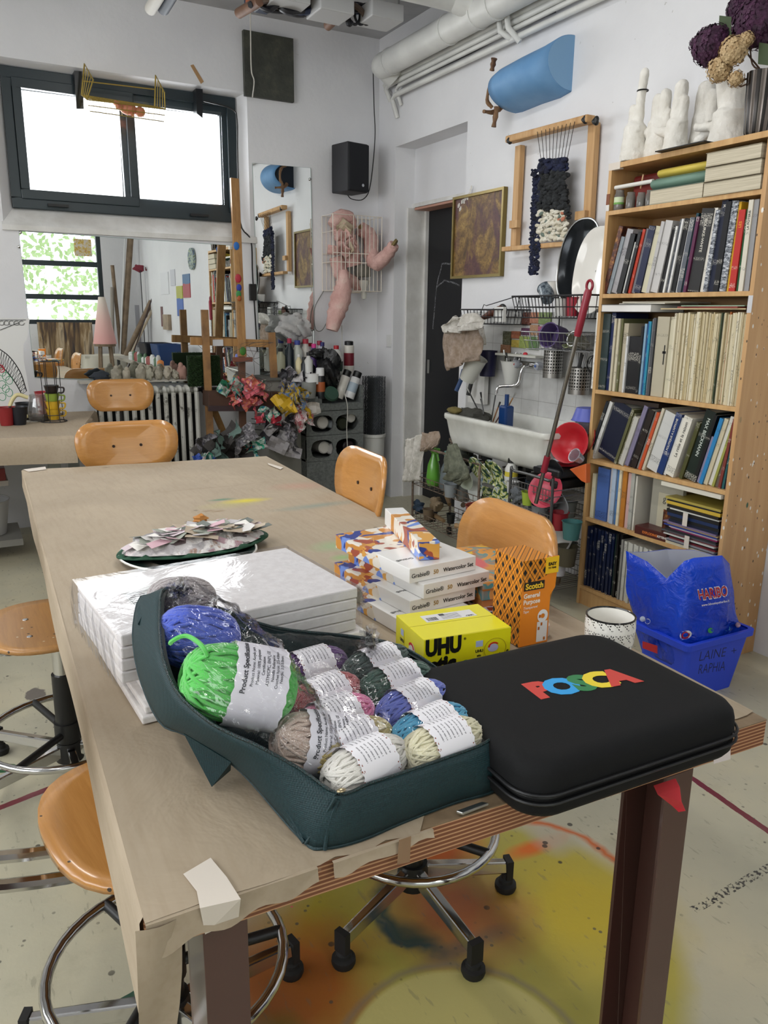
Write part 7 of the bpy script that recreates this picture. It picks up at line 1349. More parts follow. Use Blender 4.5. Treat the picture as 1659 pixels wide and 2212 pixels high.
# wire basket with pink figure
WW = M('e4dccf', .5); a, b_ = Y4((975, 410), YB-.05), Y4((1310, 945), YB-.05); t = T('wire_basket', 'cream wire basket on the wall with a pink paper figure', 'basket', (a.x, YB-.05, b_.z)); w, h = b_.x-a.x, a.z-b_.z
for nm, y in (('front_grid', -.15), ('back_grid', .035)):
    b = MB(); b.tube([(0, y, 0), (w, y, 0), (w, y, h), (0, y, h)], .0042, 6, True)
    for i in range(1, 12): b.tube([(w*i/12, y, 0), (w*i/12, y, h*(1 if y > 0 or i > 4 else .78))], .0030, 4)
    for z in (.38, .5): b.tube([(0, y, h*z), (w, y, h*z)], .0035, 4)
    b.build(nm, WW, t)
b = MB()
for x in (0, w): 
    for z in (0, .38, .78, 1): b.tube([(x, -.15, h*z), (x, .035, h*z)], .0025, 4)
for i in range(6): b.tube([(w*i/5, -.15, 0), (w*i/5, .035, 0)], .002, 4)
b.build('side_wires', WW, t)
PINK = NT('pink_papier_mache', .75); PINK.col(PINK.ramp(PINK.noise(12, 4), (.3, 'c89a92'), (.6, 'dcb4ac'), (.78, 'e0c8bc'))); PINK.bump(PINK.noise(22, 5, dist=1), .7, .02); PINK = PINK.m
t = T('paper_figure', 'pink papier mache figure with bent arm and hanging leg in the wire basket', 'figure', (a.x+w/2, YB-.08, b_.z+h/2)); fo = Vector(t.location)
def lump2(nm, pts, rs, m=PINK, Y=YB-.085, cap=True):
    P = [Y4((p[0], p[1]), Y+(p[2] if len(p) > 2 else 0))-fo for p in pts]; W_ = wob(P, 4); n = len(W_); r = [rs[min(int(i/(n-1)*(len(rs)-1)), len(rs)-2)]*(1-((i/(n-1)*(len(rs)-1)) % 1 if i < n-1 else 1))+rs[min(int(i/(n-1)*(len(rs)-1)), len(rs)-2)+1]*((i/(n-1)*(len(rs)-1)) % 1 if i < n-1 else 1) for i in range(n)]
    b = MB(); b.tube(W_, [q*(1+.08*math.sin(i*2.7)) for i, q in enumerate(r)], 14); return b.build(nm, m, t, smooth=True, ang=70)
lump2('torso', ((1080, 480), (1120, 560), (1150, 640), (1180, 760)), (.06, .075, .075, .06)); lump2('arm', ((1230, 500), (1300, 560), (1310, 690, -.08), (1350, 740, -.16), (1420, 680, -.26), (1470, 610, -.32)), (.05, .055, .055, .055, .045, .038)); lump2('leg', ((1110, 790), (1110, 900), (1090, 1000), (1060, 1100), (1030, 1215)), (.03, .06, .075, .065, .045), Y=YB-.19)
lump2('leg', ((1060, 700), (1100, 830), (1190, 880), (1230, 930)), (.05, .055, .045, .035)); lump2('shoulder_fold', ((1030, 480), (1080, 420), (1150, 430), (1190, 500)), (.035, .05, .05, .02), Y=YB-.12); lump2('hand_ring', ((1462, 600, -.32), (1478, 612, -.33)), (.034, .030), M('8a7a50', .7)); lump2('neck', ((1230, 510), (1290, 505)), (.035, .03), M('a89060', .7))
rn = random.Random(6)
for k in range(9):
    p = Y4((rn.uniform(1010, 1180), rn.uniform(430, 700)), YB-.17)-fo; b = MB(); mx = Euler((rn.uniform(-1, 1), rn.uniform(-1, 1), rn.uniform(-1, 1))).to_matrix(); b.grid(lambda u, v: p+mx@Vector(((u-.5)*.11, .02*math.sin(u*5+k), (v-.5)*.07)), 5, 4); b.build('torn_flap', PINK if k % 3 else M('b8a890', .8), t, smooth=True, solid=.002)
p = Y4((1250, 800), YB-.14); simple('lamp_socket', MB().box(p+Vector((-.045, -.04, -.04)), p+Vector((.045, .04, .045))), noisy('dirty_metal_box', '5c5a52', '8a887e', 12, .5), 'grey square metal fitting at the corner of the wire basket', 'fitting', bevel=.006)
simple('glass_lamp', MB().lathe(Y4((1255, 1000), YB-.14), [(0, -.0), (.016, .006), (.02, .02), (.02, .075), (.026, .085), (.036, .11), (.038, .135), (.03, .14), (0, .14)], 22), M('cfcdc4', .2), 'white glass lamp bulb hanging under the metal fitting', 'lamp', smooth=True); simple('wall_pipe', MB().cyl(Y4((1170, 945), YB-.10), Y4((1230, 945), YB-.12), .010), WW, 'short cream pipe stub under the wire basket', 'pipe')
simple('wall_cable', MB().tube(wob([Y4((975, 935), YB-.02), Y4((910, 1060), YB-.03), Y4((915, 1200), YB-.05), Y4((960, 1215), YB-.08), Y4((1010, 1130), YB-.1)], 6), .003, 5), M('6c6c66', .6), 'thin grey cord looping under the wire basket', 'cord'); simple('wall_cable', MB().tube(wob([Y4((1100, 1180), 5.3), Y4((1105, 1400), 5.25), Y4((1108, 1600), 5.1), Y4((1140, 1750), 5.02), Y4((1135, 1900), 5.02), Y4((1140, 2040), 5.02)], 6), .0035, 5), M('b8b6ae', .6), 'pale cord hanging in front of the grey crates', 'cord')
simple('wall_switch', MB().box(Vector((XW-.008, 5.23, 1.14)), Vector((XW, 5.30, 1.23))), M('d8d8d6', .4), 'white light switch on the pier near the door', 'switch', bevel=.003)
# gold crib with doll on the window
GO = M('a8924a', .4, .6); t = T('wire_crib', 'small gold wire doll crib hung at the top of the window', 'crib', (0, 0, 0))
L0, L1, L2, L3 = Y1((365, 275), 5.38), Y1((352, 410), 5.38), Y1((375, 430), 5.30), Y1((402, 345), 5.30); R0, R1, R2_, R3_ = Y1((672, 325), 5.38), Y1((668, 460), 5.38), Y1((713, 470), 5.30), Y1((710, 400), 5.30)
for nm, q in (('end_frame', (L0, L1, L2, L3)), ('end_frame', (R0, R1, R2_, R3_))):
    b = MB(); b.tube(q, .005, 6, True)
    for f in (.25, .5, .75): b.tube([q[1].lerp(q[2], f), q[0].lerp(q[3], f)], .0025, 4)
    b.build(nm, GO, t)
b = MB()
for f in (0, .33, .66, 1): b.tube([L1.lerp(L2, f), R1.lerp(R2_, f)], .0035, 5)
F0, F1 = Y1((388, 480), 5.28), Y1((708, 525), 5.28)
for f in (0, .5, 1): b.tube([L2.lerp(F0, f), R2_.lerp(F1, f)], .0028, 5)
for i in range(15): b.tube([L2.lerp(R2_, i/14), F0.lerp(F1, i/14)], .0016, 4); b.tube([L1.lerp(R1, i/14), L2.lerp(R2_, i/14)], .0016, 4)
b.tube([L0.lerp(L1, .55), R0.lerp(R1, .45)], .0035, 5); b.build('wire_basket', GO, t)
SKIN = M('c07a5c', .5); t = T('baby_doll', 'tiny pink baby doll lying in the gold wire crib', 'doll', (0, 0, 0)); A = Y1((500, 460), 5.33); B = Y1((610, 485), 5.33)
b = MB(); b.ell(A.lerp(B, .95), .032, .028, .030, 14, 10); b.ell(A.lerp(B, .5), .055, .03, .032, 14, 10); b.tube([A.lerp(B, .3), A+Vector((-.01, -.01, .02))], [.02, .013], 8); b.tube([A.lerp(B, .3), A+Vector((.0, -.03, -.005))], [.02, .013], 8); b.tube([A.lerp(B, .65), A.lerp(B, .6)+Vector((0, -.03, -.035))], [.013, .010], 8); b.build('body', SKIN, t, smooth=True)
for x, pts in ((0, ((320, 305), (355, 308), (362, 470), (330, 470))), (1, ((845, 382), (875, 385), (875, 510), (850, 490)))): simple('black_tape', MB().prism([Y1(p, YB-.005) for p in pts], (0, .08, 0)), M('101418', .3), 'shiny black tape strip over the window frame, %s one' % ('left' if not x else 'right'), 'tape')
simple('masking_tape', MB().prism([Y1(p, YB-.003) for p in ((822, 282), (835, 278), (880, 352), (868, 362))], (0, .002, 0)), M('b08a60', .7), 'brown tape strip stuck on the wall above the window', 'tape')
# radiator
RY = 5.30; x0, x1 = .80, 1.415; n = 13; RADM = NT('chipped_white_radiator', .45); RADM.col(RADM.mix(RADM.ramp(RADM.noise(14, 5, rough=.7), (.56, 0.0), (.62, .85)), 'c6c6bf', '5c5a52')); RADM = RADM.m
t = T('radiator', 'old white cast iron column radiator with chipped paint', 'radiator', ((x0+x1)/2, RY, 0)); p_ = (x1-x0)/(n-1)
for i in range(n):
    x = -(x1-x0)/2+i*p_; b = MB()
    for y in (-.055, .055): b.tube([(x, y, .13), (x, y, .86)], .0155, 8)
    b.ell((x, 0, .875), .019, .078, .03, 12, 8); b.ell((x, 0, .125), .019, .078, .03, 12, 8); b.build('column', RADM, t, smooth=True)
b = MB(); b.cyl((-.33, 0, .87), (.33, 0, .87), .02).cyl((-.33, 0, .13), (.33, 0, .13), .02); b.build('header_pipe', RADM, t, smooth=True)
MB().box((-.32, .02, .16), (.32, .03, .84)).build('gap_shade', M('1a1a1a', .8), t)  # dark sheet standing in for the shade between the columns
for x in (-.30, .30): MB().cyl((x, 0, 0), (x, 0, .12), .012).build('foot', RADM, t)
simple('ledge', MB().box((.70, 5.34, .925), (1.46, YB-.01, .94)), M('b0aca2', .6), 'narrow grey ledge above the radiator carrying clay figures', 'shelf'); simple('heating_pipe', MB().cyl((1.43, 5.40, .86), (2.35, 5.42, .86), .014), M('1c1c1c', .5), 'black heating pipe running right from the radiator', 'pipe', smooth=True); simple('radiator_valve', MB().ell((1.52, 5.40, .86), .035, .03, .035, 12, 8), M('16161a', .5), 'black valve knob at the radiator end', 'valve', smooth=True)
CLAY = noisy('pale_clay', '8f8a7c', 'aca695', 20, .85, .4); rn = random.Random(17)
for k, (px_, sx, sy, mm, kd) in enumerate(((215, .06, .035, M('2a3038', .8), 'dark blue rag like lump'), (250, .035, .045, CLAY, 'round headed clay figure'), (272, .03, .04, M('a8a090', .8), 'clay figure with red dots'), (303, .035, .05, CLAY, 'clay figure with ring ears'), (322, .03, .045, M('9c9888', .85), 'bowl shaped clay figure'), (341, .03, .04, CLAY, 'pointed clay figure'), (360, .028, .04, M('a8a090', .85), 'clay figure with two arms'), (378, .026, .03, CLAY, 'small low clay figure'), (393, .035, .05, M('a07c70', .8), 'reddish clay house figure'))):
    c = ay(px_, 800, 5.35); c.z = .94; t = T('clay_figure', kd+' on the ledge over the radiator', 'figurine', c); f = [rn.uniform(3, 7) for _ in range(3)]
    MB().ell((0, 0, sy*.85), sx, .035, sy, 14, 10, f=lambda d: 1+.18*math.sin(d.x*f[0]+k)*math.cos(d.z*f[1])).build('body', mm, t, smooth=True)
    if k: MB().ell((rn.uniform(-.01, .01), 0, sy*1.75), sx*.5, .02, sy*.45, 12, 8).build('head', mm, t, smooth=True)
    if k in (3, 4, 6): MB().tube([(sx*.7*math.cos(a)+.01, -.01, sy*1.6+.02*math.sin(a)) for a in [2*PI*i/14 for i in range(14)]], .006, 6, True).build('ring', mm, t, smooth=True)
# grass mat
gm = MB(); rn = random.Random(1); A, B = ay(402, 768, 5.28), ay(474, 832, 5.28); 
for i in range(1500): p = Vector((rn.uniform(A.x, B.x), 5.28-.03, rn.uniform(B.z, A.z))); d = Vector((rn.gauss(0, .5), -1, rn.gauss(0, .5))).normalized()*.022; e = d.orthogonal().normalized()*.003; gm.add([p-e, p+e, p+d], [(0, 1, 2)])
t = T('grass_mat', 'square of dark green artificial grass leaning between radiator and easel', 'mat', ((A.x+B.x)/2, 5.28, B.z)); o = gm.build('blades', M('28421c', .8), t); o.location = -Vector(t.location); o['kind'] = 'stuff'; MB().box((A.x-t.location.x, -.03, 0), (B.x-t.location.x, .0, A.z-B.z)).build('backing', M('1c3016', .9), t)
# easel
EY = 5.17; t = T('easel', 'stained wooden studio easel with paint marks, holding crumpled papers', 'easel', (1.66, EY, 0)); EO = Vector((1.66, EY, 0)); EP = lambda p, Y=EY: Y4(p, Y)-EO
def plank(name, a, b_, w, th, m=EASELW):
    a, b_ = Vector(a), Vector(b_); d = (b_-a).normalized(); s = d.cross(Vector((0, 1, 0))).normalized()*w/2; return MB().prism([a-s, a+s, b_+s, b_-s], (0, th, 0)).build(name, m, t, bevel=.002)
plank('mast', EP((350, 145), 5.33), EP((405, 1400), 5.17), .055, .03); plank('mast_lower', EP((400, 1340), 5.19), EP((410, 1950), 5.19), .045, .03, M('6a4a38', .5))
plank('cross_bar', EP((40, 1290), 5.2), EP((620, 1310), 5.2), .05, .025); 
for a, b_, w in (((140, 1070), (185, 2090), .045), ((612, 1230), (665, 2180), .045)): plank('upright', EP(a), EP(b_), w, .03, noisy('paint_stained_beech', '7a5a3a', 'a87c4c', 8, .6))
plank('back_leg', EP((200, 1760), 5.2), EP((285, 1960), 5.3), .04, .03); plank('tray', EP((165, 1700), 5.08), EP((675, 1700), 5.08), .10, .14, M('4a3024', .45)); plank('tray_lip', EP((165, 1765), 5.06), EP((680, 1765), 5.06), .035, .02, M('3a2a2c', .45)); plank('mast_clamp', EP((340, 1420), 5.14), EP((475, 1420), 5.14), .03, .03, M('7a4a3a', .5))
for k, (p, c, s) in enumerate((((360, 622), '2a6ab8', .02), ((372, 850), 'b02c3c', .022), ((378, 915), '2a3a9a', .018), ((375, 960), '3a8a4a', .018), ((380, 990), 'a8582c', .014), ((405, 1360), '3f7a2c', .022))): MB().ell(EP(p, EY+.16*(1360-p[1])/1215*.98-.001), s, .004, s*1.3, 12, 6).build('paint_blob', M(c, .4), t, smooth=True)
MB().box(EP((195, 1325), 5.195), EP((265, 1280), 5.199)).build('paper_sticker', M('c9c9cc', .6), t)
for p in ((160, 1980), (200, 1980)): MB().ell(EP(p, EY-.03), .018, .015, .018, 10, 8).build('knob', BLACKP, t, smooth=True)
# crumpled painted papers
def papers(label, pts, Y, cols, n, s, seed, cat='papers', name='painted_papers', dep=.06):
    rn = random.Random(seed); t = T(name, label, cat, Y4(pts[0], Y)); O = Vector(t.location); Q = [Y4(p, Y)-O for p in pts]
    for i in range(n):
        u, v = rn.random(), rn.random(); p = (Q[0]*(1-u)+Q[1]*u)*(1-v)+(Q[3]*(1-u)+Q[2]*u)*v+Vector((0, rn.uniform(-dep, dep), 0)); mx = Euler((rn.uniform(-.9, .9), rn.uniform(-.9, .9), rn.uniform(-1.5, 1.5))).to_matrix(); q = s*rn.uniform(.6, 1.3)
        MB().grid(lambda a, b: p+mx@Vector(((a-.5)*q*1.5, .25*q*math.sin(a*6+i)*math.cos(b*5-i), (b-.5)*q)), 5, 5).build('sheet', cols[i % len(cols)], t, smooth=True, ang=20)
    return t
def pm_(name, *cs):
    t = NT(name, .55); n = t.noise(16, 4, dist=2); st = [(.3+.4*i/(len(cs)-1), c) for i, c in enumerate(cs)]; t.col(t.ramp(n, *st)); return t.m
PA1 = pm_('pink_orange_painted', 'd8c8cc', 'c8506c', 'd8805c', 'dcc8b8'); PA2 = pm_('blue_green_painted', '2a4a9a', '2a8a6a', 'd0d0cc', 'c8485c'); PA3 = pm_('yellow_blue_painted', '2c3a3c', 'c8a828', '2c5a9c', '7a8a30'); PA4 = pm_('grey_printed', 'c4c0c4', '8a868c', '3a3a40', 'd4d0d0'); PA5 = pm_('red_white_painted', 'd8d4d0', 'a8283a', 'd8d4d0', '2c2a2e')
papers('bright crumpled painted papers on the easel tray', ((350, 1580), (560, 1560), (580, 1720), (345, 1720)), 5.05, [PA1, PA2, PA1, PA1, M('c8606c', .6)], 26, .075, 1); papers('green and blue crumpled papers at the left of the easel tray', ((255, 1600), (350, 1560), (350, 1680), (260, 1670)), 5.08, [PA2, M('1f6a4c', .5), PA2], 9, .06, 2)
papers('yellow and blue painted paper sheets right of the easel', ((680, 1640), (860, 1640), (850, 1790), (680, 1770)), 4.93, [PA3, PA3, M('c8a020', .5)], 14, .085, 3); papers('pile of grey printed crumpled papers behind the easel', ((660, 1530), (860, 1510), (860, 1640), (660, 1620)), 5.18, [PA4, M('c8c4c4', .7), PA4, M('2c2c30', .6)], 26, .075, 4)
papers('white cards with red dots hanging right of the easel', ((700, 1760), (940, 1690), (920, 1850), (780, 1850)), 4.97, [PA5, M('d8d4d0', .6), PA5], 8, .10, 5); papers('large bundle of grey newspaper strips hanging under the easel tray', ((540, 1780), (800, 1830), (760, 2080), (600, 2000)), 5.0, [PA4, PA4, M('9a9698', .7), M('4a484c', .7)], 60, .07, 6, dep=.09)
papers('dark grey folded card papers piled on the box under the easel', ((180, 2000), (400, 1920), (420, 2100), (130, 2120)), 4.80, [M('3c3836', .7), M('3c3836', .7), PA4, M('5a7068', .6)], 16, .11, 7); papers('colourful painted paper strips under the easel', ((390, 1920), (500, 2000), (550, 2110), (400, 2110)), 4.85, [PA2, PA1, PA2, M('2a9a7a', .5)], 16, .06, 8)
papers('blue painted paper scraps lying left under the easel', ((80, 2100), (200, 2100), (200, 2125), (80, 2125)), 4.75, [PA2, M('2a4aa0', .5)], 6, .05, 9); papers('red and blue painted papers below the tray right side', ((510, 1780), (640, 1790), (650, 1880), (530, 1860)), 4.96, [PA2, PA1, M('b02c3c', .6)], 10, .06, 10)
c = Y4((300, 2100), 4.8); simple('cardboard_box', MB().box((c.x-.17, 4.66, 0), (c.x+.22, 4.96, c.z-.02)), M('6a5c48', .8), 'brown cardboard box under the easel carrying card papers', 'box')
rn = random.Random(3)
for k in range(5):
    a = Y4((600+rn.uniform(-20, 30), 1300), 4.93); pts = [a]+[Y4((rn.uniform(250, 620), 1320+i*90+rn.uniform(-30, 30)), 4.92) for i in range(5)]; simple('twisted_wire', MB().tube(wob(pts, 5), .0014, 4), M('4a4440', .5), 'thin dark wire curling over the easel', 'wire', 'loose wires on the easel')
# black wire shelf behind easel
t = T('wire_shelf', 'dark wire shelf behind the hanging newspaper bundle', 'shelf', Y4((560, 1880), 5.3)); O = Vector(t.location); b = MB()
for y in (1835, 1870, 1910, 1950, 1975): b.tube([Y4((465, y), 5.3)-O, Y4((640, y+10), 5.3)-O], .003, 5)
b.build('wires', WIRE, t)
# grey crates
GC = noisy('grey_foam_crate', '5c605e', '747876', 60, .8, .4); GYF, GYB = 5.06, 5.36; gx0, gx1 = Y4((850, 1800), GYF).x, Y4((1252, 1800), GYF).x
def crate(label, z0, z1, top=False):
    t = T('bottle_crate', label, 'crate', ((gx0+gx1)/2, (GYF+GYB)/2, z0), 0, None); w, d, h = (gx1-gx0)/2, (GYB-GYF)/2, z1-z0; m = .012
    if top: MB().box((-w, -d, 0), (w, d, .05)).box((-w, -d, .05), (-w*.45, -d+.02, h*.6)).build('body', GC, t, bevel=.004); MB().box((-w, d-.02, .05), (w, d, h)).box((w-.02, -d, .05), (w, d-.02, h)).box((-w, -d+.02, .05), (-w+.02, d-.02, h*.7)).build('walls', GC, t); return t
    # front panel with two oval holes
    bm = bmesh.new(); N = 24; holes = [(-w*.45, h*.47), (w*.42, h*.47)]; b = MB(); b.box((-w, -d, 0), (w, -d+.02, h*.12)).box((-w, -d, h*.86), (w, -d+.02, h))
    def seg(xa, xb, c):
        rx, rz_ = (w*.40, h*.36); zc = c[1]; n = 20; vs = []
        for i in range(n+1):
            x = xa+(xb-xa)*i/n; u = min(1, abs(x-c[0])/rx); e = rz_*(1-u**2.6)**(1/2.6) if u < 1 else 0; vs += [(x, h*.12), (x, zc-e), (x, zc+e), (x, h*.86)]
        for y in (-d, -d+.02):
            k = [(x, y, z) for x, z in vs]; b.add(k, [f for i in range(n) for f in ((4*i, 4*i+4, 4*i+5, 4*i+1), (4*i+2, 4*i+6, 4*i+7, 4*i+3))])
        k = [(x, y, z) for x, z in vs for y in (-d, -d+.02)]; b.add(k, [f for i in range(n) for f in ((8*i+2, 8*i+10, 8*i+11, 8*i+3), (8*i+4, 8*i+12, 8*i+13, 8*i+5))])
    seg(-w, 0, holes[0]); seg(0, w, holes[1]); b.build('front_panel', GC, t)
    MB().box((-w, -d+.02, 0), (w, d, .012)).box((-w, d-.02, 0), (w, d, h)).box((-w, -d+.02, 0), (-w+.02, d, h)).box((w-.02, -d+.02, 0), (w, d, h)).build('walls', GC, t); return t
ch = .152
crate('lowest grey foam bottle crate of the stack, mostly hidden', 0, .11, True); lv = [.115, .267, .419]
zt_ = [Y4((1000, y), GYF).z for y in (1780, 1950, 2110)]
crate('grey foam bottle crate with white bottles, lower one', zt_[2]-.02, zt_[1]-.003); crate('grey foam bottle crate with white bottles, upper one', zt_[1], zt_[0]-.003); crate('top open grey foam crate carrying spray cans and bottles', zt_[0], zt_[0]+.17, True)
simple('crate_base', MB().box((gx0, GYF, .11), (gx1, GYB, zt_[2]-.022)), GC, 'plain grey foam block under the bottle crates', 'block')
WB = M('cfcbc4', .35)
for k, (x, y, r, m, lb) in enumerate(((970, 1865, .045, WB, 'white bottle base showing in the upper crate, left'), (1040, 1880, .03, M('9aa0a4', .4), 'grey bottle lying in the upper crate'), (1110, 1870, .045, M('2c3020', .3), 'dark olive bottle base in the upper crate'), (1170, 1830, .035, WB, 'white bottle base in the upper crate, right'), (980, 2040, .045, WB, 'white bottle base showing in the lower crate, left'), (1030, 2050, .04, M('c8c4c0', .35), 'second white bottle base in the lower crate'), (1150, 2030, .045, M('2a1c22', .4), 'dark bottle base in the lower crate'))):
    c = Y4((x, y), GYF+.05); c.z = max(c.z, (zt_[2]-.02 if k > 3 else zt_[1])+.013+r); simple('stored_bottle', MB().lathe(c, [(0, -.0), (r*.8, 0), (r, .008), (r, .18), (0, .18)], 22, mx=Matrix.Rotation(R(-90), 3, 'X')), m, lb, 'bottle', smooth=True)
# bottles and cans on top
TZ = zt_[0]+.052; spr = lambda r, h: [(0, 0), (r, 0), (r, h*.8), (r*.7, h*.86)]
def can(label, p, base, Y, r, h, body, cap, caph=.04, band=None, rot=None):
    c = Y4((p, base), Y); z = max(c.z, TZ) if base is None else c.z; return bottle(label, c, [(0, 0), (r, 0), (r, h), (r*.8, h+.006)], M(body, .35), M(cap, .4), [(r*.85, h), (r*.85, h+caph), (r*.7, h+caph+.004), (0, h+caph+.004)], 'spray can', 'spray_can', band=(M(band, .45), [(r*1.01, h*.3), (r*1.01, h*.75)]) if band else None, rot=rot)
can('white spray can with black cap at the crate front left', 950, 1690, 5.08, .034, .15, '18181a', 'd8d8d8', .055, 'a8582c'); can('white spray can with black cap leaning right, nearest the wall', 1150, 1690, 5.10, .036, .15, 'd0d0d0', '141414', .045, '9aa8b4', (0, 22, 0)); can('white spray can with black cap leaning right, the left one of two', 1075, 1690, 5.12, .034, .16, 'd4d0c8', '141414', .045, None, (0, 22, 0)); can('tall white can with red band and black cap at the back', 1150, 1520, 5.25, .038, .20, 'd8d4cc', '16161a', .03, '7a1c2c')
bottle('white plastic bottle with red cap and dark label', Y4((1062, 1530), 5.22), [(0, 0), (.046, 0), (.048, .01), (.048, .13), (.03, .17), (.016, .185)], M('d4d4d0', .3), M('b01c28', .4), [(.019, .185), (.019, .21), (0, .21)], band=(M('2a3c34', .4), [(.0485, .03), (.0485, .10)]))
for k, (x, base, Y, r, h, c, cp, lb) in enumerate(((672, 1500, 5.3, .035, .14, 'a8a890', '2a2a2a', 'pale olive bottle in the row before the tall mirror'), (735, 1500, 5.28, .032, .20, '16222a', 'b02c4c', 'tall black bottle with a red cap before the tall mirror'), (790, 1500, 5.3, .042, .19, 'b8bcb4', '3a4a9a', 'clear bottle with blue cap before the tall mirror'), (848, 1500, 5.32, .042, .20, 'bcb8b0', 'a83040', 'clear bottle with red cap before the tall mirror'), (800, 1520, 5.2, .024, .12, 'd0c49a', 'd8d8d4', 'small cream bottle with an orange stripe'), (838, 1540, 5.18, .028, .12, '1a2028', '141414', 'short dark bottle right of the cream one'), (884, 1540, 5.18, .03, .10, '16161a', 'd8d8d4', 'small black bottle with a white cap'), (905, 1500, 5.28, .035, .17, '6a4a9a', 'd83a8a', 'violet bottle with a bright pink cap'), (945, 1500, 5.3, .035, .19, 'c0c0c4', '9a2440', 'clear bottle with a dark red cap at the back'), (965, 1500, 5.25, .03, .18, 'b8bcc8', '2a2a6a', 'clear bottle with a navy cap at the back'), (590, 1500, 5.35, .035, .16, 'a0a498', 'c8c8c8', 'dull grey bottle at the left end of the row'), (868, 1530, 5.16, .03, .14, 'c8c8c4', '1c1c1c', 'white bottle with black cap behind the small black one'))):
    bottle(lb, Y4((x, base), Y), [(0, 0), (r, 0), (r, h*.72), (r*.5, h*.88), (r*.42, h)], M(c, .3), M(cp, .4), [(r*.5, h*.96), (r*.5, h*1.12), (0, h*1.13)])
simple('back_shelf', MB().box((Y4((540, 1500), 5.2).x, 5.14, Y4((700, 1530), 5.2).z-.03), (Y4((1130, 1500), 5.2).x, YB-.02, Y4((700, 1530), 5.2).z-.012)), M('5a5a56', .7), 'dark board behind the easel carrying the bottles', 'shelf'); simple('shelf_block', MB().box((Y4((560, 1500), 5.2).x, 5.16, 0), (Y4((850, 1500), 5.2).x, YB-.03, Y4((700, 1530), 5.2).z-.031)), M('8f8d86', .8), 'grey box standing under the bottle board', 'box')
def blobby(name, label, cat, c, r, m, seed, f=.25):
    rn = random.Random(seed); a, b_, d_ = rn.uniform(3, 6), rn.uniform(3, 6), rn.uniform(3, 6); return simple(name, MB().ell(c, r[0], r[1], r[2], 26, 18, f=lambda d: 1+f*math.sin(d.x*a+d.z*b_)*math.cos(d.y*d_)+.06*math.sin(d.z*17+d.x*13)), m, label, cat, smooth=True)
BAGM = M('0f1012', .35, bump=1, bs=25); blobby('rubbish_bag', 'shiny black plastic bag slumped over the grey crate', 'bag', Y4((1010, 1480), 5.12), (.075, .09, .14), BAGM, 3); blobby('rubbish_bag', 'small knotted black bag end above the crate', 'bag', Y4((925, 1380), 5.14), (.05, .06, .035), BAGM, 5)
for k, (p, s, lb) in enumerate((((745, 1190), (.10, .05, .09), 'crumpled white cloth hanging before the tall mirror'), ((820, 1200), (.07, .04, .08), 'grey white paper bundle before the tall mirror'))): blobby('crumpled_cloth', lb, 'cloth', Y4(p, 5.36), s, noisy('crumpled_white_%d' % k, 'a8a8a8', 'c4c2c0', 10, .8, .6), 8+k, .3)
simple('green_lid', MB().lathe(Y4((1025, 1660), 5.06), [(0, .018), (.05, .016), (.058, 0), (0, 0)], 24, mx=Matrix.Rotation(R(60), 3, 'X')), M('2c4a3c', .5), 'dark green round lid leaning on the crate edge', 'lid', smooth=True); simple('paper_roll', MB().lathe(Y4((895, 1590), 5.1), [(0, 0), (.05, 0), (.05, .07), (.02, .07), (.02, .0)], 22), M('d8d8d6', .8), 'white paper roll on the crate left of the black bag', 'paper roll', smooth=True); simple('grey_pot', MB().lathe(Y4((870, 1690), 5.07), [(0, 0), (.045, 0), (.05, .06), (.052, .11), (0, .105)], 22), M('8a8c88', .7), 'grey clay pot at the left front of the top crate', 'pot', smooth=True)
# mesh roll in white bucket
c = ay(807, 1040, 5.22); rc = Vector((2.735, 5.22, 0)); zb = .12
t = T('bucket', 'white plastic bucket on the floor behind the right chair', 'bucket', (rc.x, rc.y, .0)); MB().lathe((0, 0, 0), [(0, 0), (.07, 0), (.088, .50), (.092, .50), (.086, .49), (.068, .01)], 30).build('body', M('d0d0cc', .35), t, smooth=True); MB().lathe((0, 0, 0), [(.086, .48), (.094, .485), (.094, .505), (.086, .507)], 30).build('rim', M('d8d8d4', .35), t)
mm_ = NT('chicken_wire_roll', .5, .4); b = MB(); t = T('mesh_roll', 'roll of grey chicken wire standing on the white bucket', 'wire mesh', (rc.x, rc.y, .50)); rn = random.Random(2); hM = .43
for lay, rr_ in enumerate((.085, .065, .045)):
    n = 30
    for sg in (1, -1):
        for k in range(n): b.tube([((rr_+.003*math.sin(z*40+k))*math.cos(2*PI*k/n+sg*z*9), (rr_+.003*math.sin(z*40+k))*math.sin(2*PI*k/n+sg*z*9), z) for z in [hM*i/10 for i in range(11)]], .0011, 3, caps=False)
b.build('mesh', M('4c5054', .45, .5), t); MB().cyl((0, 0, 0), (0, 0, hM*.97), .035).build('inner_core', M('3a3e40', .7), t, smooth=True)
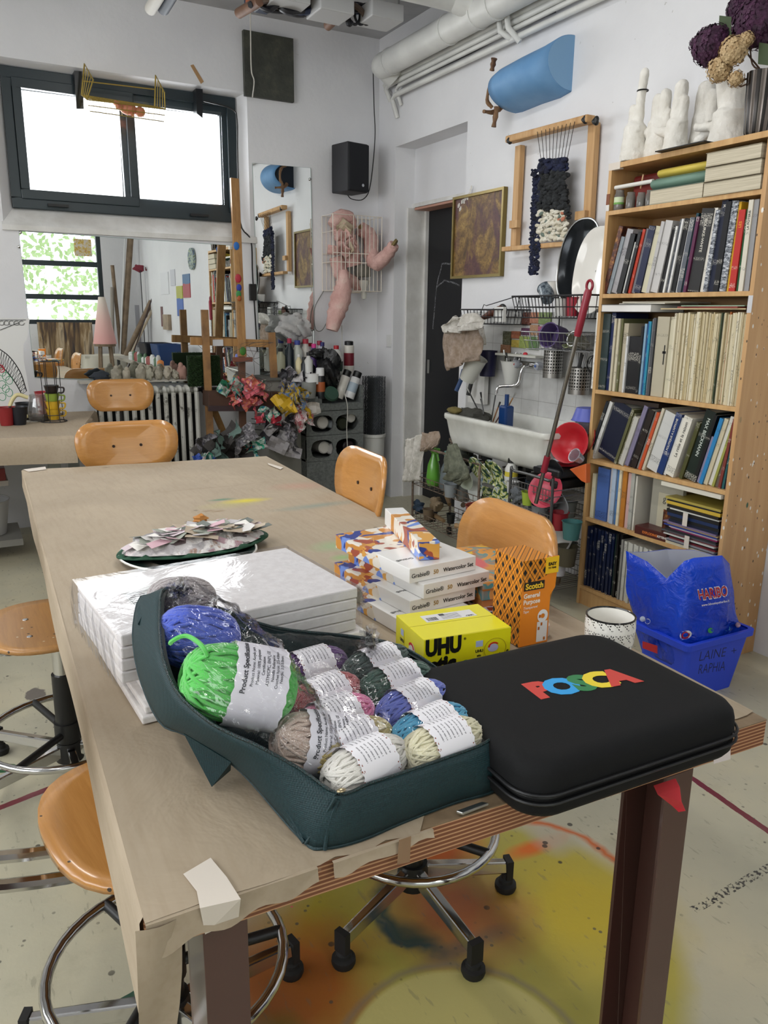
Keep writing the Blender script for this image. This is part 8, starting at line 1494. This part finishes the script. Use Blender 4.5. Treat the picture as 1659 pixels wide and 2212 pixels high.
# left table: caddy of mugs, jar, pots, wire form
def LTp(px_, py_): return az(px_, py_, .7585)
c = Y3((345, 1245), 4.86); cz = .7585; cx_, cy_ = c.x, 4.86; t = T('mug_stand', 'black wire stand holding a column of stacked mugs', 'stand', (cx_, cy_, cz))
b = MB()
for k in range(6): a = 2*PI*k/6; b.tube(wob([(.068*math.cos(a), .068*math.sin(a), .003), (.05*math.cos(a), .05*math.sin(a), .03), (.05*math.cos(a), .05*math.sin(a), .34)], 4), .0022, 5)
for r, z in ((.07, .003), (.05, .04), (.05, .34)): b.tube([(r*math.cos(2*PI*i/30), r*math.sin(2*PI*i/30), z) for i in range(30)], .0025, 5, True)
b.build('wire_frame', WIRE, t)
for k, (c_, nm, ml) in enumerate((('c8a028', 'yellow', 'lowest yellow mug in the wire stand'), ('d0a82c', 'yellow', 'second yellow mug in the wire stand'), ('8aa040', 'green', 'lime green mug in the wire stand'), ('241a18', 'brown', 'dark brown mug on top in the wire stand'))):
    mg = cup('mug', ml, 'mug', (cx_, cy_, cz+.012+k*.044), .026, .041, .062, M(c_, .3)); MB().tube(wob([(.038, 0, .05), (.065, 0, .045), (.06, 0, .02), (.034, 0, .018)], 4), .005, 8).build('handle', M(c_, .3), mg, smooth=True)
c = Y3((250, 1225), 4.93); t = T('coffee_pot', 'glass coffee pot with a thick cream handle on the left table', 'jug', (c.x, 4.93, .7585)); MB().lathe((0, 0, 0), [(0, 0), (.05, 0), (.062, .02), (.06, .08), (.042, .13), (.044, .15)], 26).build('glass_body', glass('pot_glass', 'e4e4e4', .15, .04, 0, 20, .12, 'c8c8c8'), t, smooth=True); MB().lathe((0, 0, 0), [(0, .002), (.048, .002), (.058, .02), (.056, .03), (0, .03)], 24).build('coffee_rest', M('1c1410', .3), t, smooth=True); MB().tube(wob([(-.05, 0, .135), (-.11, 0, .15), (-.15, 0, .08), (-.12, 0, .02), (-.06, 0, .03)], 6), .011, 10).build('handle', M('d8cc98', .4), t, smooth=True)
for k, (px_, py_, Y, c_, lb) in enumerate(((35, 1200, 4.8, '8a2024', 'red plastic cup at the left edge on the side table'), (120, 1215, 4.8, '141820', 'black plastic cup between the red cup and the coffee pot'), (155, 1180, 5.0, '1a1e24', 'second black cup behind the coffee pot handle'), (275, 1085, 5.1, 'b0222c', 'red plastic cup behind the mug stand'))):
    p = Y3((px_, py_), Y); p.z = .7585; cup('cup', lb, 'cup', p, .032, .048, .10 if k < 3 else .15, M(c_, .4))
DRW = NT('ink_drawing_board', .6); v_ = DRW.noise(18, 3, dist=2.5); DRW.col(DRW.ramp(v_, (.485, 'dcdcda'), (.495, '3a3a3a'), (.505, 'dcdcda'))); t = T('drawing_board', 'white curved sheet with black line drawing standing on the left table', 'drawing', (0, 5.2, 0))
P = [Y3(p, 5.2)-Vector((0, 5.2, 0)) for p in ((-60, 610), (190, 615), (175, 740), (150, 780), (150, 870), (190, 1100), (190, 1180), (-60, 1180))]; MB().prism(P, (0, .006, 0)).build('sheet', M('dededc', .6), t)
L_ = MB(); wv = lambda x, y: Y3((x, y), 5.197)-Vector((0, 5.2, 0))
for x0_, x1_, f in ((0, 165, lambda x: 625+.0*x), (0, 120, lambda x: 690-x*.4)):
    L_.tube([wv(x0_+(x1_-x0_)*i/8, f(x0_+(x1_-x0_)*i/8)) for i in range(9)], .0018, 4)
for k in range(5): L_.tube(wob([wv(10+k*32+18*math.cos(a), 645+14*math.sin(a)) for a in [i*.9 for i in range(7)]], 3), .0016, 4)
L_.build('ink_lines', M('2a2a2a', .6), t)
t = T('wire_form', 'black curved wire lattice with red and green wire loops on the left table', 'wire sculpture', (0, 5.0, 0)); wv2 = lambda x, y, Y=5.0: Y3((x, y), Y)-Vector((0, 5.0, 0)); b = MB()
C1 = wob([wv2(-20, 800), wv2(60, 860), (wv2(130, 960)), wv2(170, 1080)], 5); C2 = wob([wv2(-20, 900), wv2(40, 950), wv2(100, 1030), wv2(150, 1120)], 5); b.tube(C1, .003, 5); b.tube(C2, .003, 5)
for i in range(0, len(C1)-1): b.tube([C1[i], C2[i]], .0016, 4); b.tube([C1[i+1], C2[i]], .0016, 4)
b.build('lattice', WIRE, t); b = MB()
for k in range(7): c = wv2(15+22*(k % 3), 960+34*k/1.3, 4.95); b.tube([c+Vector((.018*math.cos(a), 0, .022*math.sin(a))) for a in [2*PI*i/14 for i in range(14)]], .0018, 5, True)
b.build('green_loops', M('2a8a5a', .4), t); b = MB()
for k in range(2): c = wv2(5+k*6, 930+14*k, 4.95); b.tube([c+Vector((.014*math.cos(a), 0, .014*math.sin(a))) for a in [2*PI*i/12 for i in range(12)]], .003, 5, True)
b.build('red_loops', M('a82434', .4), t)
simple('lace_doily', MB().prism([az(x, y, .758) for x, y in ((22, 905), (50, 899), (80, 900), (92, 906), (80, 912), (45, 913), (25, 911))], (0, 0, .003)), noisy('white_pebbled', 'b8b0a0', 'e4e0d8', 90, .7, .5), 'white pebbled pad lying on the left table', 'mat'); simple('red_marker', MB().tube([az(0, 908, .763), az(14, 904, .763)], .006, 8), M('a82420', .4), 'red marker end at the left edge of the side table', 'pen')
t = T('drawer_box', 'red tray box on a shelf under the left table', 'box', (.12, 5.0, .44)); MB().box((-.3, -.15, 0), (.08, .15, .07)).build('tray', M('7a2420', .4), t, bevel=.004); MB().box((-.3, -.15, -.03), (.09, .16, -.001)).build('base_board', M('b8b0a8', .6), t)
simple('white_tub', MB().lathe((.06, 4.95, .12), [(0, 0), (.12, 0), (.15, .2), (.155, .2), (.145, .19)], 28), M('c4c4c4', .4), 'white tub under the left table', 'tub', smooth=True)
simple('tub_shelf', MB().box((-.3, 4.75, .08), (.25, 5.15, .118)), M('8c8a84', .6), 'low grey shelf under the left table', 'shelf')
make_stool('swivel chair under the left table, only its foot ring and base in view', -.22, 3.55, R(185), .50, .80, .17, .25, .26, R(20), backoff=-.25, group=None)
# floor clutter at right chair
# ---------------------------------------------------------------- ceiling pipes, cables
PIPE = noisy('white_pipe_paint', 'cfcfcc', 'dededa', 5, .45, .05)
def pipe(label, pts, r, name='ceiling_pipe', m=None, n=14, cat='pipe'): return simple(name, MB().tube(pts, r, n), m or PIPE, label, cat, smooth=True)
A = ax(828, 142, 2.72); q = wob([A+Vector((.10, .02, -.05)), A+Vector((.03, .02, 0)), A, A+Vector((0, -.12, 0))], 4)
pipe('thick white duct pipe running along the right wall under the ceiling', q+[Vector((2.72, 3.2, A.z)), Vector((2.72, 1.5, A.z))], .078, n=20); bj = ax(1005, 43, 2.72); pipe('thick white pipe branching left from the duct pipe', wob([Vector((2.74, bj.y-.16, A.z+.01)), Vector((2.64, bj.y-.08, A.z+.06)), Vector((2.45, bj.y-.05, A.z+.085)), Vector((1.2, bj.y-.05, A.z+.085))], 4), .072, n=20)
for k, y in enumerate((bj.y+.16, bj.y-.14, A.y-.12, bj.y-.30)): simple('pipe_collar', MB().tube([(2.72, y, A.z), (2.72, y+.012, A.z)], .083, 20), PIPE, 'collar ring on the thick duct pipe, %s from the corner' % ('third', 'second', 'first', 'last')[k], 'pipe collar')
for k, (yy, lb) in enumerate(((70, 'uppermost'), (96, 'second'), (118, 'third'), (142, 'fourth'), (178, 'lowest'))):
    p = ax(*c2(640, yy), XW-.05); s = ax(*c2((248, 228, 232, 270, 256)[k], (255, 275, 300, 318, 350)[k]), XW-.05); z = p.z; ye = min(5.33, s.y)
    pipe('%s of the thin white pipes along the right wall' % lb, [(XW-.01, ye, z-.05-.02*k), (XW-.05, ye, z-.02), (XW-.05, ye-.04, z), (XW-.05, 1.2, z)], .0165 if k != 3 else .013, n=10)
p0 = ax(*c2(648, 20), XW-.10); p1 = ax(*c2(655, 120), XW-.10)
for k, dx in enumerate((0, .07)): pipe('short bent white pipe crossing the thin pipes, %s one' % ('left' if k == 0 else 'right'), [p0+Vector((0, -dx, .12)), p0+Vector((0, -dx, 0)), p1+Vector((0, -dx-.01, 0)), p1+Vector((.05, -dx-.05, -.04-.03*k))], .016, n=10)
simple('ceiling_cable', MB().tube(wob([ax(830, 190, XW-.02), ax(900, 168, XW-.03), ax(1010, 118, XW-.02), ax(1100, 70, XW-.02), ax(1200, 25, XW-.02)], 4), .005, 6), BLACKP, 'black cable hanging along the thin white pipes', 'cable')
rn = random.Random(44)
def cp(x, y, Y): return Y1((x, y), Y)
DOW = noisy('brown_dowel', '6a4c3c', '86644e', 10, .6)
for k, (a, b_, lb) in enumerate((((1030, 58), (1120, 15), 'left'), ((1415, 112), (1480, 60), 'right'), ((1270, 12), (1340, -20), 'middle'))): simple('wooden_dowel', MB().cyl(cp(*a, 4.6), cp(b_[0], b_[1]-10, 4.4), .026, n=14), DOW, 'brown round wooden rod end under the ceiling, %s one' % lb, 'rod', smooth=True)
CBL = M('16161c', .5); 
for k in range(9):
    a = [cp(1080+i*75+rn.uniform(-20, 20), 8+rn.uniform(-25, 35)+(i*6), 4.5+rn.uniform(-.1, .1)) for i in range(8)]; simple('cable_bundle', MB().tube(wob(a, 4), rn.uniform(.010, .02), 6), CBL if k % 3 else M(('5a4a40', '2a3450', 'a85a34')[k//3], .5), 'cable of the loose bundle under the ceiling', 'cable', 'ceiling cable bundle', smooth=True)
for k in range(3):
    c = cp(1530+k*25, 62, 4.45); simple('cable_loop', MB().tube([c+Vector((.035*math.cos(a), 0, .05*math.sin(a))) for a in [2*PI*i/20 for i in range(20)]], .008, 6, True), CBL, 'coiled black cable loop hanging from the ceiling bundle', 'cable', 'coiled cable loops')
for k, (x, y, lb) in enumerate(((1425, 40, 'left'), (1640, 70, 'right'), (1235, -5, 'small left'))): c = cp(x, y, 4.4); simple('junction_box', MB().box(c-Vector((.10, .10, .04)), c+Vector((.10, .10, .045))), M('b8b8b8', .5), 'grey white junction box under the ceiling, %s one' % lb, 'junction box', bevel=.006)
simple('black_strap', MB().tube(wob([cp(1480, 20, 4.45), cp(1500, 60, 4.45), cp(1505, 105, 4.45), cp(1520, 95, 4.45)], 4), .014, 6), CBL, 'black strap end hanging below the cable bundle', 'strap'); simple('blue_clamp', MB().box(cp(1080, 20, 4.5), cp(1150, -20, 4.6)), M('28344a', .5), 'dark blue clamp beside the left rod under the ceiling', 'clamp', bevel=.005)
for k, (x, c_, lb) in enumerate(((650, 'c8c4bc', 'white wrapped pipe end hanging from the ceiling at the top left'), (705, '2a3444', 'dark blue tube beside the white pipe end at the ceiling'))): simple('ceiling_tube', MB().cyl(cp(x, 40, 4.6), cp(x+60, -60, 4.3), .03, n=14), M(c_, .6), lb, 'tube', smooth=True)
simple('cable_tray', MB().tube([(1.0, 4.5, 3.22), (2.75, 4.5, 3.22)], .012, 8), STEEL, 'thin metal rail on the ceiling carrying cables', 'rail')
for x in (1.2, 1.9, 2.5): simple('rail_rod', MB().cyl((x, 4.5, 3.05), (x, 4.5, 3.25), .006, n=8), STEEL, 'thin hanging rod of the cable rail', 'rod', 'cable rail rods')
# housings for the added fill tubes, lamps made up for the room
for k, (x, y) in enumerate(((-.9, .2), (-.9, 3.0), (1.0, -1.6), (1.3, 2.7))):
    t = T('added_ceiling_lamp', 'added long white ceiling lamp for fill light, %s' % ('near left', 'far left', 'over the mirrored corner', 'over the table')[k], 'lamp', (x, y, 3.17)); MB().box((-.09, -.78, 0), (.09, .78, .08)).build('housing', M('d8d8d8', .5), t, bevel=.01)
# ---------------------------------------------------------------- the room behind, seen in the wide mirror
def mp(p, yreal): q = Y3(p, 2*MY-yreal); return Vector((q.x, yreal, q.z))
def mx_(p, X=XW): q = ax(*c3(*p), X); return Vector((X, 2*MY-q.y, q.z))
KT = noisy('brown_cardboard_tube', '6f5e4c', '8a7660', 8, .7)
for k, (a, b_, r, m, y, lb) in enumerate((((835, 95), (788, 810), .05, KT, -2.8, 'tall thick cardboard tube in the mirrored corner'), ((800, 95), (770, 810), .012, M('d8d8d8', .5), -2.75, 'tall thin white pole in the mirrored corner'), ((718, 275), (760, 690), .03, KT, -2.9, 'leaning brown tube left in the mirrored corner'), ((716, 415), (722, 800), .03, M('9a938a', .7), -2.85, 'short grey tube in the mirrored corner'), ((968, 505), (825, 810), .04, KT, -2.3, 'slanting cardboard tube in the mirrored corner'), ((985, 540), (850, 820), .02, M('b8a890', .7), -2.25, 'slanting light stick in the mirrored corner'), ((995, 420), (900, 700), .01, M('3a2a2a', .6), -2.2, 'thin dark stick leaning in the mirrored corner'))):
    A, B = mp(a, y), mp(b_, y); A2 = A+(B-A)*((.02-A.z)/(B.z-A.z)); simple('cardboard_tube' if r > .02 else 'pole', MB().cyl(A, A2, r, n=16), m, lb, 'tube' if r > .02 else 'pole', smooth=True)
SB = mp((925, 180), -2.9); simple('grey_board', MB().box(mp((970, 255), -2.95), mp((888, 105), -2.9)), M('4a4640', .7), 'dark grey board high in the mirrored corner', 'board'); simple('striped_cloth', MB().box(mp((1030, 215), -2.6), mp((982, 105), -2.59)), pm_('multicolour_cloth', '2a2a5a', 'a84a6a', '4a8a9a', 'c8a050'), 'small bright striped cloth hanging in the mirrored corner', 'cloth')
for k, (x0_, x1_, y0_, y1_, c_) in enumerate(((900, 925, 300, 800, '23262c'), (928, 950, 280, 800, 'c8c8cc'), (955, 985, 310, 700, '2c2a5c'), (975, 1000, 430, 800, '5a1c44'), (862, 905, 530, 800, '8a8a90'))): simple('leaning_board', MB().box(mp((x1_, y1_), -2.4+.02*k), mp((x0_, y0_), -2.38+.02*k)), M(c_, .6), '%s narrow board standing in the mirrored corner' % ('black', 'white', 'violet blue', 'wine red', 'grey')[k], 'board')
for k, (p, s, m, lb) in enumerate((((895, 295), .10, M('7a2434', .6), 'dark red rounded paper fish on the mirrored wall, left'), ((1052, 243), .08, M('8a1c34', .6), 'dark red paper flag on the mirrored wall, right'))): c = mp(p, -1.8 if k else -2.4); blobby('red_paper', lb, 'paper shape', c, (s, .02, s*.55), m, 60+k, .2)
def wallcard(p0, p1, m, lb, cat='picture', name='wall_card', th=.01): a, b_ = mx_(p0), mx_(p1); simple(name, MB().box((XW-th, min(a.y, b_.y), min(a.z, b_.z)), (XW-.0005, max(a.y, b_.y), max(a.z, b_.z))), m, lb, cat)
def two(name, c1_, c2_, z): t = NT(name, .5); q = t.xyz(); t.col(t.mix(t.math('GREATER_THAN', t.math('ADD', q[2], t.math('MULTIPLY', t.noise(6, 2), .05)), z+.025), c1_, c2_)); return t.m
zc1 = mx_((1195, 395)).z; wallcard((1170, 335), (1222, 482), two('red_blue_card', 'a02434', '2c5c8c', zc1), 'canvas painted blue above and red below on the mirrored wall'); zc2 = mx_((1150, 490)).z; wallcard((1130, 410), (1178, 602), two('blue_yellow_card', '2454a8', 'a8a82c', zc2), 'tall canvas painted yellow above and blue below'); wallcard((1028, 325), (1085, 460), M('dcdce0', .6), 'white sheet clipped on the mirrored wall'); wallcard((1092, 305), (1125, 405), M('c8c8d0', .6), 'second small white sheet on the mirrored wall'); wallcard((1030, 540), (1048, 668), M('6a3c3c', .5), 'narrow dark red picture low on the mirrored wall'); wallcard((1060, 590), (1100, 690), noisy('beige_relief', '8a7a68', 'a8947c', 8, .6), 'beige square relief low on the mirrored wall', th=.05)
c = mx_((1238, 235)); simple('wall_plate', MB().lathe((XW-.02, c.y, c.z), [(0, .0), (.10, 0), (.13, -.02), (.135, -.02), (.135, .01), (0, .02)], 28, mx=Matrix.Rotation(R(90), 3, 'Y')), pm_('painted_plate', '1c2a24', 'b8c4a8', '3a5a8a', 'c8b83c'), 'painted round plate hanging on the mirrored wall', 'plate', smooth=True)
# stool with pink cone
cy2 = -1.3; c = mp((672, 778), cy2); t = T('paper_cone', 'tall pale pink cone standing on a stool, seen in the mirror', 'cone', (c.x, cy2, c.z)); hc = mp((650, 478), cy2).z-c.z; rC = (mp((748, 770), cy2).x-mp((596, 770), cy2).x)/2
PC = NT('pink_fading_cone', .7); PC.col(PC.ramp(PC.xyz(PC.map(scale=(1, 1, 1/max(hc, .1))))[2], (.05, 'd8a09c'), (.5, 'dcb4ac'), (.95, 'dcd0c4'))); MB().lathe((0, 0, 0), [(0, 0), (rC, 0), (rC*.98, .01), (rC*.28, hc), (0, hc)], 32).build('cone', PC.m, t, smooth=True, ang=50)
t = T('wooden_stool', 'wooden stool under the pink cone, seen in the mirror', 'stool', (c.x, cy2, 0)); MB().lathe((0, 0, c.z-.035), [(0, 0), (rC*.9, 0), (rC*.9, .033), (0, .033)], 28).build('seat', KT, t)
for k in range(4): a = PI/4+k*PI/2; MB().cyl((rC*.6*math.cos(a), rC*.6*math.sin(a), c.z-.035), (rC*.95*math.cos(a), rC*.95*math.sin(a), 0), .018, n=10).build('leg', KT, t)
MB().tube([(rC*.8*math.cos(PI/4+k*PI/2), rC*.8*math.sin(PI/4+k*PI/2), .3) for k in range(4)], .012, 6, True).build('stretcher', KT, t)
# striped abstract panel
a, b_ = mp((235, 640), -2.5), mp((610, 950), -2.5); st = NT('brown_striped_painting', .5); q = st.noise(3.2, 5, st.map(scale=(4, 1, .5)), dist=.8); st.col(st.ramp(q, (.3, '2a2c34'), (.42, '5a4634'), (.52, '8a7250'), (.6, 'b8a488'), (.7, '3a3430'))); t = T('abstract_painting', 'large painting of wavy brown and grey stripes, seen in the mirror', 'painting', ((a.x+b_.x)/2, -2.5, 0)); MB().box((a.x-t.location.x, 0, .02), (b_.x-t.location.x, .03, a.z)).build('canvas', st.m, t)
# tables and crates along the right wall behind
t = T('work_bench', 'long bench loaded with jars and crates along the mirrored wall', 'table', (2.55, -.6, 0)); MB().box((-.35, -1.3, .66), (.33, 1.35, .70)).build('bench_top', M('a8a298', .6), t)
for sx in (-.3, .28):
    for sy in (-1.2, 0, 1.25): MB().box((sx-.02, sy-.02, 0), (sx+.02, sy+.02, .66)).build('leg', M('5a5a58', .6), t)
DB = M('1c3460', .5)
for k, (y, z_, x, c_, lb) in enumerate(((.35, .70, 2.5, '1c3c6c', 'blue plastic crate on the bench, nearest the bookcase'), (-.15, .70, 2.45, '1a1c24', 'black crate in the middle of the bench'), (-1.4, .0, 2.45, '1c2c5c', 'dark blue plastic crate standing under the bench end'), (.1, 0, 2.45, '1c3460', 'dark blue crate under the middle of the bench'))):
    t = T('plastic_crate', lb, 'crate', (x, y, z_)); vs, fs, n_ = frustum(.30, .38, .36, .44, 0, .26 if z_ else .5); MB().add(vs, fs+[tuple(range(n_-1, -1, -1))]).build('body', M(c_, .45), t, solid=.005)
rn = random.Random(77)
for k in range(18):
    y = .9-k*.105; r, h = rn.uniform(.025, .045), rn.uniform(.06, .15); c_ = rn.choice(['d0d0cc', 'c87a3a', 'b8b8b4', 'd8c83c', '4a6a4a', 'c8c8c8', '8a3a34']); bottle('jar or paint bottle, %s from the bookcase along the bench edge' % ORD[k], (2.27, y, .70), [(0, 0), (r, 0), (r, h*.8), (r*.5, h)], M(c_, .4), name='paint_bottle')
t = T('tablecloth_table', 'white cloth covered small table in the mirrored corner', 'table', Vector((2.1, -2.3, 0))); hh_ = mp((950, 845), -2.3).z; MB().box((-.3, -.3, hh_-.03), (.3, .3, hh_)).build('top', M('c8c4b8', .7), t)
vs = []; n = 40
for j, z in enumerate((hh_+.002, hh_-.12, hh_-.28)):
    for i in range(n): a = 2*PI*i/n; e = (abs(math.cos(a))**8+abs(math.sin(a))**8)**(-1/8); r = .305+j*(.012+.008*math.sin(i*1.6)); vs.append((r*e*math.cos(a), r*e*math.sin(a), z))
MB().add(vs, [(j*n+i, j*n+(i+1) % n, (j+1)*n+(i+1) % n, (j+1)*n+i) for j in range(2) for i in range(n)]+[tuple(range(n))]).build('cloth', M('cfcabc', .8), t, smooth=True)
for sx in (-.25, .25):
    for sy in (-.25, .25): MB().box((sx-.015, sy-.015, 0), (sx+.015, sy+.015, hh_-.03)).build('leg', M('4a3a2c', .6), t)
simple('child_drawing', MB().box(mp((590, 220), YF+.01), mp((470, 105), YF+.013)), pm_('child_drawing_print', 'd8d0c8', 'dcd4cc', 'd8b83c', 'b87a8a'), 'child drawing taped on the mirrored window', 'drawing')
